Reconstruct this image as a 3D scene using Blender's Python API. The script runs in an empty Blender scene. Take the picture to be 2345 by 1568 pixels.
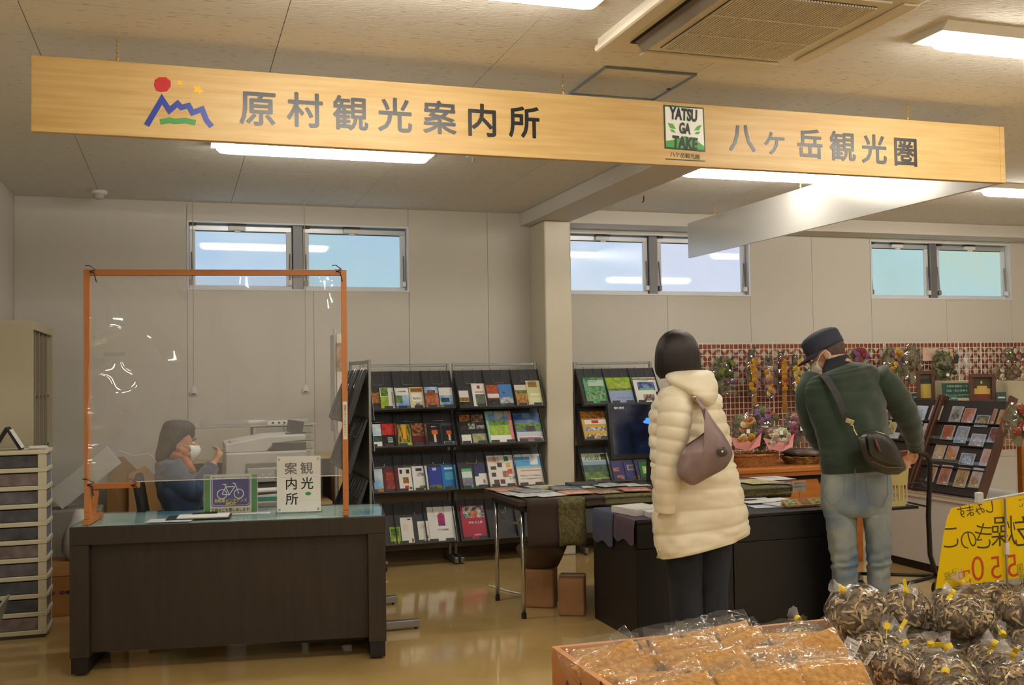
import bpy, bmesh, math, random
from mathutils import Vector, Matrix, Euler, noise
S = bpy.context.scene
COL = S.collection
PI = math.pi
random.seed(11)

# ---------------------------------------------------------------- camera
IW, IH, FPX = 2345.0, 1568.0, 2362.0
CAM_H = 1.37
YAW, PITCH, ROLL = 0.31297, 0.03229, -0.01537
_cy, _sy, _cp, _sp = math.cos(YAW), math.sin(YAW), math.cos(PITCH), math.sin(PITCH)
_f = Vector((_sy * _cp, _cy * _cp, _sp))
_r = Vector((_cy, -_sy, 0))
_u = _r.cross(_f)
RGT = _r * math.cos(ROLL) + _u * math.sin(ROLL)
UPV = _r * -math.sin(ROLL) + _u * math.cos(ROLL)
FWD = _f
cam = bpy.data.cameras.new('camera')
cam.sensor_width = 36.0
cam.lens = FPX / IW * 36.0
cam.clip_start = 0.05
cam_o = bpy.data.objects.new('camera', cam)
COL.objects.link(cam_o)
cam_o.matrix_world = Matrix((
    (RGT.x, UPV.x, -FWD.x, 0), (RGT.y, UPV.y, -FWD.y, 0), (RGT.z, UPV.z, -FWD.z, CAM_H), (0, 0, 0, 1)))
S.camera = cam_o

# ---------------------------------------------------------------- light and exposure
LAMP_RGB, LAMP_POWER = (1.0, 0.945, 0.84), 38.0
PANE_POWER = 0.82
w = bpy.data.worlds.new('daylight')
S.world = w
w.use_nodes = True
w.node_tree.nodes['Background'].inputs[0].default_value = (0.62, 0.78, 1.0, 1)
w.node_tree.nodes['Background'].inputs[1].default_value = 1.0
S.view_settings.view_transform = 'Standard'
S.view_settings.look = 'None'
S.view_settings.gamma = 1.0
S.view_settings.use_curve_mapping = False
S.view_settings.exposure = 0.4


def ray(x, y):
    return RGT * ((x - IW / 2) / FPX) - UPV * ((y - IH / 2) / FPX) + FWD


def onY(x, y, Y):
    d = ray(x, y)
    return d * (Y / d.y) + Vector((0, 0, CAM_H))


def onX(x, y, X):
    d = ray(x, y)
    return d * (X / d.x) + Vector((0, 0, CAM_H))


def onZ(x, y, Z):
    d = ray(x, y)
    return d * ((Z - CAM_H) / d.z) + Vector((0, 0, CAM_H))


# ---------------------------------------------------------------- materials
def lin(c):
    out = []
    for v in c[:3]:
        v = v / 255.0
        out.append(v / 12.92 if v <= 0.04045 else ((v + 0.055) / 1.055) ** 2.4)
    return (out[0], out[1], out[2], 1.0)


_MC = {}


def mt(rgb, rough=0.6, metal=0.0, var=None, vscale=8.0, bump=0.0, bscale=40.0, emit=0.0, coat=0.0, spec=0.5,
       stretch=None, kind='noise', lo=0.35, hi=0.65, trans=0.0, sheen=0.0, detail=3.0):
    key = (tuple(rgb), rough, metal, var and tuple(var), vscale, bump, bscale, emit, coat, spec, stretch, kind, lo, hi, trans, sheen, detail)
    if key in _MC:
        return _MC[key]
    m = bpy.data.materials.new('material')
    m.use_nodes = True
    nt = m.node_tree
    b = nt.nodes['Principled BSDF']
    b.inputs['Base Color'].default_value = lin(rgb)
    b.inputs['Roughness'].default_value = rough
    b.inputs['Metallic'].default_value = metal
    b.inputs['Specular IOR Level'].default_value = spec
    if coat:
        b.inputs['Coat Weight'].default_value = coat
        b.inputs['Coat Roughness'].default_value = 0.08
    if trans:
        b.inputs['Transmission Weight'].default_value = trans
    if sheen:
        b.inputs['Sheen Weight'].default_value = sheen
    if var is not None or bump:
        tc = nt.nodes.new('ShaderNodeTexCoord')
        mp = nt.nodes.new('ShaderNodeMapping')
        if stretch:
            mp.inputs['Scale'].default_value = stretch
        nt.links.new(tc.outputs['Object'], mp.inputs[0])
    if var is not None:
        if kind == 'voronoi':
            n = nt.nodes.new('ShaderNodeTexVoronoi')
            fo = n.outputs['Distance']
        elif kind == 'wave':
            n = nt.nodes.new('ShaderNodeTexWave')
            n.inputs['Distortion'].default_value = 3.0
            fo = n.outputs['Fac']
        else:
            n = nt.nodes.new('ShaderNodeTexNoise')
            n.inputs['Detail'].default_value = detail
            fo = n.outputs['Fac']
        n.inputs['Scale'].default_value = vscale
        nt.links.new(mp.outputs[0], n.inputs['Vector'])
        cr = nt.nodes.new('ShaderNodeValToRGB')
        cr.color_ramp.elements[0].position = lo
        cr.color_ramp.elements[1].position = hi
        cr.color_ramp.elements[0].color = lin(rgb)
        cr.color_ramp.elements[1].color = lin(var)
        nt.links.new(fo, cr.inputs[0])
        nt.links.new(cr.outputs[0], b.inputs['Base Color'])
    if bump:
        n2 = nt.nodes.new('ShaderNodeTexNoise')
        n2.inputs['Scale'].default_value = bscale
        n2.inputs['Detail'].default_value = 4.0
        nt.links.new(mp.outputs[0], n2.inputs['Vector'])
        bp = nt.nodes.new('ShaderNodeBump')
        bp.inputs['Strength'].default_value = bump
        bp.inputs['Distance'].default_value = 0.01
        nt.links.new(n2.outputs['Fac'], bp.inputs['Height'])
        nt.links.new(bp.outputs[0], b.inputs['Normal'])
    if emit:
        b.inputs['Emission Color'].default_value = lin(rgb)
        b.inputs['Emission Strength'].default_value = emit
    _MC[key] = m
    return m


def film_mat(rough=0.06, tint=(1, 1, 1), base=0.03, gain=1.0, bump=0.0, bscale=30.0, haze=0.0):
    key = ('film', rough, tint, base, gain, bump, bscale, haze)
    if key in _MC:
        return _MC[key]
    m = bpy.data.materials.new('clear_film')
    m.use_nodes = True
    nt = m.node_tree
    nt.nodes.clear()
    out = nt.nodes.new('ShaderNodeOutputMaterial')
    tr = nt.nodes.new('ShaderNodeBsdfTransparent')
    tr.inputs[0].default_value = (*tint, 1)
    gl = nt.nodes.new('ShaderNodeBsdfGlossy')
    gl.inputs['Roughness'].default_value = rough
    fr = nt.nodes.new('ShaderNodeLayerWeight')
    pw5 = nt.nodes.new('ShaderNodeMath')
    pw5.operation = 'POWER'
    pw5.inputs[1].default_value = 4.0
    nt.links.new(fr.outputs['Facing'], pw5.inputs[0])
    mul = nt.nodes.new('ShaderNodeMath')
    mul.operation = 'MULTIPLY_ADD'
    mul.inputs[1].default_value = 0.8 * gain
    mul.inputs[2].default_value = 0.035 * gain + base
    mul.use_clamp = True
    nt.links.new(pw5.outputs[0], mul.inputs[0])
    mx = nt.nodes.new('ShaderNodeMixShader')
    nt.links.new(mul.outputs[0], mx.inputs[0])
    nt.links.new(tr.outputs[0], mx.inputs[1])
    nt.links.new(gl.outputs[0], mx.inputs[2])
    last = mx
    if haze:
        df = nt.nodes.new('ShaderNodeBsdfDiffuse')
        df.inputs[0].default_value = (0.85, 0.86, 0.88, 1)
        m2 = nt.nodes.new('ShaderNodeMixShader')
        m2.inputs[0].default_value = haze
        nt.links.new(mx.outputs[0], m2.inputs[1])
        nt.links.new(df.outputs[0], m2.inputs[2])
        last = m2
    nt.links.new(last.outputs[0], out.inputs[0])
    if bump:
        tc = nt.nodes.new('ShaderNodeTexCoord')
        n2 = nt.nodes.new('ShaderNodeTexNoise')
        n2.inputs['Scale'].default_value = bscale
        n2.inputs['Detail'].default_value = 2.0
        nt.links.new(tc.outputs['Object'], n2.inputs['Vector'])
        bp = nt.nodes.new('ShaderNodeBump')
        bp.inputs['Strength'].default_value = bump
        bp.inputs['Distance'].default_value = 0.01
        nt.links.new(n2.outputs['Fac'], bp.inputs['Height'])
        nt.links.new(bp.outputs[0], gl.inputs['Normal'])
        nt.links.new(bp.outputs[0], fr.inputs['Normal'])
    _MC[key] = m
    return m


# ---------------------------------------------------------------- mesh builder
class MB:
    def __init__(s):
        s.v, s.f, s.m = [], [], []
        s.T = Matrix()

    def add(s, verts, faces, mi=0):
        b = len(s.v)
        s.v += [s.T @ Vector(p) for p in verts]
        s.f += [[i + b for i in q] for q in faces]
        s.m += [mi] * len(faces)
        return s

    def box(s, x0, x1, y0, y1, z0, z1, mi=0):
        v = [(x, y, z) for z in (z0, z1) for y in (y0, y1) for x in (x0, x1)]
        return s.add(v, [(0, 2, 3, 1), (4, 5, 7, 6), (0, 1, 5, 4), (2, 6, 7, 3), (0, 4, 6, 2), (1, 3, 7, 5)], mi)

    def cbox(s, c, d, mi=0):
        return s.box(c[0] - d[0] / 2, c[0] + d[0] / 2, c[1] - d[1] / 2, c[1] + d[1] / 2, c[2] - d[2] / 2, c[2] + d[2] / 2, mi)

    def loft(s, rings, mi=0, caps=True, closed=False):
        n = len(rings[0])
        v = [p for r in rings for p in r]
        f = []
        k = len(rings)
        for i in range(k if closed else k - 1):
            a, b = i * n, ((i + 1) % k) * n
            for j in range(n):
                f.append((a + j, a + (j + 1) % n, b + (j + 1) % n, b + j))
        if caps and not closed:
            f.append(tuple(range(n - 1, -1, -1)))
            f.append(tuple((k - 1) * n + j for j in range(n)))
        return s.add(v, f, mi)

    def tube(s, pts, r, n=8, mi=0, closed=False, caps=True, flat=1.0):
        pts = [Vector(p) for p in pts]
        k = len(pts)
        rr = r if isinstance(r, (list, tuple)) else [r] * k
        rings = []
        up = None
        for i in range(k):
            if closed:
                t = pts[(i + 1) % k] - pts[i - 1]
            else:
                t = pts[min(i + 1, k - 1)] - pts[max(i - 1, 0)]
            t.normalize()
            if up is None:
                up = Vector((0, 0, 1)) if abs(t.z) < 0.9 else Vector((1, 0, 0))
            a = t.cross(up)
            if a.length < 1e-5:
                a = t.orthogonal()
            a.normalize()
            b = a.cross(t)
            up = b
            rings.append([pts[i] + (a * math.cos(q) + b * math.sin(q) * flat) * rr[i] for q in [2 * PI * j / n for j in range(n)]])
        return s.loft(rings, mi, caps, closed)

    def lathe(s, prof, n=16, mi=0, c=(0, 0, 0), caps=True):
        return s.loft([[(c[0] + r * math.cos(2 * PI * j / n), c[1] + r * math.sin(2 * PI * j / n), c[2] + z) for j in range(n)] for r, z in prof], mi, caps)

    def prism(s, poly, y0, y1, mi=0):
        n = len(poly)
        v = [(x, y0, z) for x, z in poly] + [(x, y1, z) for x, z in poly]
        f = [tuple(range(n)), tuple(range(2 * n - 1, n - 1, -1))]
        f += [(i, i + n, (i + 1) % n + n, (i + 1) % n) for i in range(n)]
        return s.add(v, f, mi)

    def ball(s, c, r, seg=12, rg=8, mi=0):
        r = r if isinstance(r, (list, tuple)) else (r, r, r)
        rings = []
        for i in range(rg + 1):
            a = -PI / 2 + PI * (i + 0.02) / (rg + 0.04)
            rings.append([(c[0] + r[0] * math.cos(a) * math.cos(2 * PI * j / seg), c[1] + r[1] * math.cos(a) * math.sin(2 * PI * j / seg), c[2] + r[2] * math.sin(a)) for j in range(seg)])
        return s.loft(rings, mi)

    def ribbon(s, pts, w, y0, y1, mi=0):
        """a flat mitred stroke in the XZ plane"""
        pts = [Vector((p[0], p[1])) for p in pts]
        L, Rr = [], []
        for i, p in enumerate(pts):
            a = (p - pts[i - 1]).normalized() if i else (pts[1] - p).normalized()
            b = (pts[i + 1] - p).normalized() if i < len(pts) - 1 else a
            t = (a + b)
            t = t.normalized() if t.length > 1e-4 else a
            nn = Vector((-t.y, t.x))
            k = 1.0 / max(0.5, nn.dot(Vector((-a.y, a.x))))
            L.append(p + nn * w / 2 * k)
            Rr.append(p - nn * w / 2 * k)
        poly = [tuple(q) for q in L] + [tuple(q) for q in reversed(Rr)]
        n = len(pts)
        v = [(x, y0, z) for x, z in poly] + [(x, y1, z) for x, z in poly]
        m2 = 2 * n
        f = []
        for i in range(n - 1):
            f.append((i, i + 1, m2 - 2 - i, m2 - 1 - i))
            f.append((m2 + m2 - 1 - i, m2 + m2 - 2 - i, m2 + i + 1, m2 + i))
        f += [(i, i + m2, (i + 1) % m2 + m2, (i + 1) % m2) for i in range(m2)]
        return s.add(v, f, mi)

    def mesh(s, mats, smooth=False):
        me = bpy.data.meshes.new('mesh')
        me.from_pydata([tuple(p) for p in s.v], [], s.f)
        for m in mats if isinstance(mats, (list, tuple)) else [mats]:
            me.materials.append(m)
        me.polygons.foreach_set('material_index', s.m)
        bm = bmesh.new()
        bm.from_mesh(me)
        bmesh.ops.recalc_face_normals(bm, faces=bm.faces)
        bm.to_mesh(me)
        bm.free()
        if smooth:
            me.polygons.foreach_set('use_smooth', [True] * len(me.polygons))
        me.update()
        return me

    def build(s, name, mats, parent=None, smooth=False, bev=0.0, W=False, sub=0, seg=2):
        o = bpy.data.objects.new(name, None) if False else None
        if W and parent is not None:
            inv = chain(parent).inverted()
            s.v = [inv @ p for p in s.v]
        o = bpy.data.objects.new(name, s.mesh(mats, smooth))
        COL.objects.link(o)
        o.parent = parent
        if bev:
            b = o.modifiers.new('bevel', 'BEVEL')
            b.width = bev
            b.segments = seg
            b.limit_method = 'ANGLE'
        if sub:
            b = o.modifiers.new('sub', 'SUBSURF')
            b.levels = b.render_levels = sub
        return o


def chain(o):
    m = o.matrix_basis.copy()
    while o.parent is not None:
        o = o.parent
        m = o.matrix_basis @ m
    return m


def tag(o, label=None, cat=None, group=None, kind=None):
    if label:
        o['label'] = label
    if cat:
        o['category'] = cat
    if group:
        o['group'] = group
    if kind:
        o['kind'] = kind
    return o


def thing(name, label, cat, loc=(0, 0, 0), rz=0.0, group=None):
    o = bpy.data.objects.new(name, None)
    COL.objects.link(o)
    o.empty_display_size = 0.05
    o.location = loc
    o.rotation_euler = (0, 0, rz)
    return tag(o, label, cat, group)


def struct(name, mb, mats, parent=None, **k):
    o = mb.build(name, mats, parent, **k)
    if parent is None:
        o['kind'] = 'structure'
    return o


def shared(name, src, parent, loc=(0, 0, 0), rot=(0, 0, 0), scale=(1, 1, 1)):
    """another piece that shares src's mesh"""
    o = bpy.data.objects.new(name, src.data if hasattr(src, 'data') else src)
    COL.objects.link(o)
    o.parent = parent
    o.location, o.rotation_euler, o.scale = loc, rot, scale
    if hasattr(src, 'modifiers'):
        for md in src.modifiers:
            if md.type == 'BEVEL':
                b = o.modifiers.new('bevel', 'BEVEL')
                b.width, b.segments, b.limit_method = md.width, md.segments, md.limit_method
    return o


def copy_tree(o, parent=None):
    c = o.copy()
    COL.objects.link(c)
    if parent is not None:
        c.parent = parent
    for ch in list(o.children):
        copy_tree(ch, c)
    return c


def text(body, m, size, material, parent, name='lettering', bold=0.0, thick=0.0006, align='CENTER', sx=1.0, shear=0.0, fat=0.0):
    """flat lettering; m is the world matrix of its centre, text in its local XY plane"""
    c = bpy.data.curves.new('lettering', 'FONT')
    c.body = body
    c.size = size
    c.align_x = align
    c.offset = bold * size
    c.extrude = thick
    c.shear = shear
    c.resolution_u = 3
    c.materials.append(material)
    nl = body.count('\n')
    tmp = bpy.data.objects.new('tmp', c)
    me = bpy.data.meshes.new_from_object(tmp)
    bpy.data.objects.remove(tmp)
    if fat:  # heavier strokes: the outline repeated a hair to each side
        vs = [v.co.copy() for v in me.vertices]
        fs = [list(p.vertices) for p in me.polygons]
        q = MB()
        for k, (dx, dy) in enumerate(((0, 0), (1, 0), (-1, 0), (0, 1), (0, -1), (0.7, 0.7), (-0.7, 0.7), (0.7, -0.7), (-0.7, -0.7))):
            q.T = Matrix.Translation((dx * fat * size, dy * fat * size, 0.00001 * k))
            q.add(vs, fs)
        me = bpy.data.meshes.new('lettering')
        me.from_pydata([tuple(p) for p in q.v], [], q.f)
        me.materials.append(material)
    o = bpy.data.objects.new(name, me)
    COL.objects.link(o)
    o.parent = parent
    mm = m @ Matrix.Translation((0, (-0.38 + nl * 0.5) * size, 0)) @ Matrix.Diagonal((sx, 1, 1, 1))
    if parent is not None:
        mm = chain(parent).inverted() @ mm
    o.matrix_basis = mm
    return o


def face_front(p, rz=0.0, tilt=0.0):
    """matrix whose XY plane stands upright facing -Y (tilt leans its top away)"""
    return Matrix.Translation(p) @ Matrix.Rotation(rz, 4, 'Z') @ Matrix.Rotation(PI / 2 - tilt, 4, 'X')


ZC, YW, XL, XRR, YF = 2.66, 7.75, -1.07, 9.4, -4.2
# ================================================================ the room
WALLC = (206, 201, 191)
wall_m = mt(WALLC, 0.75, bump=0.06, bscale=220)
dark_gap = mt((60, 56, 50), 0.9)
ceil_m = mt((224, 220, 211), 0.9, var=(184, 172, 150), vscale=38, stretch=(0.45, 1.8, 1), lo=0.60, hi=0.70, bump=0.35, bscale=60, detail=5)
floor_m = mt((196, 168, 112), 0.075, var=(184, 152, 96), vscale=3.0, lo=0.3, hi=0.75, bump=0.008, bscale=5, spec=0.6)

struct('floor', MB().box(XL - 0.1, XRR, YF, YW + 0.1, -0.08, 0), floor_m)
ceil = struct('ceiling', MB().box(XL - 0.1, XRR, YF, YW + 0.1, ZC + 0.012, ZC + 0.09), dark_gap)
# ceiling boards, each a piece of its own where the camera can see them
GX, GY = 0.88, 0.93
xs = [XL] + [-0.51 + GX * i for i in range(0, 12)]
xs = [x for x in xs if x < 8.6]
ys = [2.83 + GY * j for j in range(0, 6)]
ys = [y for y in ys if y < YW] + [YW]
pm = {}
for i in range(len(xs) - 1):
    for j in range(len(ys) - 1):
        dx, dy = xs[i + 1] - xs[i], ys[j + 1] - ys[j]
        k = (round(dx, 3), round(dy, 3))
        if k not in pm:
            pm[k] = MB().box(0.0015, dx - 0.0015, 0.0015, dy - 0.0015, 0, 0.014).mesh(ceil_m)
        shared('ceiling_panel', pm[k], ceil, (xs[i], ys[j], ZC))
MB().box(XL, XRR, YF, 2.83, ZC, ZC + 0.014).build('ceiling_panel', ceil_m, ceil)
MB().box(xs[-1], XRR, 2.83, YW, ZC, ZC + 0.014).build('ceiling_panel', ceil_m, ceil)

struct('wall_left', MB().box(XL - 0.1, XL, YF, YW + 0.1, 0, ZC + 0.012), wall_m)
struct('wall_right', MB().box(XRR, XRR + 0.1, YF, YW + 0.1, 0, ZC + 0.1), wall_m)
struct('wall_front', MB().box(XL - 0.1, XRR + 0.1, YF - 0.1, YF, 0, ZC + 0.1), wall_m)

WIN = [(0.074, 1.672, 0.85, 2.035, 2.512), (2.95, 4.645, 3.762, 2.03, 2.515), (5.893, 7.424, 6.585, 2.02, 2.52)]
wb = struct('wall_back', MB().box(XL, XRR, YW + 0.13, YW + 0.2, 0, ZC + 0.01), mt((90, 88, 84), 0.9))


def wall_piece(x0, x1, z0, z1):
    MB().box(x0 + 0.0015, x1 - 0.0015, YW, YW + 0.13, z0 + 0.0005, z1 - 0.0005).build('wall_panel', wall_m, wb)


edge = XL
for (x0, x1, mx, z0, z1) in WIN:
    if x0 - edge > 1.2:
        mid = edge + (x0 - edge) / 2
        wall_piece(edge, mid, 0, ZC)
        wall_piece(mid, x0 - 0.012, 0, ZC)
    else:
        wall_piece(edge, x0 - 0.012, 0, ZC)
    wall_piece(x0 - 0.012, mx + 0.11, 0, z0 - 0.012)
    wall_piece(mx + 0.11, x1 + 0.012, 0, z0 - 0.012)
    wall_piece(x0 - 0.012, x1 + 0.012, z1 + 0.012, ZC)
    edge = x1 + 0.012
wall_piece(edge, XRR, 0, ZC)
struct('baseboard_back', MB().box(XL, XRR, YW - 0.008, YW, 0, 0.06), mt((120, 100, 75), 0.5))
struct('baseboard_left', MB().box(XL, XL + 0.008, 2.0, YW - 0.01, 0, 0.06), mt((120, 100, 75), 0.5))

# column, cross beam and the soffit along the wall
col_m = mt((212, 204, 182), 0.35, bump=0.04, bscale=30)
colx0, colx1, coly = 2.665, 2.885, 7.40
struct('column', MB().box(colx0, colx1, coly, YW - 0.001, 0, 2.555), col_m, bev=0.012)
struct('beam', MB().box(2.585, 2.90, 4.60, YW - 0.001, 2.556, ZC - 0.0005), wall_m, bev=0.008)
struct('soffit', MB().box(2.901, XRR, 7.46, YW - 0.001, 2.552, ZC - 0.0005), wall_m, bev=0.004)

# windows
alu = mt((196, 198, 200), 0.35, 0.6)
alu_w = mt((222, 224, 228), 0.4)
mul_m = mt((118, 118, 122), 0.4, 0.3)
black = mt((18, 18, 20), 0.45)
white_p = mt((232, 230, 224), 0.4)


def pane_mat(c1, c2):
    m = bpy.data.materials.new('frosted_pane')
    m.use_nodes = True
    nt = m.node_tree
    b = nt.nodes['Principled BSDF']
    b.inputs['Base Color'].default_value = (0.02, 0.03, 0.04, 1)
    b.inputs['Roughness'].default_value = 0.025
    b.inputs['Specular IOR Level'].default_value = 0.6
    tc = nt.nodes.new('ShaderNodeTexCoord')
    n = nt.nodes.new('ShaderNodeTexNoise')
    n.inputs['Scale'].default_value = 2.2
    nt.links.new(tc.outputs['Object'], n.inputs['Vector'])
    cr = nt.nodes.new('ShaderNodeValToRGB')
    cr.color_ramp.elements[0].position, cr.color_ramp.elements[1].position = 0.35, 0.68
    cr.color_ramp.elements[0].color, cr.color_ramp.elements[1].color = lin(c1), lin(c2)
    nt.links.new(n.outputs['Fac'], cr.inputs[0])
    nt.links.new(cr.outputs[0], b.inputs['Emission Color'])
    b.inputs['Emission Strength'].default_value = PANE_POWER
    n2 = nt.nodes.new('ShaderNodeTexNoise')
    n2.inputs['Scale'].default_value = 160.0
    nt.links.new(tc.outputs['Object'], n2.inputs['Vector'])
    bp = nt.nodes.new('ShaderNodeBump')
    bp.inputs['Strength'].default_value = 0.012
    bp.inputs['Distance'].default_value = 0.002
    nt.links.new(n2.outputs['Fac'], bp.inputs['Height'])
    nt.links.new(bp.outputs[0], b.inputs['Normal'])
    return m


PANES = [(pane_mat((168, 194, 220), (182, 204, 222)), pane_mat((162, 192, 212), (166, 198, 204))),
         (pane_mat((186, 204, 226), (196, 210, 228)), pane_mat((196, 206, 228), (202, 210, 228))),
         (pane_mat((168, 202, 206), (164, 194, 192)), pane_mat((166, 198, 200), (178, 200, 182)))]
for wi, (x0, x1, mx, z0, z1) in enumerate(WIN):
    y0 = YW + 0.125
    wn = struct('window_%d' % (wi + 1), MB().box(x0, x1, y0 - 0.004, y0, z0, z1), mt((150, 150, 150), 0.6))
    cz = MB()
    t = 0.012
    cz.box(x0 - t, x1 + t, YW - 0.006, y0, z1, z1 + t)
    cz.build('head_casing', alu_w, wn)
    MB().box(x0 - t, x1 + t, YW - 0.006, y0, z0 - t, z0).build('sill', alu_w, wn)
    MB().box(x0 - t, x0, YW - 0.006, y0, z0, z1).build('jamb', alu_w, wn)
    MB().box(x1, x1 + t, YW - 0.006, y0, z0, z1).build('jamb', alu_w, wn)
    MB().box(mx - 0.038, mx + 0.038, YW + 0.02, y0 - 0.005, z0, z1).build('mullion', mul_m, wn, bev=0.004)
    for side, (a, b) in enumerate(((x0, mx - 0.038), (mx + 0.038, x1))):
        sash = MB().box(a + 0.004, b - 0.004, YW + 0.045, YW + 0.085, z1 - 0.05, z1 - 0.012).build('sash', alu, wn, bev=0.003)
        MB().box(a + 0.004, b - 0.004, YW + 0.045, YW + 0.085, z0 + 0.002, z0 + 0.028).build('sash_rail', alu_w, sash, bev=0.003)
        for q in (a + 0.004, b - 0.046):
            MB().box(q, q + 0.042, YW + 0.045, YW + 0.085, z0 + 0.028, z1 - 0.05).build('sash_stile', alu_w, sash, bev=0.003)
        MB().box(a + 0.046, b - 0.046, YW + 0.062, YW + 0.068, z0 + 0.028, z1 - 0.05).build('pane', PANES[wi][side], sash)
        MB().box(a + 0.046, b - 0.046, YW + 0.055, YW + 0.0615, z1 - 0.056, z1 - 0.05).build('pane_gasket', black, sash)
        c = (a + b) / 2 - 0.03
        lt = MB().box(c - 0.06, c + 0.06, YW + 0.012, YW + 0.044, z1 - 0.046, z1 - 0.016).build('latch', white_p, wn, bev=0.004)
        MB().box(c - 0.02, c + 0.025, YW + 0.008, YW + 0.03, z1 - 0.064, z1 - 0.047).build('pull', white_p, lt, bev=0.004)
        MB().box(c - 0.063, c + 0.063, YW + 0.01, YW + 0.04, z1 - 0.0155, z1 - 0.006).build('cap', black, lt)
        MB().box(a + 0.006, a + 0.05, YW + 0.01, YW + 0.04, z1 - 0.018, z1 - 0.004).build('hinge', black, wn)
        for e, d in ((a + 0.02, 1), (b - 0.02, -1)):
            st = MB().tube([(e, YW + 0.04, z1 - 0.21), (e + d * 0.003, YW + 0.02, z0 + 0.06)], 0.005, 6).build('stay_arm', mul_m, wn)
            MB().box(e - 0.013, e + 0.013, YW + 0.008, YW + 0.04, z0 + 0.03, z0 + 0.07).build('stay_bracket', mul_m if d > 0 else white_p, st, bev=0.005)

# ---------------------------------------------------------------- ceiling lamps
lamp_m = bpy.data.materials.new('lamp_cover')
lamp_m.use_nodes = True
_b = lamp_m.node_tree.nodes['Principled BSDF']
_b.inputs['Base Color'].default_value = (0.9, 0.9, 0.88, 1)
_b.inputs['Emission Color'].default_value = (*LAMP_RGB, 1)
_b.inputs['Emission Strength'].default_value = LAMP_POWER
white_m = mt((225, 222, 212), 0.45)


def lamp(x0, x1, y, label):
    t = thing('ceiling_light', label, 'ceiling light', ((x0 + x1) / 2, y, ZC), 0, 'tube ceiling lights')
    h = (x1 - x0) / 2
    MB().prism([(-0.115, 0.0), (0.115, 0.0), (0.085, -0.03), (-0.085, -0.03)], -h - 0.03, h + 0.03).build('housing', white_m, t)
    t.children[0].rotation_euler = (0, 0, PI / 2)
    prof = [(0.037 * math.cos(a), -0.031 - 0.043 * math.sin(a)) for a in [PI * i / 12 for i in range(13)]]
    m = MB()
    rings = []
    for x, k in ((-h, 0.55), (-h + 0.018, 0.9), (-h + 0.05, 1), (h - 0.05, 1), (h - 0.018, 0.9), (h, 0.55)):
        rings.append([(x, p[0] * k, -0.031 + (p[1] + 0.031) * k) for p in prof])
    m.loft(rings).build('tube_cover', lamp_m, t, smooth=True)
    return t


lamp(0.14, 1.34, 3.15, 'lit tube light on the ceiling nearest the camera, left of the air conditioner')
lamp(2.74, 3.94, 3.20, 'lit tube light on the ceiling right of the air conditioner, cut by the frame')
lamp(0.20, 1.36, 5.71, 'lit tube light on the ceiling over the reception desk, below the wooden sign')
lamp(2.97, 4.16, 5.72, 'lit tube light partly hidden by the white side panel of the hanging sign')
lamp(5.41, 6.60, 5.86, 'lit tube light at the right frame edge over the dried flower wall')
for (x, y) in ((5.37, 3.15), (0.17, 0.6), (2.77, 0.6), (5.37, 0.6), (0.17, -1.9), (2.77, -1.9), (5.37, -1.9), (7.6, 3.15), (7.6, 0.6)):
    lamp(x, x + 1.19, y, 'lit tube light on the shop ceiling outside the picture')

# ---------------------------------------------------------------- air conditioner
acm = mt((226, 218, 200), 0.45)
ac = thing('air_conditioner', 'beige ceiling cassette air conditioner with slatted square grille', 'air conditioner', (2.03, 3.25, ZC))
MB().box(-0.42, 0.42, -0.47, 0.42, -0.03, -0.0005).build('panel', acm, ac, bev=0.008)
MB().box(-0.30, 0.30, -0.34, 0.34, -0.040, -0.0305).build('grille_frame', acm, ac, bev=0.004)
gb = MB().box(-0.265, 0.265, -0.30, 0.30, -0.043, -0.0405).build('grille', mt((70, 60, 46), 0.7), ac)
sl = MB().box(-0.0034, 0.0034, -0.30, 0.30, -0.003, 0.003).mesh(acm)
for i in range(46):
    shared('slat', sl, gb, (-0.26 + 0.01155 * i, 0, -0.0465))
for y in (-0.1, 0.1):
    MB().box(-0.265, 0.265, y - 0.004, y + 0.004, -0.0515, -0.0498).build('rib', acm, gb)
MB().box(-0.30, 0.30, 0.365, 0.415, -0.042, -0.0305).build('louver', acm, ac, bev=0.005)
MB().box(0.345, 0.41, -0.34, 0.33, -0.040, -0.0305).build('louver', acm, ac, bev=0.005)
MB().box(-0.39, -0.335, -0.40, 0.30, -0.0345, -0.0305).build('outlet_slot', mt((26, 22, 18), 0.8), ac)
lv = MB()
lv.T = Matrix.Translation((-0.362, -0.05, -0.05)) @ Matrix.Rotation(0.9, 4, 'Y')
lv.box(-0.028, 0.028, -0.33, 0.33, -0.003, 0.003).build('louver', mt((110, 100, 84), 0.5), ac)
MB().box(-0.50, -0.425, -0.45, 0.40, -0.05, -0.02).build('side_duct', acm, ac, bev=0.012)
MB().box(-0.49, -0.44, -0.44, 0.38, -0.0195, -0.0005).build('duct_mount', acm, ac)

# access hatch
hx0, hx1, hy0, hy1 = 1.703, 2.131, 3.94, 4.36
ht = thing('ceiling_hatch', 'square ceiling access hatch with thin grey metal frame above the sign', 'hatch', ((hx0 + hx1) / 2, (hy0 + hy1) / 2, ZC))
MB().box(-0.205, 0.205, -0.20, 0.20, -0.004, -0.0005).build('hatch_lid', ceil_m, ht)
gm = mt((128, 138, 140), 0.35, 0.8)
for (a, b, c, d) in ((-0.214, 0.214, 0.2005, 0.212), (-0.214, 0.214, -0.212, -0.2005), (-0.214, -0.2055, -0.2, 0.2), (0.2055, 0.214, -0.2, 0.2)):
    MB().box(a, b, c, d, -0.010, -0.0005).build('frame_bar', gm, ht)
MB().box(0.19, 0.203, 0.02, 0.035, -0.0075, -0.0045).build('lock', black, ht)

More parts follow.
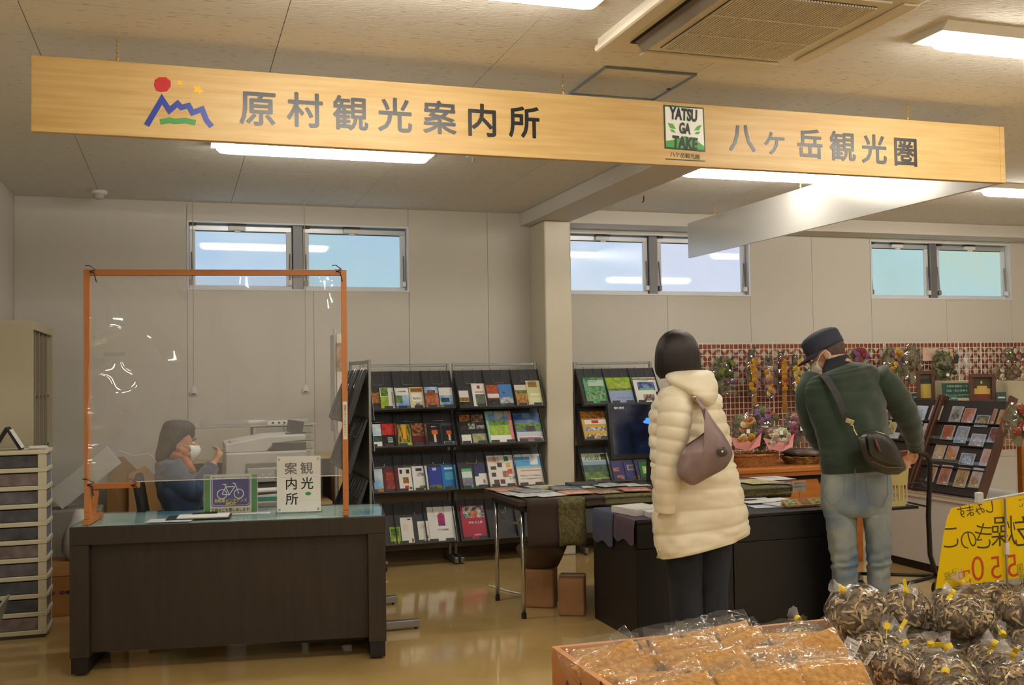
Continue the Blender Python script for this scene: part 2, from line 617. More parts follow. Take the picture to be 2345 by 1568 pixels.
# smoke detector, sprinkler, hook
p = onZ(226, 450, ZC - 0.04)
t = thing('smoke_detector', 'small round white smoke detector on the ceiling by the left wall', 'detector', (p.x, p.y, ZC))
MB().lathe([(0.055, -0.0005), (0.055, -0.018), (0.046, -0.026)], 20).build('base', white_m, t, smooth=True)
MB().lathe([(0.036, -0.0265), (0.036, -0.045), (0.018, -0.058)], 20).build('sensor_head', mt((190, 188, 184), 0.2, spec=0.8), t, smooth=True)
p = onZ(1083, 366, ZC - 0.02)
t = thing('sprinkler', 'tiny metal sprinkler head on the ceiling right of the tube light', 'sprinkler', (p.x, p.y, ZC))
MB().lathe([(0.04, -0.0005), (0.038, -0.006)], 16).build('rosette', white_m, t)
MB().lathe([(0.009, -0.0065), (0.009, -0.03), (0.022, -0.034), (0.022, -0.037)], 12).build('nozzle', mt((200, 200, 200), 0.2, 0.9), t)
p = onZ(1474, 449, ZC)
MB().tube([(p.x, p.y, ZC - 0.0005), (p.x, p.y, ZC - 0.035), (p.x - 0.008, p.y, ZC - 0.045), (p.x - 0.014, p.y, ZC - 0.04)], 0.004, 6).build('ceiling_hook', black)
tag(bpy.data.objects['ceiling_hook'], 'small dark hook hanging from the ceiling near the beam', 'hook')

# ---------------------------------------------------------------- hanging sign
YS = 4.08
SA, SB = onY(71, 313, YS), onY(2304, 428.6, YS)
sx0, sx1, sz0, sz1 = SA.x, SB.x, 2.287, 2.567
wood = mt((212, 180, 118), 0.42, var=(198, 158, 92), vscale=5.0, stretch=(0.5, 1, 9), lo=0.35, hi=0.7, bump=0.02, bscale=20)
sg = thing('hanging_sign', 'long pale wood hanging sign with grey Japanese lettering, logos and a white side return', 'sign', ((sx0 + sx1) / 2, YS, sz0))
fb = MB().box(sx0, sx1 - 0.03, YS, YS + 0.028, sz0, sz1).build('front_board', wood, sg, W=True, bev=0.002)
MB().box(sx0, sx1 - 0.03, YS + 0.0285, YS + 0.034, sz0, sz1).build('board_backing', mt((210, 208, 200), 0.35), sg, W=True)
MB().box(sx1 - 0.0285, sx1, YS, YS + 0.034, sz0, sz1).build('corner_strip', wood, sg, W=True, bev=0.002)
sb = MB().box(sx1 - 0.026, sx1 - 0.004, YS + 0.035, 7.38, sz0, sz1).build('side_board', mt((214, 212, 206), 0.26, 0.35, bump=0.01, bscale=60), sg, W=True, bev=0.0015)
brass = mt((200, 160, 70), 0.3, 0.9)
lk = MB().tube([(0.004 * math.cos(a), 0, 0.0085 * math.sin(a)) for a in [2 * PI * i / 10 for i in range(10)]], 0.0014, 5, closed=True).mesh(brass, True)
for (cx, cyy) in ((onY(268, 150, YS).x, YS + 0.016), (onY(1293, 190, YS).x, YS + 0.016), (onY(2084, 260, YS).x, YS + 0.016), (sx1 - 0.015, onX(1838, 440, sx1).y), (sx1 - 0.015, onX(1640, 490, sx1).y)):
    ch = MB().tube([(cx, cyy, sz1 + 0.0), (cx, cyy, sz1 + 0.014), (cx + 0.006, cyy, sz1 + 0.018)], 0.0025, 6).build('chain', brass, sg, W=True)
    inv = chain(sg).inverted()
    for i in range(6):
        q = inv @ Vector((cx, cyy, sz1 + 0.016 + 0.0135 * i))
        shared('link', lk, ch, q, (0, 0, PI / 2 * (i % 2)))

ink = mt((30, 28, 28), 0.30, spec=0.45)
for chz, x, y, hpx in (('原', 591, 247, 80), ('村', 699, 252, 78), ('観', 803, 259, 78), ('光', 905, 263, 77), ('案', 1007, 269, 75), ('内', 1104, 275, 74), ('所', 1201, 279, 72),
                       ('八', 1700, 314, 66), ('ケ', 1774, 328, 56), ('岳', 1855, 329, 67), ('観', 1930, 335, 67), ('光', 2002, 341, 66), ('圏', 2074, 347, 66)):
    p = onY(x, y, YS - 0.001)
    a, b = onY(x, y - hpx / 2, YS), onY(x, y + hpx / 2, YS)
    text(chz, face_front(p), (a.z - b.z) * 1.06, ink, sg, 'sign_character', bold=0.0, thick=0.0008, fat=0.019)


def S2(pts):
    return [(q.x, q.z) for q in (onY(x, y, YS) for x, y in pts)]


blue = mt((38, 62, 160), 0.35)
MB().ribbon(S2([(336, 287), (371, 227), (388, 253), (407, 237), (415, 246), (432, 242), (441, 258), (463, 250), (473, 275), (485, 290)]), 0.0205, YS - 0.002, YS).build('logo_mountain', blue, sg, W=True)
MB().ribbon(S2([(367, 279), (390, 275), (398, 278), (425, 276), (448, 281)]), 0.0205, YS - 0.002, YS).build('logo_meadow', mt((60, 150, 70), 0.4), sg, W=True)
MB().prism(S2([(354, 184), (364, 177), (380, 177), (391, 186), (391, 198), (383, 209), (370, 211), (358, 208), (353, 196)]), YS - 0.002, YS).build('logo_sun', mt((196, 26, 28), 0.4), sg, W=True)
yel = mt((240, 190, 40), 0.4)
MB().prism(S2([(407, 185), (417, 184), (416, 196), (406, 196)]), YS - 0.002, YS).build('logo_star', yel, sg, W=True)
MB().prism(S2([(442, 196), (452, 199), (458, 196), (460, 205), (468, 210), (459, 212), (456, 219), (452, 211), (443, 213), (446, 205)]), YS - 0.002, YS).build('logo_star', yel, sg, W=True)
# plateau emblem
lg = MB().prism(S2([(1519, 240), (1611, 247), (1615, 348), (1522, 340)]), YS - 0.002, YS).build('emblem', mt((24, 70, 40), 0.4), sg, W=True)
MB().prism(S2([(1522, 244), (1608, 250), (1612, 344), (1525, 337)]), YS - 0.0035, YS - 0.0021).build('emblem_panel', mt((238, 240, 232), 0.4), lg, W=True)
MB().prism(S2([(1525, 323), (1545, 320), (1568, 312), (1590, 319), (1611, 335), (1612, 344), (1525, 337)]), YS - 0.0045, YS - 0.0036).build('emblem_hill', mt((70, 160, 60), 0.4), lg, W=True)
dk = mt((24, 34, 30), 0.4)
for s_, x, y, hh, k in (('YATSU', 1566, 262, 30, 0.92), ('GA', 1568, 294, 27, 0.9), ('TAKE', 1569, 327, 30, 1.06)):
    p = onY(x, y, YS - 0.0055)
    text(s_, face_front(p) @ Matrix.Rotation(-0.045, 4, 'Z') @ Matrix.Translation((0, 0.003, 0)), hh / 600.0 * 1.45, dk, lg, 'emblem_lettering', bold=0.042, thick=0.0004, sx=k * 0.66)
lf = mt((90, 170, 60), 0.4)
for pts in ([(1528, 282), (1540, 284), (1547, 296), (1534, 294)], [(1533, 297), (1541, 297), (1547, 304), (1538, 303)], [(1606, 286), (1596, 289), (1588, 299), (1600, 299)], [(1603, 302), (1594, 302), (1589, 307), (1598, 308)]):
    MB().prism(S2(pts), YS - 0.0045, YS - 0.0036).build('emblem_leaf', lf, lg, W=True)
text('八ケ岳観光圏', face_front(onY(1569, 356, YS - 0.001)) @ Matrix.Rotation(-0.05, 4, 'Z'), 0.0245, dk, lg, 'emblem_lettering', thick=0.0004, sx=1.0)
MB().prism(S2([(1524, 363), (1615, 368), (1615, 370), (1524, 365)]), YS - 0.002, YS).build('emblem_rule', dk, lg, W=True)
# ================================================================ reception desk
DR = -0.15
DL = 1.465
desk = thing('reception_desk', 'dark brown reception desk with glass top and recessed front panel', 'desk', (-0.489, 5.245, 0), DR)
dkw = mt((53, 43, 33), 0.5, var=(45, 36, 27), vscale=30, stretch=(1, 1, 0.1), bump=0.03, bscale=120)
DD, DH = 0.50, 0.693
MB().box(0, DL, 0, DD, DH - 0.085, DH).build('top_slab', dkw, desk, bev=0.003)
for x in (0, DL - 0.085):
    lg = MB().box(x, x + 0.085, 0, DD, 0.085, DH - 0.0855).build('side_panel', dkw, desk, bev=0.003)
    MB().box(x + 0.006, x + 0.079, 0.006, DD - 0.006, 0.012, 0.0845).build('plinth', mt((22, 20, 19), 0.5), lg)
    for y in (0.05, DD - 0.05):
        MB().lathe([(0.022, 0), (0.022, 0.0115)], 10, c=(x + 0.042, y, 0)).build('leveller', black, lg)
MB().box(0.086, DL - 0.086, 0.045, 0.063, 0.10, DH - 0.0855).build('modesty_panel', dkw, desk)
MB().box(0.95, 1.36, 0.12, 0.46, 0.07, 0.42).build('drawer_pedestal', mt((40, 36, 32), 0.6), desk, bev=0.003)
MB().box(0.012, DL - 0.012, 0.012, DD - 0.012, DH + 0.0005, DH + 0.0020).build('desk_mat_sheen', mt((186, 202, 200), 0.6, var=(96, 146, 190), vscale=2.2, lo=0.42, hi=0.58), desk)  # blue mat under the glass; its pale tone paints in the reflection
MB().box(0.004, DL - 0.004, 0.004, DD - 0.004, DH + 0.0025, DH + 0.0075).build('glass_top', film_mat(0.03, (0.94, 0.99, 0.97), 0.02, 0.6), desk)
DT = DH + 0.008


def dw(x, y, z=DT):
    return desk.matrix_basis @ Vector((x, y, z))


# ---------------------------------------------------------------- counter screen
pine = mt((196, 128, 70), 0.5, var=(180, 108, 52), vscale=6, stretch=(1, 1, 0.12), bump=0.03, bscale=40)
pine_h = mt((192, 124, 66), 0.5, var=(176, 104, 48), vscale=6, stretch=(0.12, 1, 1), bump=0.03, bscale=40)
scr = thing('counter_screen', 'clear vinyl droplet screen tied to a pine frame on the reception desk', 'screen', dw(0.0, 0.0), DR)
X0, X1, ZT = 0.058, 1.262, 1.205
for x, sgn in ((X0, 1), (X1, -1)):
    po = MB().box(x, x + 0.028, 0.030, 0.058, 0.024, ZT).build('post', pine, scr, bev=0.002)
    MB().box(x, x + 0.028, 0.004, 0.30, 0, 0.0235).build('foot', pine_h, po, bev=0.002)
    br = MB()
    br.T = Matrix.Translation((x + 0.014, 0.075, 0.02)) @ Matrix.Rotation(-0.55, 4, 'X')
    br.box(-0.012, 0.012, 0.045, 0.065, 0.01, 0.17).build('brace', pine, po)
    MB().box(x + 0.003, x + 0.025, 0.0265, 0.0298, 0.06, 0.075).build('pad', pine, po)
MB().box(X0 + 0.0285, X1 - 0.0005, 0.030, 0.058, ZT - 0.028, ZT).build('top_rail', pine_h, scr, bev=0.002)
MB().box(X0 + 0.0285, X0 + 0.25, 0.032, 0.056, 0.165, 0.190).build('stub_rail', pine_h, scr, bev=0.002)
st = MB().box(X1 + 0.004, X1 + 0.0245, 0.0285, 0.0298, 0.37, 0.555).build('notice_strip', mt((226, 222, 210), 0.6), scr)
text('間隔を空けてお並び下さい', scr.matrix_basis @ Matrix.Translation((X1 + 0.0142, 0.0280, 0.4625)) @ Matrix.Rotation(PI / 2, 4, 'X') @ Matrix.Rotation(-PI / 2, 4, 'Z'), 0.0128, mt((60, 60, 60), 0.7), st, thick=0.0002)


def knot(x, z, s=1.0):
    r = random.Random(int(x * 1000 + z * 77))
    pts = []
    for i in range(26):
        a = i / 25.0 * 4.2 * PI
        pts.append((x + 0.016 * math.cos(a) * s, 0.044 + 0.018 * math.sin(a), z + 0.012 * math.sin(a * 0.5 + 1) + r.uniform(-0.002, 0.002)))
    pts += [(x + 0.012, 0.024, z - 0.02), (x + 0.02, 0.022, z - 0.05)]
    pts = [(x - 0.03, 0.024, z + 0.028), (x - 0.012, 0.022, z + 0.03)] + pts
    MB().tube(pts, 0.0024, 5).build('tie_string', black, scr)


knot(X0 + 0.04, ZT - 0.012)
knot(X1 - 0.012, ZT - 0.008)
knot(X0 + 0.026, 0.185)
knot(X0 + 0.225, 0.178)
# the sheet, creased where it is pulled at the corners
NX, NZ = 150, 130
fx0, fx1, fz0, fz1 = X0 + 0.031, X1 - 0.004, 0.196, ZT - 0.034
v, f = [], []
for j in range(NZ + 1):
    for i in range(NX + 1):
        u, t = i / NX, j / NZ
        x, z = fx0 + (fx1 - fx0) * u, fz0 + (fz1 - fz0) * t
        r1 = math.hypot(u * 1.15 + 0.02, (t - 0.80) * 0.98)
        r2 = math.hypot(u * 1.15 - 0.02, (t - 0.42) * 0.98)
        y = -0.055 * math.exp(-u * 5) + 0.05 * (t - 0.5) * math.exp(-u * 2.5) + 0.010 * math.exp(-r1 * 5) * math.sin(42 * r1)
        y += 0.020 * math.exp(-r2 * 3.2) * math.sin(26 * r2 + 2.2) + 0.016 * math.exp(-(1 - t) * 7) * math.sin(9 * u + 0.8)
        y += 0.012 * math.exp(-((u - 0.95) ** 2 * 60 + (1 - t) ** 2 * 60)) * math.sin(40 * u) + 0.0012 * noise.noise(Vector((x * 9, z * 9, 1.7)))
        v.append((x, 0.0435 + y, z))
for j in range(NZ):
    for i in range(NX):
        a = j * (NX + 1) + i
        f.append((a, a + 1, a + NX + 2, a + NX + 1))
MB().add(v, f).build('vinyl_sheet', film_mat(0.035, (0.97, 0.97, 0.97), 0.05, 1.2, haze=0.13), scr, smooth=True)
MB().tube([(fx0 + 0.2, 0.040, fz0 - 0.003), ((fx0 + fx1) / 2, 0.041, fz0 - 0.002), (fx1, 0.041, fz0 - 0.003)], 0.0022, 5).build('hem', mt((215, 220, 225), 0.25), scr)

# ---------------------------------------------------------------- signs on the desk
pw = mt((240, 238, 232), 0.5)
acr = film_mat(0.02, (0.97, 0.99, 0.99), 0.03, 1.0)
gp = dw(0.93, 0.19)
g = thing('desk_notice', 'white acrylic notice reading tourist information in Japanese, standing on the desk', 'notice', gp, DR - 0.02)
GM = g.matrix_basis
bd = MB().box(0.006, 0.222, 0.004, 0.007, 0.004, 0.282).build('board', pw, g, bev=0.001)
MB().box(-0.002, 0.230, 0.0075, 0.0115, 0.0, 0.300).build('acrylic_panel', acr, g)
MB().box(-0.002, 0.230, 0.0115, 0.075, 0.0, 0.004).build('acrylic_foot', acr, g)
for x in (0.018, 0.21):
    for z in (0.018, 0.268):
        MB().lathe([(0.006, 0), (0.006, 0.003), (0.003, 0.005)], 10).build('screw', mt((200, 196, 188), 0.3, 0.8), g)
        g.children[-1].matrix_basis = Matrix.Translation((x, 0.0039, z)) @ Matrix.Rotation(PI / 2, 4, 'X')
tx = mt((34, 34, 36), 0.6)
for c, x, z in (('観', 0.153, 0.222), ('光', 0.155, 0.146), ('案', 0.075, 0.222), ('内', 0.077, 0.146), ('所', 0.079, 0.070)):
    text(c, GM @ Matrix.Translation((x, 0.0036, z)) @ Matrix.Rotation(PI / 2, 4, 'X'), 0.064, tx, bd, 'character', fat=0.010, thick=0.0003)
MB().ball((0.160, 0.0030, 0.094), (0.015, 0.0008, 0.009), 10, 6).build('green_print', mt((70, 150, 80), 0.6), bd)

gp = dw(0.575, 0.25)
g = thing('bicycle_sign', 'green and blue bicycle maintenance spot sign in an acrylic stand on the desk', 'sign', gp, DR)
GM = g.matrix_basis @ Matrix.Rotation(-0.06, 4, 'X')
SW, SH = 0.262, 0.196
tl = Matrix.Rotation(-0.06, 4, 'X')


def tb(x0, x1, y0, y1, z0, z1):
    m = MB()
    m.T = tl
    return m.box(x0, x1, y0, y1, z0, z1)


cd = tb(0, SW, 0.0, 0.003, 0.003, SH).build('card', mt((222, 218, 196), 0.55), g)
for x in (0.002, SW - 0.030):
    tb(x, x + 0.028, -0.0008, -0.0001, 0.005, SH - 0.003).build('green_band', mt((60, 140, 76), 0.55), cd)
rr = []
bx0, bx1, bz0, bz1, rad = 0.036, SW - 0.036, 0.036, SH - 0.012, 0.014
for cx, cz, a0 in ((bx1 - rad, bz1 - rad, 0), (bx0 + rad, bz1 - rad, 90), (bx0 + rad, bz0 + rad, 180), (bx1 - rad, bz0 + rad, 270)):
    for k in range(5):
        a = math.radians(a0 + 22.5 * k)
        rr.append((cx + rad * math.cos(a), cz + rad * math.sin(a)))
navy = mt((58, 60, 140), 0.5)


def scaled(poly, k):
    cx, cz = (bx0 + bx1) / 2, (bz0 + bz1) / 2
    return [(cx + (x - cx) * k, cz + (z - cz) * (k - 0.02)) for x, z in poly]


for poly, y, m_ in ((rr, -0.0009, navy), (scaled(rr, 0.955), -0.0014, mt((225, 225, 235), 0.5)), (scaled(rr, 0.93), -0.0019, navy)):
    q = MB()
    q.T = tl
    q.prism(poly, y, y + 0.0004).build('blue_panel', m_, cd)
wht = mt((235, 236, 240), 0.5)


def ring(cx, cz, r, wd=0.0042):
    q = MB()
    q.T = tl
    n = 20
    o_ = [(cx + (r + wd / 2) * math.cos(2 * PI * i / n), cz + (r + wd / 2) * math.sin(2 * PI * i / n)) for i in range(n)]
    i_ = [(cx + (r - wd / 2) * math.cos(2 * PI * i / n), cz + (r - wd / 2) * math.sin(2 * PI * i / n)) for i in range(n)]
    vv = [(x, -0.0023, z) for x, z in o_ + i_]
    q.add(vv, [(i, (i + 1) % n, n + (i + 1) % n, n + i) for i in range(n)])
    q.build('bicycle_wheel', wht, cd)


ring(0.088, 0.098, 0.023)
ring(0.170, 0.098, 0.023)
for pts in ([(0.088, 0.098), (0.106, 0.134), (0.150, 0.134), (0.124, 0.094), (0.106, 0.134)], [(0.088, 0.098), (0.124, 0.094)], [(0.170, 0.098), (0.151, 0.150), (0.140, 0.152)], [(0.106, 0.134), (0.101, 0.146)], [(0.090, 0.147), (0.112, 0.146)]):
    q = MB()
    q.T = tl
    q.ribbon(pts, 0.0042, -0.0023, -0.0020).build('bicycle_frame', wht, cd)


def stx(s_, x, z, size, m_, **k):
    text(s_, GM @ Matrix.Translation((x, -0.0024, z)) @ Matrix.Rotation(PI / 2, 4, 'X'), size, m_, cd, thick=0.0002, **k)


ye = mt((236, 214, 40), 0.5)
stx('自転車メンテナンス', 0.131, 0.066, 0.0195, ye, fat=0.016, sx=0.92)
stx('SPOT', 0.131, 0.050, 0.021, ye, bold=0.03)
stx('BICYCLE MAINTENANCE SPOT', 0.131, SH - 0.0165, 0.0115, wht, bold=0.01, sx=0.95)
stx('工具などを貸し出します!', 0.131, 0.020, 0.0205, tx, fat=0.012, sx=0.82)
tb(-0.004, SW + 0.004, -0.0045, -0.0028, 0.0005, SH + 0.006).build('acrylic_front', acr, g)
MB().box(-0.004, SW + 0.004, -0.02, 0.07, 0.0, 0.003).build('acrylic_foot', acr, g)

# papers and clipboard in front of it
g = thing('clipboard', 'dark clipboard holding white form sheets, lying on the glass desk top', 'clipboard', dw(0.42, 0.06), DR + 0.03)
MB().box(0, 0.30, 0, 0.16, 0, 0.004).build('backing', mt((44, 44, 50), 0.5), g, bev=0.001)
MB().box(0.05, 0.29, 0.02, 0.15, 0.0045, 0.009).build('sheets', pw, g)
MB().tube([(0.11, 0.135, 0.0125), (0.17, 0.14, 0.0135), (0.23, 0.138, 0.0125)], 0.004, 6).build('clip', black, g)
o = MB().box(0, 0.21, 0, 0.12, 0, 0.001).build('paper_sheet', mt((206, 216, 226), 0.5))
o.location, o.rotation_euler = dw(0.335, 0.02), (0, 0, DR - 0.05)
tag(o, 'loose pale printed sheet on the desk left of the clipboard', 'paper')
o = MB().box(0, 0.30, 0, 0.02, 0, 0.004).build('paper_tray_edge', mt((225, 225, 225), 0.4))
o.location, o.rotation_euler = dw(0.60, 0.205), (0, 0, DR + 0.02)
o.name = 'pen_tray'
tag(o, 'narrow white pen tray at the foot of the bicycle sign', 'tray')

# ================================================================ left of the desk
beige = mt((190, 180, 152), 0.5)
cb = thing('storage_cabinet', 'tall beige steel cabinet with dark open pigeonholes against the left wall', 'cabinet', (-0.935, 6.57, 0))
CW, CD_, CH = 0.265, 0.98, 1.735
x0, x1 = -0.13, 0.13
MB().box(x0, x1, 0, 0.02, 0, CH).build('side_panel', beige, cb, bev=0.002)
MB().box(x0, x1, CD_ - 0.02, CD_, 0, CH).build('side_panel', beige, cb)
MB().box(x0, x1, 0.0205, CD_ - 0.0205, CH - 0.05, CH).build('top_panel', beige, cb)
MB().box(x0, x1 - 0.01, 0.0205, CD_ - 0.0205, 0, 0.06).build('base_panel', beige, cb)
MB().box(x0, x0 + 0.01, 0.0205, CD_ - 0.0205, 0.0605, CH - 0.0505).build('back_panel', mt((54, 48, 40), 0.8), cb)
for i in range(1, 5):
    y = 0.02 + (CD_ - 0.04) * i / 5
    MB().box(x0 + 0.0105, x1 - 0.012, y - 0.011, y + 0.011, 0.0605, CH - 0.0505).build('divider', mt((150, 140, 116), 0.6), cb)
for z in (0.36, 0.66, 0.96, 1.28):
    for i in range(5):
        y = 0.02 + (CD_ - 0.04) * i / 5 + 0.0115
        MB().box(x0 + 0.0105, x1 - 0.02, y, y + (CD_ - 0.04) / 5 - 0.023, z, z + 0.012).build('shelf', mt((90, 80, 66), 0.7), cb)

# drawer tower
tw = thing('drawer_tower', 'ten-drawer cream plastic drawer tower with smoky translucent fronts', 'drawers', (-0.84, 6.12, 0))
crm = mt((222, 214, 184), 0.45)
smoke = mt((96, 98, 106), 0.25, var=(70, 72, 82), vscale=14, lo=0.3, hi=0.7, spec=0.6)
hw = 0.158
n, zt, zb = 10, 0.985, 0.018
ph = (zt - zb) / n
for i in range(n):
    z = zb + ph * i
    fr = MB().box(-hw, hw, 0, 0.27, z, z + 0.024).build('frame_tier', crm, tw, bev=0.004)
    MB().box(-hw, -hw + 0.018, 0.002, 0.02, z + 0.0245, z + ph - 0.0005).build('corner_post', crm, fr)
    MB().box(hw - 0.045, hw - 0.004, 0.002, 0.03, z + 0.0245, z + ph - 0.0005).build('corner_post', crm, fr)
    MB().box(hw - 0.02, hw - 0.004, 0.245, 0.268, z + 0.0245, z + ph - 0.0005).build('corner_post', crm, fr)
    col = ((150, 132, 130), (120, 118, 124), (96, 98, 106), (88, 90, 98))[(i * 7) % 4]
    dr = MB().box(-hw + 0.0185, hw - 0.0455, 0.006, 0.26, z + 0.026, z + ph - 0.006).build('drawer', mt(col, 0.22, var=tuple(int(c * 0.72) for c in col), vscale=16, lo=0.3, hi=0.7, spec=0.6), tw, bev=0.004)
    MB().box(hw - 0.0445, hw - 0.006, 0.0305, 0.2445, z + 0.026, z + ph - 0.008).build('drawer_side', mt((120, 124, 150), 0.25, spec=0.6), dr)
    MB().box(hw - 0.0055, hw + 0.004, 0.05, 0.24, z + 0.004, z + 0.02).build('frame_ridge', crm, fr)
MB().box(-hw - 0.003, hw + 0.003, -0.003, 0.273, zt - 0.0005, zt + 0.022).build('top', crm, tw, bev=0.006)
MB().box(-hw + 0.01, hw - 0.01, 0.01, 0.26, 0, 0.0175).build('base', mt((80, 76, 66), 0.6), tw)
TT = zt + 0.0225
cl = thing('tent_calendar', 'black tent desk calendar with a white page on the drawer tower', 'calendar', (-0.89, 6.22, TT))
MB().prism([(-0.075, 0.0), (-0.005, 0.125), (0.005, 0.125), (0.075, 0.0), (0.065, 0.0), (0.0, 0.112), (-0.065, 0.0)], -0.06, 0.06).build('stand', mt((36, 34, 34), 0.6), cl)
q = MB()
q.T = Matrix.Translation((0.045, 0, 0.064)) @ Matrix.Rotation(-0.535, 4, 'Y')
q.box(-0.001, 0.002, -0.055, 0.055, -0.062, 0.056).build('page', pw, cl)
for i in range(3):
    o = MB().box(-0.045, 0.045, -0.06, 0.06, 0, 0.005).build('leaflet', pw)
    o.location, o.rotation_euler = (-0.745 + 0.004 * i, 6.24 - 0.01 * i, TT + 0.0055 * i), (0, 0, 0.15 * i - 0.1)
    tag(o, ('bottom white leaflet of the small pile on the drawer tower', 'middle white leaflet of the small pile on the drawer tower', 'top white leaflet of the small pile on the drawer tower')[i], 'leaflet', 'leaflets on the drawer tower')

card = mt((176, 126, 66), 0.7, var=(160, 110, 54), vscale=5, bump=0.03, bscale=60)
bxx = thing('cardboard_box', 'brown cardboard carton with printing, on the floor between drawer tower and desk', 'box', (-0.60, 6.62, 0))
MB().box(-0.14, 0.14, 0, 0.28, 0, 0.235).build('carton', card, bxx, bev=0.003)
MB().box(-0.138, 0.138, -0.003, 0.278, 0.2355, 0.30).build('upper_carton', mt((186, 134, 80), 0.7), bxx, bev=0.003)
MB().box(-0.138, 0.138, 0.002, 0.278, 0.3005, 0.305).build('flap', card, bxx)
for x, c in ((-0.11, (150, 50, 70)), (-0.055, (120, 50, 90)), (-0.02, (60, 50, 60))):
    MB().ball((x, -0.0005, 0.14), (0.018, 0.0012, 0.012), 8, 6).build('printed_mark', mt(c, 0.7), bxx)
bg = MB()
rings = []
for k, (z, r) in enumerate(((0, 0.07), (0.05, 0.10), (0.12, 0.10), (0.19, 0.085), (0.25, 0.05), (0.30, 0.03))):
    rings.append([(r * math.cos(2 * PI * j / 16) * (1 + 0.16 * noise.noise(Vector((j * 1.3, k, 0)))), 0.8 * r * math.sin(2 * PI * j / 16), z) for j in range(16)])
o = bg.loft(rings).build('plastic_bag', mt((214, 210, 204), 0.4), smooth=True)
o.location = (-0.57, 6.76, 0.3055)
tag(o, 'crumpled white plastic bag sitting on the cardboard carton', 'bag')
q = MB()
q.T = Matrix.Rotation(0.30, 4, 'Y')
o = q.box(-0.006, 0.006, 0, 0.42, 0.003, 0.28).build('leaning_panel', mt((150, 152, 140), 0.5))
o.location = (-0.93, 5.55, 0.004)
o.name = 'leaning_board'
tag(o, 'pale grey board leaning at the bottom left frame edge', 'board')

# clutter against the back wall behind the desk
q = MB()
q.T = Matrix.Rotation(0.9, 4, 'Y')
o = q.box(-0.07, 0.07, 0, 0.09, -0.2, 0.25).build('flat_carton', mt((206, 204, 196), 0.6))
o.location = (-0.60, 7.2, 0.74)
q2 = MB().box(-0.16, 0.16, -0.1, 0.14, 0, 0.56).build('grey_bin', mt((150, 146, 132), 0.6), bev=0.01)
q2.location = (-0.635, 7.24, 0)
tag(q2, 'grey plastic bin behind the left end of the desk', 'bin')
tag(o, 'pale flat carton sticking out at a slant from the grey bin', 'carton')
for i, (x, hgt, c, lab) in enumerate(((-0.36, 0.86, (140, 104, 60), 'tall brown cardboard sheet leaning on the wall behind the desk'), (-0.22, 0.80, (166, 126, 78), 'pointed brown cardboard offcut leaning right of the tall sheet'))):
    o = MB().add([(-0.1, 0, 0), (0.1, 0, 0), (0.1, 0.17, hgt - 0.1), (0.0, 0.2, hgt), (-0.1, 0.17, hgt - 0.05 * i), (-0.1, 0.012, 0), (0.1, 0.012, 0), (0.1, 0.182, hgt - 0.1), (0.0, 0.212, hgt), (-0.1, 0.182, hgt - 0.05 * i)],
                 [(0, 1, 2, 3, 4), (9, 8, 7, 6, 5), (0, 5, 6, 1), (1, 6, 7, 2), (2, 7, 8, 3), (3, 8, 9, 4), (4, 9, 5, 0)]).build('cardboard_sheet', mt(c, 0.8))
    o.location = (x + 0.0 * i, 7.32 - 0.09 * i, 0)
    tag(o, lab, 'cardboard')
o = MB()
o.loft([[(r * math.cos(2 * PI * j / 12), 0.5 * r * math.sin(2 * PI * j / 12), z) for j in range(12)] for z, r in ((0, 0.06), (0.2, 0.062), (0.5, 0.055), (0.75, 0.05), (0.86, 0.04), (0.88, 0.02))])
o = o.build('green_bag', mt((120, 124, 50), 0.7, bump=0.2, bscale=20), smooth=True)
o.location = (-0.02, 7.28, 0)
tag(o, 'olive green cloth bag standing beside the low shelf', 'bag')
MB().tube([(-0.40, 7.6, 0.9), (-0.3, 7.58, 0.86), (-0.2, 7.57, 0.87), (-0.12, 7.58, 0.80), (-0.1, 7.59, 0.003)], 0.005, 6).build('white_cable', white_p)
tag(bpy.data.objects['white_cable'], 'thin white cable drooping along the wall behind the desk', 'cable')

# low shelf with paper trays
sh = thing('low_shelf', 'low pale wood shelf unit behind the seated woman', 'shelf', (0.05, 7.05, 0))
lw = mt((190, 160, 112), 0.6)
for x in (0.0, 0.44, 0.50, 0.98):
    MB().box(x, x + 0.022, 0, 0.38, 0, 0.83).build('upright', lw, sh)
for z in (0.05, 0.52):
    for x in (0.0225, 0.5225):
        MB().box(x, x + 0.415, 0.005, 0.38, z, z + 0.02).build('board', lw, sh)
MB().box(-0.005, 1.01, -0.005, 0.385, 0.8305, 0.85).build('shelf_top', lw, sh)
MB().box(0.0, 1.0, 0.381, 0.39, 0, 0.83).build('back_panel', mt((60, 50, 44), 0.8), sh)
o = thing('orange_pouch', 'orange pouch standing inside the low shelf', 'pouch', (0.13, 7.12, 0.5405))
MB().loft([[(r * math.cos(2 * PI * j / 10), 0.5 * r * math.sin(2 * PI * j / 10), z) for j in range(10)] for z, r in ((0, 0.045), (0.1, 0.05), (0.17, 0.045), (0.185, 0.02))]).build('body', mt((206, 128, 30), 0.6), o, smooth=True)
MB().box(-0.02, 0.02, -0.03, -0.024, 0.13, 0.16).build('tag', pw, o)
for i in range(7):
    o = MB().box(0, 0.028, 0, 0.26, 0, 0.23 - 0.012 * (i % 3)).build('binder', mt(((70, 60, 60), (54, 60, 76), (90, 40, 40), (60, 70, 60), (40, 40, 44), (110, 100, 90), (50, 44, 60))[i], 0.6))
    o.location = (0.25 + 0.031 * i if i < 7 else 0, 7.10, 0.5405)
    tag(o, 'dark binder standing in the low shelf, number %s from the orange pouch' % ('one', 'two', 'three', 'four', 'five', 'six', 'seven')[i], 'binder', 'binders in the low shelf')
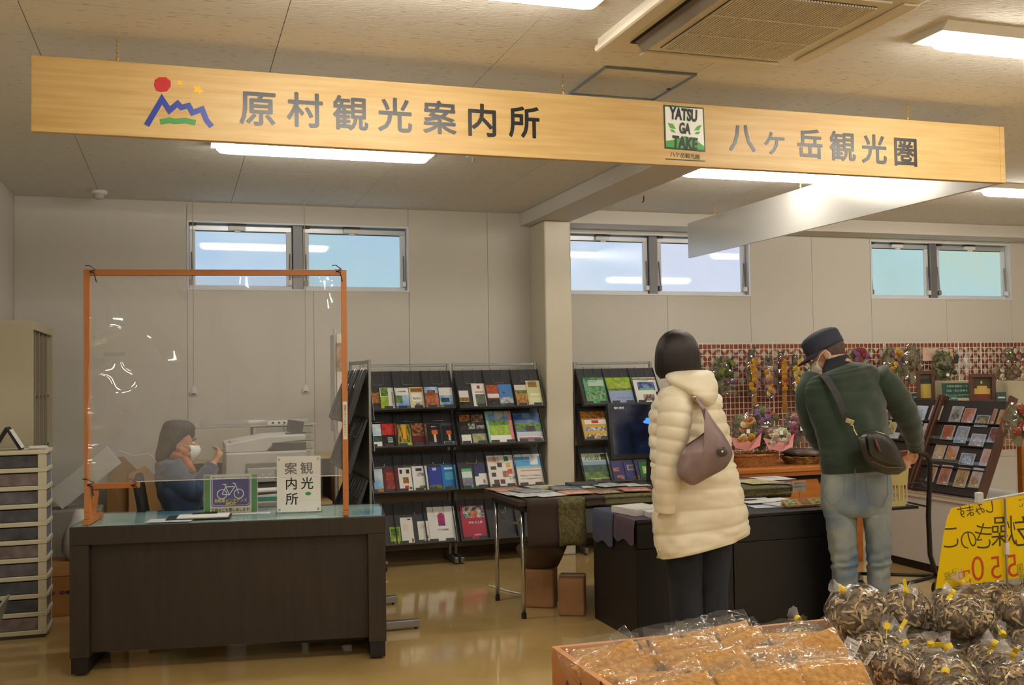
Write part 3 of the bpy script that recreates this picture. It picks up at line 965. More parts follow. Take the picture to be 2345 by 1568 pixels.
tr = thing('paper_tray_stack', 'stack of grey flat paper drawers on top of the low shelf', 'tray stack', (0.66, 7.08, 0.8505))
for i in range(4):
    d = MB().box(-0.19, 0.21, 0, 0.28, 0.052 * i, 0.052 * i + 0.047).build('tray', mt((186, 182, 168), 0.5), tr, bev=0.003)
    MB().box(-0.17, 0.19, -0.003, -0.0002, 0.052 * i + 0.008, 0.052 * i + 0.038).build('tray_front', mt((160, 158, 148), 0.5), d)
MB().box(-0.21, 0.24, -0.01, 0.29, 0.2085, 0.214).build('lid', mt((196, 192, 180), 0.5), tr)
o = MB().box(0.0, 0.34, 0.0, 0.26, 0, 0.20).build('grey_carton', mt((182, 176, 160), 0.6), bev=0.003)
o.location = (0.10, 7.08, 0.8505)
tag(o, 'plain pale carton on the low shelf behind the woman', 'carton')
o = MB().tube([(0, 0, 0), (0.35, 0.0, 0.004), (0.72, 0, 0)], 0.017, 10).build('film_roll', film_mat(0.08, (0.95, 0.95, 0.95), 0.10, 1.5, haze=0.25), smooth=True)
o.location = (0.13, 7.2, 1.083)
tag(o, 'clear plastic film roll lying across the cartons on the low shelf', 'film roll')
ps = thing('power_strip', 'white power strip with cable on the paper drawers', 'power strip', (0.64, 7.10, 1.0655))
MB().box(-0.075, 0.075, -0.02, 0.02, 0, 0.028).build('strip', white_p, ps, bev=0.004)
for x in (-0.04, 0.0, 0.035):
    MB().box(x - 0.008, x + 0.008, -0.0215, -0.0202, 0.008, 0.02).build('socket', black, ps)
MB().tube([(0.03, -0.022, 0.004), (0.03, -0.045, -0.06), (0.02, -0.04, -0.15)], 0.004, 6).build('plug_cable', mt((60, 120, 130), 0.5), ps)

# copier
cp = thing('copier', 'pale grey office copier with control panel behind the desk', 'copier', (0.495, 6.30, 0))
cp.scale = (0.87, 1, 1.095)
cg = mt((196, 194, 186), 0.45)
cg2 = mt((168, 168, 162), 0.45)
MB().box(-0.27, 0.27, 0, 0.50, 0.05, 0.62).build('paper_cabinet', cg2, cp, bev=0.006)
for i in range(3):
    MB().box(-0.25, 0.25, -0.006, -0.0005, 0.08 + 0.17 * i, 0.23 + 0.17 * i).build('paper_drawer', cg, cp, bev=0.004)
MB().box(-0.27, 0.27, 0, 0.50, 0.6205, 0.86).build('body', cg, cp, bev=0.01)
MB().box(-0.14, 0.26, -0.004, -0.0005, 0.64, 0.80).build('front_recess', mt((120, 118, 112), 0.5), cp)
MB().box(-0.13, 0.20, -0.045, -0.0045, 0.70, 0.775).build('control_panel', mt((186, 186, 182), 0.4), cp, bev=0.004)
cpan = cp.children[-1]
MB().box(0.05, 0.12, -0.0465, -0.0455, 0.712, 0.765).build('display', mt((110, 130, 170), 0.2), cpan)
for i in range(6):
    MB().box(-0.10 + 0.022 * i, -0.086 + 0.022 * i, -0.0465, -0.0455, 0.72 + 0.016 * (i % 2), 0.73 + 0.016 * (i % 2)).build('button', mt((215, 215, 212), 0.4), cpan)
MB().prism([(-0.27, 0.8605), (0.0, 0.8605), (0.05, 0.90), (0.27, 0.915), (0.27, 0.945), (0.0, 0.94), (-0.27, 0.905)], 0.02, 0.47).build('scanner_lid', mt((206, 204, 198), 0.4), cp, bev=0.006)
MB().box(0.04, 0.269, 0.012, 0.0195, 0.862, 0.905).build('paper_exit', mt((60, 58, 56), 0.6), cp)
MB().box(-0.24, 0.24, 0.05, 0.45, 0, 0.0495).build('base', mt((60, 60, 60), 0.6), cp)
tbm = thing('tablet', 'dark tablet on a small stand on top of the copier', 'tablet', (0.675, 6.47, 1.0365))
q = MB()
q.T = Matrix.Rotation(-0.35, 4, 'X') @ Matrix.Rotation(0.18, 4, 'Y')
q.box(-0.05, 0.05, 0, 0.008, 0.006, 0.085).build('screen_slab', mt((44, 48, 56), 0.15, spec=0.7), tbm, bev=0.003)
MB().box(-0.05, 0.07, -0.01, 0.05, 0, 0.005).build('stand', black, tbm)
o = MB().box(-0.08, 0.08, -0.06, 0.06, 0, 0.006).build('leaflet', mt((180, 178, 190), 0.5))
o.location = (0.37, 6.43, 1.000)
o.rotation_euler = (0, -0.05, 0.1)
tag(o, 'thin leaflet pile lying on the left of the copier lid', 'leaflet')

# inner work desk with books
wd_ = thing('work_desk', 'grey inner work desk beside the seated woman', 'desk', (0.50, 5.83, 0))
MB().box(-0.19, 0.16, -0.02, 0.155, 0.675, 0.70).build('top', mt((170, 168, 160), 0.5), wd_, bev=0.003)
MB().box(-0.15, 0.14, 0.0, 0.12, 0, 0.6745).build('pedestal', mt((150, 150, 146), 0.5), wd_)
for i, (c, h, lab) in enumerate((((70, 150, 140), 0.022, 'teal folder at the bottom of the pile by the copier'), ((226, 224, 218), 0.014, 'white booklet in the pile by the copier'), ((90, 80, 76), 0.012, 'dark notebook in the pile by the copier'), ((235, 232, 226), 0.012, 'open white pad on top of the pile by the copier'))):
    o = MB().box(-0.10, 0.10, -0.06, 0.06, 0, h).build('book', mt(c, 0.6), bev=0.002)
    o.location = (0.46 + 0.004 * i, 5.92, 0.7005 + (0, 0.0225, 0.037, 0.0495)[i])
    o.rotation_euler = (0, 0, 0.08 * i - 0.1)
    tag(o, lab, 'book', 'books on the work desk')

# wall things
o = thing('wall_notice', 'pale paper notice pinned on the back wall, seen through the vinyl sheet', 'notice', (*onY(252, 820, YW - 0.004).xy, onY(252, 820, YW - 0.004).z))
MB().box(-0.105, 0.105, 0, 0.003, 0, 0.205).build('sheet', mt((206, 202, 190), 0.6), o)
MB().box(-0.04, 0.10, -0.0008, -0.0002, 0.012, 0.04).build('print_block', mt((186, 182, 170), 0.6), o)
for (x, y, lab) in ((443, 895, 'white pull-cord socket hanging on a cable behind the seated woman'), (700, 890, 'white pull-cord socket hanging on a cable above the copier')):
    p = onY(x, y, 7.45)
    o = thing('hanging_socket', lab, 'socket', (p.x, p.y, p.z - 0.04), 0, 'hanging cable sockets')
    MB().loft([[(r * math.cos(2 * PI * j / 14), 0.6 * r * math.sin(2 * PI * j / 14), z) for j in range(14)] for z, r in ((0, 0.02), (0.008, 0.033), (0.03, 0.032), (0.055, 0.018), (0.07, 0.008))]).build('socket_body', mt((200, 198, 190), 0.4), o, smooth=True)
    MB().box(-0.014, 0.014, -0.023, -0.019, 0.014, 0.024).build('socket_slot', black, o)
    MB().tube([(0, 0, 0.0705), (0.003, 0, 0.6), (0, 0, ZC - p.z + 0.0395)], 0.0035, 6).build('cable', mt((170, 164, 150), 0.6), o)
nb = thing('notice_board', 'slim notice board on a pole seen almost edge-on, right of the copier', 'board', (0.965, 6.72, 0))
MB().tube([(0, 0, 0.02), (0, 0, 1.69)], 0.009, 8).build('pole', mt((190, 190, 190), 0.3, 0.7), nb)
MB().lathe([(0.13, 0), (0.13, 0.012), (0.02, 0.02)], 16).build('pole_base', mt((120, 120, 120), 0.4), nb)
MB().box(0.012, 0.045, -0.01, 0.30, 1.02, 1.66).build('panel', mt((206, 200, 184), 0.6), nb)
MB().box(0.0105, 0.040, -0.016, -0.0105, 1.42, 1.60).build('pinned_print', mt((196, 150, 110), 0.6, var=(120, 90, 70), vscale=20), nb)
# ================================================================ pamphlet racks
RW = 0.673
slate = mt((52, 53, 56), 0.55, bump=0.03, bscale=150)
slate2 = mt((48, 49, 52), 0.5)
chrome = mt((190, 190, 190), 0.18, 0.95)
steel = mt((150, 152, 152), 0.3, 0.85)
board_m = mt((116, 106, 92), 0.7)
ROWZ = [1.135, 0.865, 0.54, 0.165]
TILT = math.atan2(0.15, 0.285)
TLEN = 0.318


def tray_frame(row):
    return Matrix.Translation((0, -0.175, ROWZ[row])) @ Matrix.Rotation(PI / 2 - TILT, 4, 'X')


_tm = {}


def make_rack(label, loc, rz, foot=(0.20, 0.14), acrylic=False, post=0.022):
    k = thing('pamphlet_rack', label, 'rack', loc, rz, 'pamphlet racks')
    for x in (0.0, RW - post):
        po = MB().box(x, x + post, -0.012, 0.012, 0.03, 1.47).build('post', steel, k, bev=0.003)
        ft = MB().box(x - 0.003, x + post + 0.003, -foot[0], foot[1], 0.012, 0.052).build('foot', steel, k, bev=0.004)
        for y in (-foot[0] + 0.03, foot[1] - 0.03):
            MB().lathe([(0.012, 0), (0.012, 0.0115)], 8, c=(x + post / 2, y, 0)).build('foot_pad', black, ft)
    MB().box(post + 0.0005, RW - post - 0.0005, -0.010, 0.010, 1.448, 1.468).build('top_bar', steel, k, bev=0.003)
    MB().box(post + 0.001, RW - post - 0.001, 0.001, 0.010, 0.10, 1.40).build('back_board', board_m, k)
    pw_ = (RW - 0.012) / 3
    if not _tm:
        _tm['panel'] = MB().box(0.004, RW - 0.004, 0, TLEN, -0.008, 0).mesh(slate)
        q = MB()
        q.add([(0, -0.012, -0.006), (0, TLEN, -0.006), (0, TLEN, 0.006), (0, 0.1, 0.032), (0, -0.012, 0.036), (0.005, -0.012, -0.006), (0.005, TLEN, -0.006), (0.005, TLEN, 0.006), (0.005, 0.1, 0.032), (0.005, -0.012, 0.036)],
              [(0, 1, 2, 3, 4), (9, 8, 7, 6, 5), (0, 5, 6, 1), (1, 6, 7, 2), (2, 7, 8, 3), (3, 8, 9, 4), (4, 9, 5, 0)])
        _tm['div'] = q.mesh(slate2)
        _tm['lip'] = MB().box(0, 0.062, 0.002, 0.020, 0.028, 0.032).mesh(slate2)
        _tm['ledge'] = MB().box(0.004, RW - 0.004, -0.010, 0.0015, 0.0005, 0.032).mesh(slate2)
        _tm['wire'] = MB().tube([(-0.04, TLEN + 0.01, 0.004), (-0.04, TLEN - 0.06, 0.012), (-0.038, 0.20, 0.022), (-0.03, 0.195, 0.023), (0.03, 0.195, 0.023), (0.038, 0.20, 0.022), (0.04, TLEN - 0.06, 0.012), (0.04, TLEN + 0.01, 0.004)], 0.0017, 5).mesh(chrome, True)
    for r in range(4):
        t = shared('tray', _tm['panel'], k)
        t.matrix_basis = tray_frame(r)
        shared('ledge', _tm['ledge'], t)
        for i in range(4):
            shared('divider', _tm['div'], t, (0.0035 + i * (RW - 0.012) / 3, 0, 0))
        for i in range(3):
            x = 0.006 + pw_ * i
            shared('wire_holder', _tm['wire'], t, (x + pw_ / 2, 0, 0))
            shared('lip', _tm['lip'], t, (x + 0.02, 0, 0))
            shared('lip', _tm['lip'], t, (x + pw_ - 0.082, 0, 0))
    if acrylic:
        am = mt((170, 190, 200), 0.15, spec=0.7)
        for i in range(7):
            q = MB()
            q.T = Matrix.Translation((RW - 0.05, 0.016, 1.28 - 0.17 * i)) @ Matrix.Rotation(0.16, 4, 'X')
            q.box(-0.18, 0.045, 0, 0.003, -0.14, 0.02).build('acrylic_pocket', am, k)
    return k


rackB = make_rack('slate grey pamphlet rack at the back wall, second from the column', (1.262, 7.53, 0), 0)
rackC = make_rack('slate grey pamphlet rack at the back wall beside the column', (1.957, 7.53, 0), 0)
rackD = make_rack('slate grey pamphlet rack behind the monitor, right of the column', (2.935, 7.53, 0), 0)
rackA = make_rack('slate grey pamphlet rack seen end-on behind the reception desk', (0.985, 6.23, 0), -PI / 2, (0.42, 0.42), True, 0.034)
rackA.scale = (1, 0.62, 1)
ca = MB().lathe([(0.02, -0.012), (0.026, -0.008), (0.026, 0.008), (0.02, 0.012)], 14)
ca = ca.build('caster', black, rackB, smooth=False)
ca.matrix_basis = Matrix.Translation((0.12, -0.26, 0.026)) @ Matrix.Rotation(PI / 2, 4, 'Y')
MB().box(0.10, 0.14, -0.285, -0.14, 0.055, 0.075).build('caster_arm', steel, rackB, bev=0.003)


def sheet_mesh(w_, h_, t_, bg, blocks):
    """one connected leaf whose front is cut along the printed blocks; origin at bottom centre, front is +z"""
    xs_ = sorted(set([0.0, 1.0] + [round(min(1, max(0, v)), 3) for b in blocks for v in (b[0], b[2])]))
    ys_ = sorted(set([0.0, 1.0] + [round(min(1, max(0, v)), 3) for b in blocks for v in (b[1], b[3])]))
    mats, idx = [bg], {}
    nx, ny = len(xs_), len(ys_)
    v = [((x - 0.5) * w_, y * h_, t_) for y in ys_ for x in xs_]
    nb_ = len(v)
    v += [((x - 0.5) * w_, y * h_, 0) for y in ys_ for x in xs_]
    f, mi = [], []
    for j in range(ny - 1):
        for i in range(nx - 1):
            cx, cy_ = (xs_[i] + xs_[i + 1]) / 2, (ys_[j] + ys_[j + 1]) / 2
            m_ = bg
            for b in blocks:
                if b[0] <= cx <= b[2] and b[1] <= cy_ <= b[3]:
                    m_ = b[4]
            if m_ not in mats:
                mats.append(m_)
            a = j * nx + i
            f.append((a, a + 1, a + nx + 1, a + nx))
            mi.append(mats.index(m_))
    rim = [i for i in range(nx)] + [j * nx + nx - 1 for j in range(1, ny)] + [(ny - 1) * nx + i for i in range(nx - 2, -1, -1)] + [j * nx for j in range(ny - 2, 0, -1)]
    f.append(tuple(nb_ + i for i in reversed(rim)))
    mi.append(0)
    for i in range(len(rim)):
        a, b = rim[i], rim[(i + 1) % len(rim)]
        f.append((a, a + nb_, b + nb_, b))
        mi.append(0)
    q = MB()
    q.v, q.f, q.m = [Vector(p) for p in v], [list(x) for x in f], mi
    return q.mesh(mats)


def C(*c):
    return mt(c, 0.38, spec=0.4)


def PH(a, b, s=30, lo=0.4, hi=0.6, st=None):
    return mt(a, 0.38, var=b, vscale=s, lo=lo, hi=hi, spec=0.4, stretch=st, detail=4)


WHT = C(232, 230, 224)
SKY = PH((96, 148, 214), (190, 212, 236), 9)
GRN = PH((58, 104, 40), (120, 150, 60), 40)
FLD = PH((130, 168, 50), (170, 196, 60), 30)
MTN = PH((40, 60, 60), (70, 96, 70), 24)
LINE = PH((190, 188, 184), (120, 118, 120), 90, 0.45, 0.55, (0.2, 1, 1))
AUT = PH((120, 70, 40), (190, 130, 60), 40)
DRK = PH((28, 24, 24), (70, 56, 50), 40)
RED = PH((180, 24, 30), (210, 60, 40), 30)


def pamphlet(rack, row, px0, px1, hpx, bg, blocks, label, txt=(), lift=0.0):
    tf = tray_frame(row)
    base = rack.matrix_basis @ tf
    Yp = (base @ Vector((0, 0.1, 0.01))).y
    a, b = onY(px0, 1000, Yp).x, onY(px1, 1000, Yp).x
    w_ = b - a
    lx = (a + b) / 2 - rack.location.x
    h_ = hpx / 309.0 * 1.10
    me = sheet_mesh(w_, h_, 0.003, bg, blocks)
    o = bpy.data.objects.new('pamphlet', me)
    COL.objects.link(o)
    o.matrix_basis = base @ Matrix.Translation((lx, 0.0025, 0.003 + lift))
    tag(o, label, 'pamphlet', 'pamphlets in the racks')
    for (s_, x, y, size, m_) in txt:
        text(s_, o.matrix_basis @ Matrix.Translation(((x - 0.5) * w_, y * h_, 0.0034)), size * h_, m_, o, 'title', bold=0.01, thick=0.0002)
    return o


def cx(v):
    return 760 + v / 2.852


B, Cc, D = rackB, rackC, rackD
pamphlet(B, 0, cx(262), cx(318), 49, DRK, [(0.1, 0.3, 0.9, 0.8, AUT)], 'dark brown slim pamphlet at the left end of the top tray, half hidden')
pamphlet(B, 0, cx(320), cx(425), 50, WHT, [(0.05, 0.62, 0.5, 0.98, GRN), (0.0, 0.0, 0.5, 0.6, FLD), (0.72, 0.2, 0.8, 0.8, LINE)], 'white and green pamphlet with a small photo, second in the top tray')
pamphlet(B, 0, cx(418), cx(508), 49, WHT, [(0, 0, 1, 0.66, SKY), (0, 0, 1, 0.16, GRN), (0.0, 0.3, 0.5, 0.62, GRN), (0.2, 0.8, 0.8, 0.86, LINE)], 'pamphlet with a tree under blue sky, left of the cream farm pamphlet', lift=0.0)
pamphlet(B, 0, cx(512), cx(606), 50, C(222, 208, 176), [(0.1, 0.78, 0.9, 0.95, PH((190, 50, 30), (90, 130, 40), 60)), (0.15, 0.35, 0.85, 0.72, C(244, 240, 232)), (0.3, 0.08, 0.75, 0.28, PH((40, 36, 36), (220, 214, 200), 60))], 'cream farm pamphlet with red top and cow drawing', [('farm.', 0.5, 0.5, 0.17, C(50, 44, 40))])
pamphlet(B, 0, cx(612), cx(700), 50, SKY, [(0, 0, 1, 0.72, PH((150, 84, 56), (196, 130, 90), 40)), (0.2, 0.6, 0.8, 0.85, PH((160, 94, 66), (120, 70, 50), 40))], 'pamphlet with a red rock arch against blue sky')
pamphlet(B, 0, cx(706), cx(796), 48, WHT, [(0, 0, 1, 0.62, SKY), (0, 0, 1, 0.18, GRN), (0.1, 0.3, 0.7, 0.5, MTN)], 'white topped landscape pamphlet right of the red rock one')
pamphlet(B, 1, cx(264), cx(324), 52, WHT, [(0, 0.3, 1, 0.95, PH((150, 190, 220), (220, 230, 236), 10)), (0, 0.25, 1, 0.5, MTN)], 'pale pamphlet with a snowy mountain left of the red tomato pamphlet')
pamphlet(B, 1, cx(330), cx(424), 53, C(28, 26, 26), [(0, 0.52, 1, 1, RED), (0.3, 0.62, 0.7, 0.9, C(200, 60, 60)), (0.35, 0.2, 0.7, 0.42, LINE)], 'black and red pamphlet with tomatoes')
pamphlet(B, 1, cx(430), cx(518), 50, PH((40, 44, 20), (180, 160, 60), 26, st=(3, 0.6, 1)), [(0.38, 0.35, 0.66, 1, C(222, 160, 40)), (0, 0, 1, 0.2, FLD)], 'forest pamphlet with a vertical orange strip')
pamphlet(B, 1, cx(526), cx(622), 52, C(92, 30, 34), [(0, 0.45, 1, 1, PH((60, 36, 26), (170, 110, 60), 40))], 'maroon pamphlet with carved brown craft photo')
pamphlet(B, 1, cx(628), cx(714), 49, C(22, 22, 24), [(0.3, 0.52, 0.75, 0.72, C(214, 100, 40)), (0.42, 0.15, 0.6, 0.52, C(216, 190, 170)), (0.3, 0.85, 0.7, 0.9, LINE)], 'larger black pamphlet with an orange mushroom')
pamphlet(B, 1, cx(726), cx(806), 44, C(22, 22, 24), [(0.3, 0.55, 0.7, 0.75, C(206, 90, 36)), (0.42, 0.25, 0.58, 0.55, C(216, 190, 170)), (0, 0, 1, 0.2, C(120, 180, 220))], 'smaller black mushroom pamphlet with a light blue foot')
pamphlet(B, 2, cx(272), cx(332), 53, PH((120, 176, 220), (236, 232, 226), 6, st=(1, 1, 1)), [(0, 0, 1, 0.18, AUT)], 'pale sky pamphlet at the left end of the third tray')
pamphlet(B, 2, cx(338), cx(430), 52, C(110, 26, 36), [(0.2, 0.15, 0.8, 0.85, PH((130, 36, 40), (190, 90, 50), 26)), (0.35, 0.25, 0.6, 0.75, C(150, 60, 50))], 'crimson pamphlet with an ornate arc')
pamphlet(B, 2, cx(436), cx(520), 53, WHT, [(0.1, 0.75, 0.3, 0.92, DRK), (0.6, 0.75, 0.85, 0.92, DRK), (0.3, 0.35, 0.75, 0.6, AUT), (0.4, 0.08, 0.7, 0.26, RED), (0.75, 0.1, 0.95, 0.2, GRN)], 'white pamphlet with small food photos in the narrow third tray')
pamphlet(B, 2, cx(526), cx(624), 55, WHT, [(0.25, 0.8, 0.65, 0.92, DRK), (0.3, 0.6, 0.75, 0.74, PH((60, 64, 80), (200, 200, 206), 50)), (0.4, 0.1, 0.8, 0.22, GRN)], 'white pamphlet with car photos left of the blue ones')
pamphlet(B, 2, cx(630), cx(716), 52, C(44, 62, 160), [(0, 0, 1, 0.25, PH((40, 80, 60), (120, 130, 60), 30)), (0.35, 0.85, 0.65, 0.96, C(200, 200, 220))], 'deep blue pamphlet with green hills at its foot')
pamphlet(B, 2, cx(718), cx(814), 55, C(24, 116, 190), [(0.2, 0.4, 0.8, 0.72, C(70, 160, 190)), (0.2, 0.82, 0.8, 0.9, C(220, 230, 236)), (0, 0, 1, 0.14, C(50, 140, 130))], 'bright blue pamphlet with a pale teal disc')
pamphlet(B, 3, cx(372), cx(440), 38, FLD, [(0.1, 0.5, 0.9, 0.9, GRN), (0.3, 0.2, 0.8, 0.35, C(220, 220, 150))], 'small yellow green pamphlet in the bottom tray')
pamphlet(B, 3, cx(446), cx(526), 57, WHT, [(0.6, 0.9, 0.85, 0.94, DRK), (0.15, 0.5, 0.6, 0.75, C(230, 214, 200)), (0.8, 0.05, 0.95, 0.2, AUT)], 'tall plain white pamphlet in the bottom tray')
pamphlet(B, 3, cx(556), cx(626), 47, WHT, [(0.2, 0.65, 0.7, 0.85, C(220, 206, 190)), (0.0, 0, 1, 0.1, C(110, 70, 50)), (0.75, 0.2, 0.9, 0.35, AUT)], 'short white pamphlet with a brown foot in the bottom tray')
pamphlet(B, 3, cx(628), cx(806), 76, WHT, [(0.36, 0.45, 0.62, 0.78, PH((200, 24, 80), (90, 40, 130), 12)), (0.42, 0.78, 0.56, 0.82, C(180, 20, 70)), (0.3, 0.32, 0.72, 0.37, LINE)], 'large white brochure with a pink and purple dress')
pamphlet(Cc, 0, cx(836), cx(898), 40, WHT, [(0, 0.05, 1, 0.35, DRK), (0, 0.38, 1, 0.6, AUT), (0.1, 0.4, 0.5, 0.55, GRN)], 'small white pamphlet with two brown photo bands, first in its top tray')
pamphlet(Cc, 0, cx(924), cx(1012), 56, WHT, [(0.2, 0.1, 0.9, 0.55, PH((90, 96, 90), (120, 126, 110), 50)), (0.4, 0.78, 0.62, 0.92, C(170, 70, 60)), (0.2, 0.62, 0.85, 0.66, C(200, 120, 100))], 'white pamphlet with red emblem and grey field photo')
pamphlet(Cc, 0, cx(1018), cx(1096), 52, PH((196, 96, 60), (150, 66, 44), 30), [(0, 0.42, 1, 0.6, WHT), (0, 0.06, 1, 0.38, DRK)], 'terracotta pamphlet with a white middle band')
pamphlet(Cc, 0, cx(1098), cx(1186), 53, C(80, 130, 196), [(0, 0.0, 1, 0.14, MTN), (0, 0.16, 1, 0.42, PH((200, 206, 210), (120, 130, 140), 30)), (0.3, 0.6, 0.45, 0.66, DRK)], 'sky blue pamphlet with snowy ground')
pamphlet(Cc, 0, cx(1204), cx(1288), 51, PH((150, 96, 50), (200, 150, 70), 34), [(0, 0.75, 1, 1, C(216, 208, 190)), (0.2, 0.6, 0.9, 0.74, GRN)], 'brown pamphlet with a cream top, in the last pocket beside the column')
pamphlet(Cc, 0, cx(1282), cx(1376), 60, C(206, 208, 150), [(0.15, 0.74, 0.75, 0.97, PH((80, 130, 50), (190, 90, 60), 30)), (0.2, 0.4, 0.9, 0.5, C(230, 230, 190)), (0.1, 0.1, 0.9, 0.35, C(224, 222, 184))], 'tall pale green pamphlet with a leafy oval, in the last pocket beside the column', lift=0.004)
pamphlet(Cc, 1, cx(836), cx(1012), 70, C(24, 24, 26), [(0.05, 0.75, 0.45, 0.97, AUT), (0.5, 0.72, 0.95, 0.97, PH((150, 130, 110), (90, 60, 50), 40)), (0.05, 0.48, 0.3, 0.6, DRK), (0.35, 0.5, 0.6, 0.68, PH((60, 70, 60), (180, 180, 170), 50)), (0.65, 0.5, 0.95, 0.62, PH((170, 170, 160), (90, 80, 70), 60)), (0.05, 0.04, 0.4, 0.32, WHT), (0.45, 0.04, 0.97, 0.34, PH((130, 150, 90), (190, 170, 140), 30))], 'black brochure with a collage of photos')
pamphlet(Cc, 1, cx(1016), cx(1188), 75, C(150, 206, 190), [(0.88, 0, 1, 1, C(226, 140, 140)), (0.1, 0.02, 0.88, 0.25, C(236, 236, 224)), (0.1, 0.25, 0.88, 0.56, FLD), (0.1, 0.56, 0.88, 0.7, GRN), (0.1, 0.7, 0.88, 0.9, SKY), (0.35, 0.82, 0.8, 0.97, C(190, 186, 176))], 'brochure with a bright green field and pink right border')
pamphlet(Cc, 1, cx(1200), cx(1376), 68, PH((44, 78, 140), (110, 140, 180), 8), [(0, 0, 1, 0.2, WHT), (0.1, 0.05, 0.9, 0.17, PH((180, 60, 50), (80, 110, 150), 60)), (0, 0.2, 1, 0.36, C(196, 200, 206)), (0, 0.42, 1, 0.66, GRN), (0.4, 0.36, 0.75, 0.56, DRK)], 'blue mountain brochure with a golf cart')
pamphlet(Cc, 2, cx(848), cx(914), 45, C(90, 180, 120), [(0, 0.55, 1, 0.85, C(210, 222, 220)), (0, 0.2, 1, 0.5, PH((90, 110, 140), (150, 120, 150), 40)), (0.2, 0, 0.8, 0.14, C(30, 130, 70))], 'slim green pamphlet left of the navy and white one')
pamphlet(Cc, 2, cx(930), cx(1022), 53, C(34, 40, 90), [(0, 0.12, 1, 0.5, WHT), (0.3, 0.5, 1, 0.62, WHT), (0.55, 0.2, 0.7, 0.36, C(150, 120, 110)), (0, 0, 1, 0.12, C(40, 110, 70))], 'navy and white pamphlet with a green foot')
pamphlet(Cc, 2, cx(1024), cx(1204), 72, C(228, 222, 214), [(0.05, 0.78, 0.45, 0.95, PH((200, 150, 140), (220, 190, 180), 30)), (0.1, 0.55, 0.3, 0.66, DRK), (0.35, 0.62, 0.52, 0.76, C(70, 40, 30)), (0.1, 0.33, 0.26, 0.46, DRK), (0.15, 0.1, 0.34, 0.24, PH((110, 30, 30), (60, 30, 30), 60)), (0.38, 0.1, 0.55, 0.24, PH((120, 30, 30), (60, 30, 30), 60)), (0.5, 0.3, 0.72, 0.5, AUT), (0.62, 0.8, 0.78, 0.96, C(60, 130, 80)), (0.66, 0.6, 0.82, 0.76, C(216, 170, 60)), (0.7, 0.4, 0.86, 0.56, C(210, 70, 60))], 'white handicraft workshop brochure with coloured squares', [('工房', 0.82, 0.28, 0.11, C(50, 50, 54))])
pamphlet(Cc, 2, cx(1208), cx(1382), 72, C(226, 214, 202), [(0, 0.62, 1, 0.92, C(76, 160, 214)), (0.55, 0.66, 0.85, 0.92, C(226, 234, 240)), (0, 0.55, 1, 0.62, C(150, 196, 190)), (0.15, 0.46, 0.9, 0.5, C(206, 130, 110)), (0.1, 0.3, 0.9, 0.34, LINE), (0.1, 0.2, 0.9, 0.24, LINE), (0.05, 0.02, 0.2, 0.08, DRK)], 'sky blue and cream brochure with a white horse rider')
pamphlet(Cc, 3, cx(846), cx(1000), 75, C(172, 26, 62), [(0.1, 0.64, 0.98, 0.98, PH((210, 206, 200), (60, 50, 50), 34)), (0.4, 0.66, 0.7, 0.85, PH((190, 80, 40), (230, 140, 60), 50)), (0.45, 0.12, 0.75, 0.16, C(214, 150, 170))], 'large crimson souvenir brochure in the bottom tray', [('岡谷 お土産', 0.58, 0.50, 0.075, C(236, 220, 224))])


def c8(v):
    return 1080 + v / 2.306


pamphlet(D, 0, c8(606), c8(724), 66, PH((50, 130, 84), (110, 170, 120), 20), [(0.2, 0.68, 0.9, 0.9, C(190, 210, 190)), (0.1, 0.2, 0.9, 0.5, PH((40, 110, 70), (150, 180, 130), 50))], 'teal green brochure in the left top pocket right of the column')
pamphlet(D, 0, c8(724), c8(866), 65, C(150, 168, 204), [(0, 0.5, 1, 1, FLD), (0, 0.5, 1, 0.58, GRN), (0.2, 0.6, 0.8, 0.78, PH((150, 170, 60), (190, 200, 90), 30))], 'lime green and lilac brochure in the middle top pocket', [('やつもり旅', 0.55, 0.22, 0.1, C(110, 120, 150))])
pamphlet(D, 0, c8(870), c8(998), 64, WHT, [(0, 0.9, 1, 0.97, PH((210, 80, 90), (90, 170, 110), 30)), (0.15, 0.5, 0.85, 0.82, PH((40, 60, 140), (150, 170, 200), 12)), (0.2, 0.5, 0.8, 0.58, C(110, 180, 130)), (0.3, 0.1, 0.75, 0.34, PH((40, 40, 40), (180, 150, 140), 40)), (0.85, 0.3, 0.98, 0.44, C(30, 30, 34))], 'white brochure with a round blue lake photo, beside the standing woman')
pamphlet(D, 1, c8(590), c8(736), 68, C(206, 160, 50), [(0, 0.72, 1, 1, PH((120, 80, 40), (190, 120, 40), 30)), (0.1, 0.55, 0.9, 0.7, C(228, 222, 208)), (0.35, 0.58, 0.6, 0.68, C(190, 40, 36)), (0.05, 0.32, 0.95, 0.44, PH((220, 216, 204), (60, 66, 80), 50)), (0.1, 0.08, 0.9, 0.2, PH((220, 200, 150), (60, 60, 60), 50))], 'mustard yellow brochure with rows of cars left of the monitor')
pamphlet(D, 2, c8(592), c8(732), 68, PH((60, 90, 30), (110, 140, 50), 20), [(0, 0.72, 1, 1, C(186, 196, 170)), (0, 0.6, 1, 0.72, C(130, 170, 196)), (0, 0.36, 1, 0.6, MTN), (0.72, 0.76, 0.95, 0.96, C(50, 66, 40)), (0.2, 0.1, 0.9, 0.15, C(170, 180, 110))], 'green brochure with mountain ridge below the monitor', [('八ヶ岳', 0.38, 0.84, 0.17, C(40, 50, 36))])
pamphlet(D, 2, c8(740), c8(802), 46, C(52, 42, 110), [(0.1, 0.5, 0.6, 0.7, PH((190, 130, 80), (90, 60, 90), 50)), (0.3, 0.1, 0.9, 0.3, PH((190, 130, 80), (90, 60, 90), 50))], 'purple pamphlet with small food photos under the monitor')
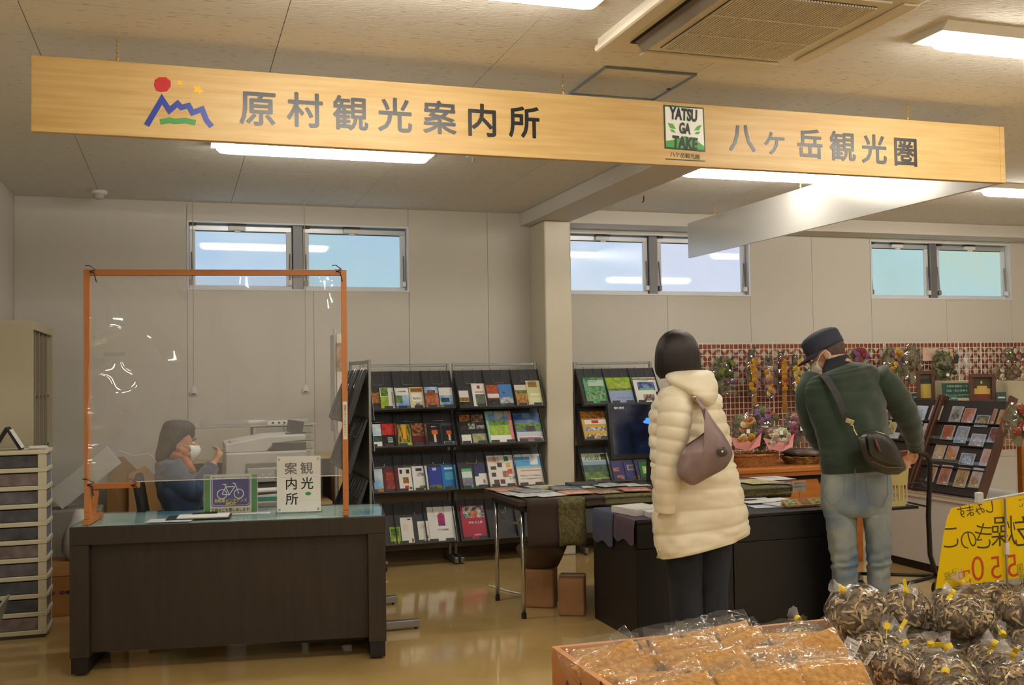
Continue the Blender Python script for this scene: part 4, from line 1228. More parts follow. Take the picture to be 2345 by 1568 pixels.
pamphlet(D, 2, c8(806), c8(878), 44, C(48, 48, 132), [(0.2, 0.55, 0.8, 0.85, C(196, 150, 80)), (0.3, 0.6, 0.7, 0.8, C(60, 90, 120)), (0.6, 0.05, 0.95, 0.25, AUT)], 'indigo pamphlet with a gold framed picture under the monitor')
pamphlet(D, 2, c8(884), c8(944), 43, C(36, 110, 50), [(0.25, 0.35, 0.85, 0.75, C(180, 206, 110))], 'small dark green pamphlet beside the monitor stand', [('ち', 0.55, 0.52, 0.3, C(240, 244, 236))])

# ================================================================ folding table
tb_ = thing('folding_table', 'long folding table with chrome legs spread with leaflets', 'table', (1.79, 5.47, 0))
TZ = 0.672
TL, TD = 1.80, 0.66
blk = mt((26, 25, 25), 0.5)
MB().box(0, TL, 0, TD, TZ - 0.03, TZ).build('table_top', mt((60, 48, 40), 0.5), tb_, bev=0.004)
MB().box(0.04, TL - 0.04, 0.02, TD - 0.02, TZ - 0.065, TZ - 0.0305).build('apron', blk, tb_)
for x in (0.06, TL - 0.06):
    for y in (0.105, TD - 0.05):
        lg = MB().tube([(x, y, 0.03), (x, y, TZ - 0.0655)], 0.0125, 12).build('leg', chrome, tb_, smooth=True)
        MB().lathe([(0.015, 0), (0.015, 0.0295)], 10, c=(x, y, 0)).build('leg_tip', black, lg)
    MB().tube([(x, 0.12, TZ - 0.10), (x, 0.20, TZ - 0.15), (x, TD - 0.2, TZ - 0.17), (x, TD - 0.07, TZ - 0.12)], 0.006, 8).build('leg_brace', chrome, tb_, smooth=True)


def cloth(parent, x0, x1, y0, y1, z, drop, m_, name, wav=0.006, back=0.0):
    pr = [(y0 - 0.014 - (0.02 * k / 8), z - drop + drop * k / 8.0) for k in range(8)]
    pr = [(y0 - 0.012 - 0.008 * math.sin(k * 0.9), z - drop + drop * k / 8.0) for k in range(8)]
    prof = pr + [(y0 - 0.008, z + 0.001), (y0 + 0.004, z + 0.004), (y0 + 0.05, z + 0.004), ((y0 + y1) / 2, z + 0.004), (y1, z + 0.004)]
    n = max(3, int((x1 - x0) / 0.03))
    v, f = [], []
    for i in range(n + 1):
        x = x0 + (x1 - x0) * i / n
        for k, (y, zz) in enumerate(prof):
            v.append((x, y - (wav * math.sin(x * 38) * (8 - k) / 8 if k < 8 else 0), zz))
    m = len(prof)
    for i in range(n):
        for k in range(m - 1):
            a = i * m + k
            f.append((a, a + m, a + m + 1, a + 1))
    o = MB().add(v, f).build(name, m_, parent, smooth=True)
    sd = o.modifiers.new('solid', 'SOLIDIFY')
    sd.thickness = 0.003
    return o


cb_ = thing('table_runner', 'dark brown and gold brocade runner cloth hanging over the folding table', 'cloth', (1.79, 5.47, 0))
brn = mt((62, 48, 42), 0.85, bump=0.15, bscale=200)
gold = mt((108, 100, 52), 0.6, var=(78, 74, 46), vscale=70, lo=0.42, hi=0.58, bump=0.1, bscale=120)
for i, (a, b, m_) in enumerate(((0.05, 0.235, brn), (0.236, 0.40, gold), (0.401, 0.52, brn), (0.521, 0.88, gold), (0.881, 1.10, brn), (1.101, 1.74, gold))):
    cloth(cb_, a, b, 0.0, TD - 0.005, TZ, 0.262 if a < 0.3 else 0.05, m_, 'cloth_strip')
bpy.data.objects['apron'].name = 'table_apron'
LZ = TZ + 0.0075
lcols = [((206, 210, 214), (90, 120, 160)), ((190, 120, 90), (226, 214, 200)), ((230, 228, 222), (150, 170, 190)), ((120, 130, 150), (210, 200, 190)), ((214, 206, 160), (120, 140, 90)), ((236, 234, 230), (190, 200, 214)), ((60, 70, 100), (180, 180, 190)), ((206, 140, 110), (236, 226, 214)), ((190, 200, 206), (240, 240, 238)), ((150, 110, 96), (220, 210, 200))]
lspots = [(1150, 1131, 0.20), (1165, 1122, 0.21), (1178, 1137, 0.15), (1228, 1126, 0.2), (1240, 1113, 0.17), (1262, 1133, 0.18), (1290, 1120, 0.2), (1320, 1130, 0.17), (1330, 1115, 0.16), (1390, 1127, 0.16), (1400, 1112, 0.17), (1450, 1124, 0.17), (1455, 1110, 0.15), (1700, 1103, 0.2), (1740, 1105, 0.22), (1775, 1098, 0.2), (1790, 1108, 0.16)]
adj = ['leftmost pale', 'blue banded', 'small printed', 'reddish', 'pale green', 'white grey', 'navy', 'salmon', 'light blue', 'brownish']
lr = random.Random(5)
for i, (px, py, ww) in enumerate(lspots):
    p = onZ(px, py, LZ)
    p.y = max(5.60, min(6.02, p.y))
    p.x = max(p.x, 1.91)
    c1, c2 = lcols[i % 10]
    me = sheet_mesh(ww, ww * 1.1, 0.002 + 0.0005 * (i % 3), C(*c1), [(0.08, 0.1, 0.92, 0.5, PH(c2, c1, 40)), (0.1, 0.65, 0.8, 0.8, LINE)])
    o = bpy.data.objects.new('leaflet', me)
    COL.objects.link(o)
    o.location, o.rotation_euler = (p.x, p.y - ww * 0.45, LZ + 0.0022 * (i % 4)), (0, 0, lr.uniform(-0.25, 0.25))
    side = 'left of the monitor' if px < 1500 else 'right of the woman'
    tag(o, '%s leaflet on the folding table %s, number %s' % (adj[i % 10], side, ('one two three four five six seven eight nine ten eleven twelve thirteen fourteen fifteen sixteen seventeen').split()[i]), 'leaflet', 'leaflets on the folding table')
o = MB().box(-0.09, 0.09, -0.06, 0.06, 0, 0.018).build('booklet_pile', mt((70, 74, 70), 0.5), bev=0.002)
o.name = 'thick_booklet'
p = onZ(1312, 1106, LZ)
o.location = (p.x, 6.02, LZ)
tag(o, 'thick dark booklet at the back edge of the folding table', 'booklet')

# monitor
mo = thing('monitor', 'black flat monitor showing a dark blue picture on the folding table', 'monitor', (2.86, 5.98, TZ + 0.008), 0.0)
q = MB()
q.T = Matrix.Translation((0, 0, 0.15)) @ Matrix.Rotation(-0.14, 4, 'X')
scrm = Matrix(q.T)
q.box(-0.29, 0.27, -0.022, 0.02, 0, 0.36).build('bezel', mt((20, 20, 22), 0.3), mo, bev=0.005)
bz = mo.children[-1]
q = MB()
q.T = scrm
dm = mt((9, 11, 20), 0.12, var=(18, 26, 48), vscale=9, emit=0.0)
dm = dm.copy()
_bb = dm.node_tree.nodes['Principled BSDF']
_rp = [n for n in dm.node_tree.nodes if n.type == 'VALTORGB'][0]
dm.node_tree.links.new(_rp.outputs[0], _bb.inputs['Emission Color'])
_bb.inputs['Emission Strength'].default_value = 0.5
q.box(-0.272, 0.252, -0.0235, -0.0222, 0.035, 0.345).build('screen', dm, bz)
q = MB()
q.T = scrm
q.loft([[(-0.02 + r * math.cos(a) * 1.5 + 0.01 * math.sin(3 * a), y, 0.24 + r * math.sin(a)) for a in [2 * PI * j / 14 for j in range(14)]] for r, y in ((0.02, -0.0243), (0.02, -0.0236))]).build('picture_glow', mt((60, 130, 230), 0.3, emit=0.8), bz)
text('信州 原村', mo.matrix_basis @ scrm @ Matrix.Translation((-0.215, -0.0242, 0.327)) @ Matrix.Rotation(PI / 2, 4, 'X'), 0.016, mt((200, 205, 215), 0.4, emit=0.5), bz, 'caption', thick=0.0002)
MB().box(-0.03, 0.03, 0.012, 0.03, 0.006, 0.20).build('stand_neck', black, mo)
MB().box(-0.12, 0.12, -0.08, 0.09, 0, 0.0055).build('stand_base', black, mo, bev=0.002)

# parcels under the table
kraft = mt((166, 122, 84), 0.75, var=(146, 104, 66), vscale=7, bump=0.25, bscale=14)
for (x, y, w_, d_, h_, rz, lab) in ((2.01, 5.79, 0.19, 0.17, 0.225, -0.5, 'kraft paper parcel on the floor under the table, nearer the table leg'), (2.115, 5.52, 0.15, 0.18, 0.215, -0.45, 'kraft paper parcel on the floor touching the black counter')):
    pc = thing('paper_parcel', lab, 'parcel', (x, y, 0), rz, 'kraft parcels under the table')
    MB().box(-w_ / 2, w_ / 2, 0, d_, 0, h_).build('wrap', kraft, pc, bev=0.012, seg=3)
    MB().box(-w_ / 2 - 0.001, w_ / 2 + 0.001, d_ / 2 - 0.02, d_ / 2 + 0.02, h_ + 0.0002, h_ + 0.0012).build('tape', mt((176, 140, 96), 0.35), pc)
o = MB().loft([[((0.13 * k) * math.cos(2 * PI * j / 14) * 1.25, (0.09 * k) * math.sin(2 * PI * j / 14), z) for j in range(14)] for z, k in ((0, 0.62), (0.05, 0.8), (0.12, 1), (0.14, 0.9))]).build('paper_sack', mt((90, 70, 44), 0.8, bump=0.3, bscale=12), smooth=True)
o.location = (2.06, 5.85, 0.2275)
tag(o, 'dark brown paper sack resting on the parcels under the table', 'sack')
MB().tube([(1.92, 6.5, 0.006), (1.98, 6.3, 0.006), (2.05, 6.15, 0.006), (2.15, 6.1, 0.006), (2.2, 6.2, 0.006)], 0.005, 6).build('floor_cable', white_p)
tag(bpy.data.objects['floor_cable'], 'white cable lying on the floor behind the table leg', 'cable')

# ================================================================ black counters
cblk = mt((21, 21, 20), 0.5, bump=0.04, bscale=100)
CT = 0.617
for (x0, x1, lab) in ((2.225, 2.775, 'black counter box below the standing woman, topped with paper stacks'), (2.779, 3.40, 'black counter box between the standing woman and the man')):
    c = thing('black_counter', lab, 'counter', ((x0 + x1) / 2, 4.85, 0), 0, 'black counter boxes')
    h = (x1 - x0) / 2
    MB().box(-h, h, 0.012, 0.585, 0.0, CT - 0.016).build('carcass', cblk, c)
    MB().box(-h, h, 0, 0.585, CT - 0.0155, CT).build('counter_top', cblk, c, bev=0.002)
    MB().box(-h + 0.002, h - 0.002, 0, 0.0115, 0.475, CT - 0.019).build('apron_panel', cblk, c)
    MB().box(-h + 0.002, h - 0.002, 0, 0.0115, 0.04, 0.471).build('front_panel', cblk, c)
CZ = CT + 0.0005
denim = mt((64, 78, 100), 0.85, var=(90, 70, 84), vscale=22, lo=0.45, hi=0.7, bump=0.1, bscale=180)
plum = mt((86, 62, 72), 0.85, var=(60, 70, 84), vscale=16, lo=0.45, hi=0.7, bump=0.1, bscale=180)
ml = thing('counter_mat', 'blue and plum patchwork cloth hanging over the left edge of the black counter', 'cloth', (2.225, 4.81, CZ))
for (y0, y1, dz, m_) in ((0.33, 0.61, 0.17, denim), (0.05, 0.32, 0.12, plum)):
    q = MB()
    n = 10
    v, f = [], []
    prof = [(-0.010, -dz), (-0.009, -dz * 0.66), (-0.008, -dz * 0.33), (-0.006, 0.0), (0.004, 0.003), (0.12, 0.003), (0.30, 0.003)]
    for i in range(n + 1):
        y = y0 + (y1 - y0) * i / n
        for k, (x, z) in enumerate(prof):
            v.append((x - (0.004 * abs(math.sin(y * 30)) if k < 3 else 0), y, z - (0.012 * math.sin(i) if k == 0 else 0)))
    for i in range(n):
        for k in range(6):
            a = i * 7 + k
            f.append((a, a + 7, a + 8, a + 1))
    o = q.add(v, f).build('cloth_panel', m_, ml, smooth=True)
MZ = CZ + 0.004
for i, (x, y, w_, d_, h_, rz, lab) in enumerate((
        (2.36, 5.12, 0.20, 0.22, 0.034, 0.2, 'taller stack of white folded leaflets on the black counter left of the coat'),
        (2.44, 4.98, 0.21, 0.13, 0.026, -0.1, 'lower stack of white folded leaflets at the counter front beside the coat'),
        (2.62, 5.2, 0.16, 0.22, 0.02, 0.3, 'flat stack of white leaflets near the monitor side of the counter'))):
    o = MB().box(-w_ / 2, w_ / 2, -d_ / 2, d_ / 2, 0, h_).build('leaflet_stack', mt((228, 226, 220), 0.55, var=(200, 198, 194), vscale=150, stretch=(0.05, 0.05, 3)))
    o.location, o.rotation_euler = (x, y, MZ), (0, 0, rz)
    o.name = 'paper_stack'
    tag(o, lab, 'paper stack', 'white stacks on the counter')
for i, (px, py, c, lab) in enumerate(((1720, 1140, (220, 222, 232), 'pale lilac form lying on the counter right of the coat'), (1755, 1160, (196, 206, 226), 'light blue leaflet at the counter edge right of the coat'), (1735, 1150, (236, 232, 226), 'cream card lying on the counter right of the coat'), (1775, 1146, (240, 240, 240), 'white sheet lying on the counter near the card boxes'), (1788, 1156, (210, 214, 220), 'grey white slip on the counter beside the card boxes'))):
    p = onZ(px, py, CZ)
    o = MB().box(-0.09, 0.09, -0.06, 0.06, 0, 0.0015).build('paper_sheet', mt(c, 0.5))
    o.location, o.rotation_euler = (p.x, max(p.y, 4.93), CZ + 0.0018 * i), (0, 0, -0.3 + 0.15 * i)
    tag(o, lab, 'paper', 'papers on the counter')
kk = mt((196, 158, 108), 0.6)
for i, lab in enumerate(('left small kraft tray of picture cards on the counter by the man', 'middle small kraft tray of picture cards on the counter by the man', 'right small kraft tray of picture cards on the counter by the man')):
    p = onZ(1817 + 31 * i, 1163 - 2 * i, CZ)
    t = thing('card_tray', lab, 'card tray', (p.x, max(4.88, p.y), CZ), -0.1, 'card trays on the counter')
    q = MB()
    q.T = Matrix.Rotation(0.35, 4, 'X')
    q.box(-0.04, 0.04, 0, 0.075, 0.004, 0.016).build('tray', kk, t)
    q = MB()
    q.T = Matrix.Rotation(0.35, 4, 'X')
    q.box(-0.030, 0.030, 0.008, 0.068, 0.0165, 0.018).build('picture', PH((60, 100, 50), ((200, 190, 150), (200, 80, 50), (190, 170, 60))[i], 50), t)
    MB().box(-0.04, 0.04, 0.05, 0.07, 0, 0.022).build('prop', kk, t)
# ================================================================ dried flower wall
rust = mt((158, 78, 40), 0.7, var=(126, 56, 28), vscale=5, lo=0.35, hi=0.65)
gz1, gz0 = 1.612, 0.62
gx0, gx1 = 4.10, 7.75
pb = thing('lattice_panel', 'rust brown lattice panel with pale diamonds fixed to the back wall', 'panel', (gx0, YW - 0.012, gz0))
MB().box(0, gx1 - gx0, 0, 0.011, 0, gz1 - gz0 - 0.005).build('panel_board', rust, pb)
dmm = mt((200, 192, 178), 0.7)
dia = MB().prism([(0, -0.036), (0.029, 0), (0, 0.036), (-0.029, 0)], -0.003, 0).mesh(dmm)
tri = MB().prism([(-0.029, 0), (0.029, 0), (0, -0.036)], -0.003, 0).mesh(dmm)
per = 0.1085
n = int((gx1 - gx0) / per)
for i in range(n):
    shared('triangle', tri, pb, (0.07 + per * i, -0.0002, gz1 - gz0 - 0.045))
for r in range(5):
    for i in range(n - 1):
        shared('diamond', dia, pb, (0.07 + per * (i + (0.5 if r % 2 == 0 else 0.0)), -0.0002, gz1 - gz0 - 0.092 - 0.056 * r))
wirem = mt((226, 222, 214), 0.4)
vw = MB().tube([(0, 0, 0), (0, 0, gz1 - gz0)], 0.0026, 5).mesh(wirem)
vth = MB().tube([(0, 0, 0), (0, 0, gz1 - gz0 + 0.004)], 0.006, 6).mesh(wirem)
for k, (a, b, lab) in enumerate(((4.07, 5.885, 'white wire grid panel hung with dried flower swags, behind the man'), (5.90, 7.72, 'white wire grid panel at the right, behind the card display'))):
    gp = thing('wire_grid', lab, 'wire grid', (a, 7.60, gz0), 0, 'white wire grid panels')
    hwz = MB().tube([(0, 0, 0), (b - a, 0, 0)], 0.0026, 5).mesh(wirem)
    nv = int((b - a) / 0.0412)
    for i in range(nv + 1):
        thick_ = i in (0, nv) or (k == 0 and i in (12, 17)) or (k == 1 and i in (19, 25))
        shared('edge_wire' if thick_ else 'upright_wire', vth if thick_ else vw, gp, ((b - a) * i / nv, 0.003, 0))
    for j in range(21):
        shared('cross_wire', hwz, gp, (0, -0.0025, (gz1 - gz0) * j / 20))
    for x in (0.2, b - a - 0.2):
        MB().tube([(x, 0.004, 0.95), (x, 0.134, 0.95)], 0.004, 6).build('wall_hook', wirem, gp)

_fl = {}


def flower_mesh(rgb, ctr=None):
    k = (rgb, ctr)
    if k in _fl:
        return _fl[k]
    q = MB()
    n_ = 16
    rings = []
    for z, r, wv in ((-0.008, 0.010, 0), (0.0, 0.019, 0.25), (0.006, 0.020, 0.28), (0.011, 0.014, 0.2), (0.014, 0.006, 0.0)):
        rings.append([(r * (1 + wv * (1 if j % 2 else -1) * 0.5) * math.cos(2 * PI * j / n_), r * (1 + wv * (1 if j % 2 else -1) * 0.5) * math.sin(2 * PI * j / n_), z) for j in range(n_)])
    q.loft(rings)
    q.m = [0] * (3 * n_) + [1] * n_ + [0, 1]
    _fl[k] = q.mesh([mt(rgb, 0.7, var=tuple(int(c * 0.75) for c in rgb), vscale=90), mt(ctr or tuple(int(c * 0.7) for c in rgb), 0.7)])
    return _fl[k]


_lf = {}


def leaf_mesh(rgb):
    if rgb not in _lf:
        q = MB()
        q.add([(0, 0, 0), (0.013, 0.022, 0.004), (0, 0.05, -0.004), (-0.013, 0.022, 0.004), (0, 0.022, 0.0075), (0, 0.024, 0.001)],
              [(0, 1, 4), (1, 2, 4), (2, 3, 4), (3, 0, 4), (0, 5, 1), (1, 5, 2), (2, 5, 3), (3, 5, 0)])
        _lf[rgb] = q.mesh(mt(rgb, 0.6, var=tuple(int(c * 0.6) for c in rgb), vscale=40))
    return _lf[rgb]


OR, YE, PK, CR, PU, RD = (238, 166, 36), (240, 206, 60), (216, 150, 158), (240, 230, 190), (150, 104, 150), (176, 56, 76)
LEAF = ((96, 116, 56), (140, 160, 70), (130, 134, 112), (84, 94, 66))
cello = film_mat(0.05, (0.985, 0.985, 0.985), 0.10, 1.3, bump=0.8, bscale=11)
cello_clear = film_mat(0.05, (0.99, 0.99, 0.99), 0.03, 1.0, bump=0.5, bscale=18)


def wrap(parent, w_, h_, d_, z0, top=0.3, name='cellophane', m_=None, seed=1):
    """crumpled clear sleeve"""
    r = random.Random(seed)
    rings = []
    for i in range(8):
        t = i / 7.0
        k = 1.0 if t < 0.7 else 1.0 - (1 - top) * (t - 0.7) / 0.3
        rings.append([(w_ / 2 * k * math.cos(2 * PI * j / 12) * r.uniform(0.82, 1.1), d_ / 2 * k * math.sin(2 * PI * j / 12) * r.uniform(0.75, 1.1), z0 + h_ * t) for j in range(12)])
    return MB().loft(rings, caps=False).build(name, m_ or cello, parent)


def swag(px, py0, py1, cols, label, tail=0, seed=1, wid=0.075, fl=18, Yp=7.545, dark=(92, 66, 58)):
    r = random.Random(seed)
    p = onY(px, py0, Yp)
    L_ = p.z - onY(px, py1, Yp).z
    t = thing('dried_flower_swag', label, 'dried flowers', (p.x, Yp, p.z - L_), 0, 'dried flower swags on the wire grid')
    bundle = []
    for i in range(7):
        k = i / 6.0
        wr = wid / 2 * (0.45 + 0.55 * math.sin(PI * (0.15 + 0.75 * (1 - k))))
        bundle.append([(wr * math.cos(2 * PI * j / 10) * r.uniform(0.8, 1.2), 0.020 * math.sin(2 * PI * j / 10), L_ * k) for j in range(10)])
    MB().loft(bundle).build('stem_bundle', mt(dark, 0.8, var=(110, 96, 84), vscale=60, bump=0.5, bscale=60), t)
    for i in range(fl):
        c = cols[i % len(cols)]
        x = 0.0 if c in (OR, YE) and i % 2 == 0 else r.uniform(-wid * 0.45, wid * 0.45)
        z = L_ * (0.10 + 0.72 * (i + r.random()) / fl)
        s_ = (1.25 if c in (OR, YE) else 0.95) * r.uniform(0.85, 1.15)
        shared('flower', flower_mesh(c), t, (x, -0.030 - 0.012 * r.random(), z), (PI / 2 + r.uniform(-0.4, 0.4), r.uniform(-0.4, 0.4), 0), (s_, s_, s_))
    for i in range(22):
        z = L_ * r.random() ** 0.8
        shared('leaf', leaf_mesh(LEAF[i % 4]), t, (r.uniform(-wid * 0.4, wid * 0.4), -0.022, z), (PI / 2 + r.uniform(-0.5, 0.3), r.uniform(-1.2, 1.2), r.uniform(-0.6, 0.6)))
    if tail:
        tz = tail / 309.0
        q = MB()
        for i in range(9):
            a = (i - 4) / 4.0
            q.tube([(a * 0.012, -0.006, 0.02), (a * 0.020, -0.010, -tz * 0.5), (a * 0.030 + r.uniform(-0.006, 0.006), -0.008, -tz * r.uniform(0.85, 1.0))], 0.0042, 5)
        o = q.build('straw_tail', mt((176, 130, 66), 0.7, var=(140, 96, 44), vscale=60), t)
        o['kind'] = 'stuff'
    wrap(t, wid * 1.5, L_ * 1.02, 0.10, 0.0, 0.35, seed=seed)
    t.children[-1].location = (0.012, -0.012, 0)
    MB().tube([(0, -0.004, L_ - 0.005), (0.004, -0.006, L_ + 0.02), (0, 0.03, L_ + 0.035)], 0.003, 5).build('hanger', mt((170, 150, 110), 0.6), t)
    return t


swag(1720, 800, 905, (OR, YE, PK, OR, PK), 'dried swag with a column of yellow flowers, leftmost of the four flower swags', 50, 3)
swag(1757, 822, 912, (CR, PK, OR, CR, PU), 'dried swag of cream and pink flowers left of the dark red swag', 0, 4, 0.085, 22)
swag(1788, 806, 900, (OR, RD, OR, RD), 'dark red dried swag with orange flowers and a straw tail', 52, 5, 0.07, 16, dark=(80, 30, 30))
swag(1820, 812, 905, (CR, OR, CR, YE), 'dried swag with paired cream flowers beside the man', 52, 6, 0.07, 20)
swag(1850, 845, 905, (CR, YE, PU), 'small dried bunch of cream flowers partly behind the man', 20, 7, 0.07, 12)


def posy(px, py0, py1, wpx, label, cols, seed, Yp=7.53, leaves=26, fl=10, base=None, sleeve=True, cat='dried flowers', name='dried_bouquet', group='dried bouquets'):
    """a wrapped bunch: leaves and flowers over a stem core"""
    r = random.Random(seed)
    a, b = onY(px, py0, Yp), onY(px, py1, Yp)
    H_ = a.z - b.z
    W_ = onY(px + wpx / 2, py0, Yp).x - onY(px - wpx / 2, py0, Yp).x
    zb = b.z if base is None else base
    t = thing(name, label, cat, (b.x, Yp, zb), 0, group)
    MB().loft([[(W_ * 0.36 * k * math.cos(2 * PI * j / 12) * r.uniform(0.85, 1.15), min(0.05, W_ * 0.3) * k * math.sin(2 * PI * j / 12), H_ * z) for j in range(12)] for z, k in ((0.0, 0.30), (0.25, 0.7), (0.55, 1.0), (0.8, 0.85), (0.95, 0.4))]).build('stem_bundle', mt((140, 128, 104), 0.8, var=(88, 86, 66), vscale=50, bump=0.6, bscale=50), t)
    for i in range(leaves):
        shared('leaf', leaf_mesh(LEAF[(i + seed) % 4]), t, (r.uniform(-W_ * 0.36, W_ * 0.36), -0.045, H_ * r.uniform(0.15, 0.9)), (PI / 2 + r.uniform(-0.6, 0.4), r.uniform(-1.4, 1.4), r.uniform(-0.6, 0.6)))
    for i in range(fl):
        s_ = r.uniform(0.9, 1.4)
        shared('flower', flower_mesh(cols[i % len(cols)]), t, (r.uniform(-W_ * 0.34, W_ * 0.34), -0.055 - 0.01 * r.random(), H_ * r.uniform(0.25, 0.88)), (PI / 2 + r.uniform(-0.5, 0.5), r.uniform(-0.5, 0.5), 0), (s_, s_, s_))
    if sleeve:
        wrap(t, W_ * 1.05, H_ * 1.0, 0.13, 0.0, 0.4, seed=seed + 50)
    return t


posy(1656, 815, 905, 62, 'green leafy wreath in clear film beside the dark haired woman', ((150, 160, 50), PU, (96, 110, 40)), 21, leaves=46, fl=9, name='leaf_wreath', group=None)
posy(1966, 795, 835, 46, 'purple ribboned dried bunch just right of the man cap', (PU, RD), 22, leaves=10, fl=12)
posy(2040, 792, 880, 46, 'yellow and purple dried bouquet in film beside the man shoulder', (YE, OR, PU, (90, 130, 40)), 23, leaves=22, fl=12)
posy(2088, 785, 880, 50, 'brown dried grass bunch in film left of the dark wreath', ((120, 90, 70), (150, 120, 90)), 24, leaves=18, fl=6)
posy(2160, 800, 882, 62, 'dark green wreath with a white price tag on the wire grid', ((70, 76, 60), (60, 66, 50)), 25, leaves=60, fl=8, sleeve=False, name='dark_wreath', group=None)
o = thing('price_tag', 'white oval price tag on the dark green wreath', 'tag', onY(2170, 858, 7.45))
MB().lathe([(0.018, 0), (0.018, 0.002)], 16).build('tag_disc', pw, o)
o.children[-1].matrix_basis = Matrix.Rotation(PI / 2, 4, 'X') @ Matrix.Diagonal((1, 0.78, 1, 1))
MB().tube([(0, 0, 0.012), (0.01, 0.04, 0.03)], 0.001, 4).build('tag_string', white_p, o)
for i, (x0, x1, y0, y1, lab) in enumerate(((2114, 2147, 797, 826, 'upper left packet of pale craft cards hung on the grid'), (2150, 2182, 799, 822, 'upper right packet of pale craft cards hung on the grid'))):
    a, b = onY(x0, y1, 7.56), onY(x1, y0, 7.56)
    o = thing('card_packet', lab, 'packet', (a.x, 7.56, a.z), 0, 'packets on the wire grid')
    MB().box(0, b.x - a.x, 0, 0.012, 0, b.z - a.z).build('cards', mt((206, 190, 168), 0.6, var=(220, 176, 140), vscale=10), o)
    MB().box(-0.003, b.x - a.x + 0.003, -0.004, 0.016, -0.003, b.z - a.z + 0.02).build('sleeve', cello_clear, o)
for i, (px, y0, y1, wd, lab) in enumerate(((2190, 800, 864, 20, 'bluish clear plastic pouch hung on the grid'), (2210, 800, 868, 22, 'milky clear plastic pouch hung right of the bluish one'))):
    a = onY(px, y0, 7.52)
    L_ = a.z - onY(px, y1, 7.52).z
    o = thing('clear_pouch', lab, 'pouch', (a.x, 7.52, a.z - L_), 0, 'packets on the wire grid')
    MB().add([(0, -0.01, L_), (0.03, 0, L_), (0.045, -0.012, L_ * 0.6), (0.012, -0.02, 0), (-0.04, -0.012, L_ * 0.55), (0.002, -0.035, L_ * 0.5)], [(0, 1, 2, 5), (5, 2, 3), (4, 5, 3), (0, 5, 4)]).build('film', film_mat(0.1, (0.9, 0.93, 0.99), 0.16, 1.2, haze=0.25), o)
    MB().tube([(0.01, 0, L_), (0.01, 0.06, L_ + 0.02)], 0.0015, 4).build('hanger', wirem, o)
for i, (px, y0, y1, wp, lab, rot) in enumerate(((2325, 797, 828, 60, 'wrapped pale flower bundle at the top right frame edge', 0), (2310, 838, 872, 80, 'long wrapped dried bundle lying aslant at the right frame edge', 0))):
    t = posy(px, y0, y1, wp, lab, (CR, PK, (140, 110, 80)), 31 + i, leaves=14, fl=12)

# ---------------------------------------------------------------- wooden chest
ow = mt((196, 122, 52), 0.4, var=(178, 102, 38), vscale=5, stretch=(0.3, 1, 4), bump=0.02, bscale=30)
ch = thing('wooden_chest', 'honey wood drawer chest with finger notches, carrying flower baskets', 'chest', (3.66, 6.33, 0))
CWD, CHH = 1.02, 0.70
MB().box(-0.02, CWD + 0.02, -0.02, 0.60, CHH - 0.035, CHH).build('chest_top', ow, ch, bev=0.006)
MB().box(-0.005, CWD + 0.005, -0.005, 0.59, CHH - 0.0655, CHH - 0.0355).build('moulding', ow, ch, bev=0.004)
for x in (0, CWD - 0.07):
    MB().box(x, x + 0.07, 0, 0.58, 0, CHH - 0.066).build('stile', ow, ch, bev=0.003)
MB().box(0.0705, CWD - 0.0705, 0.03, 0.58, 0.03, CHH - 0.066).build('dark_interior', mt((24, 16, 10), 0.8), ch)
for z0, z1 in ((0.345, 0.605), (0.06, 0.32)):
    poly = [(0.072, z0), (CWD - 0.072, z0), (CWD - 0.072, z1)]
    for cx_ in (0.74, 0.28):
        poly += [(cx_ + 0.085, z1), (cx_ + 0.07, z1 - 0.035), (cx_ - 0.07, z1 - 0.035), (cx_ - 0.085, z1)]
    poly += [(0.072, z1)]
    MB().prism(poly, 0.004, 0.026).build('drawer', ow, ch)
wick = mt((196, 136, 72), 0.55, var=(150, 92, 40), vscale=60, stretch=(1, 1, 2.5), bump=0.8, bscale=70)


def basket(name, label, px, Yb, rx, ry, h, zb, m_, rim=0.012):
    p = onY(px, 1040, Yb)
    t = thing(name, label, 'basket', (p.x, Yb, zb))
    n_ = 40
    rings = []
    for k in range(7):
        f_ = k / 6.0
        rings.append([((rx * (0.84 + 0.16 * f_)) * math.cos(2 * PI * j / n_) * (1 + 0.012 * (1 if (j + k) % 2 else -1)), (ry * (0.84 + 0.16 * f_)) * math.sin(2 * PI * j / n_) * (1 + 0.012 * (1 if (j + k) % 2 else -1)), h * f_) for j in range(n_)])
    for k in range(3):
        f_ = 1 - k / 2.0 * 0.8
        rings.append([((rx - 0.014) * (0.84 + 0.16 * f_) * math.cos(2 * PI * j / n_), (ry - 0.014) * (0.84 + 0.16 * f_) * math.sin(2 * PI * j / n_), h * f_ + 0.002) for j in range(n_)])
    MB().loft(rings).build('woven_wall', m_, t)
    MB().tube([((rx + 0.004) * math.cos(2 * PI * j / n_), (ry + 0.004) * math.sin(2 * PI * j / n_), h + rim * 0.6 + 0.003 * math.sin(j * 2.1)) for j in range(n_)], rim * 0.8, 7, closed=True).build('rim', m_, t, smooth=True)
    return t


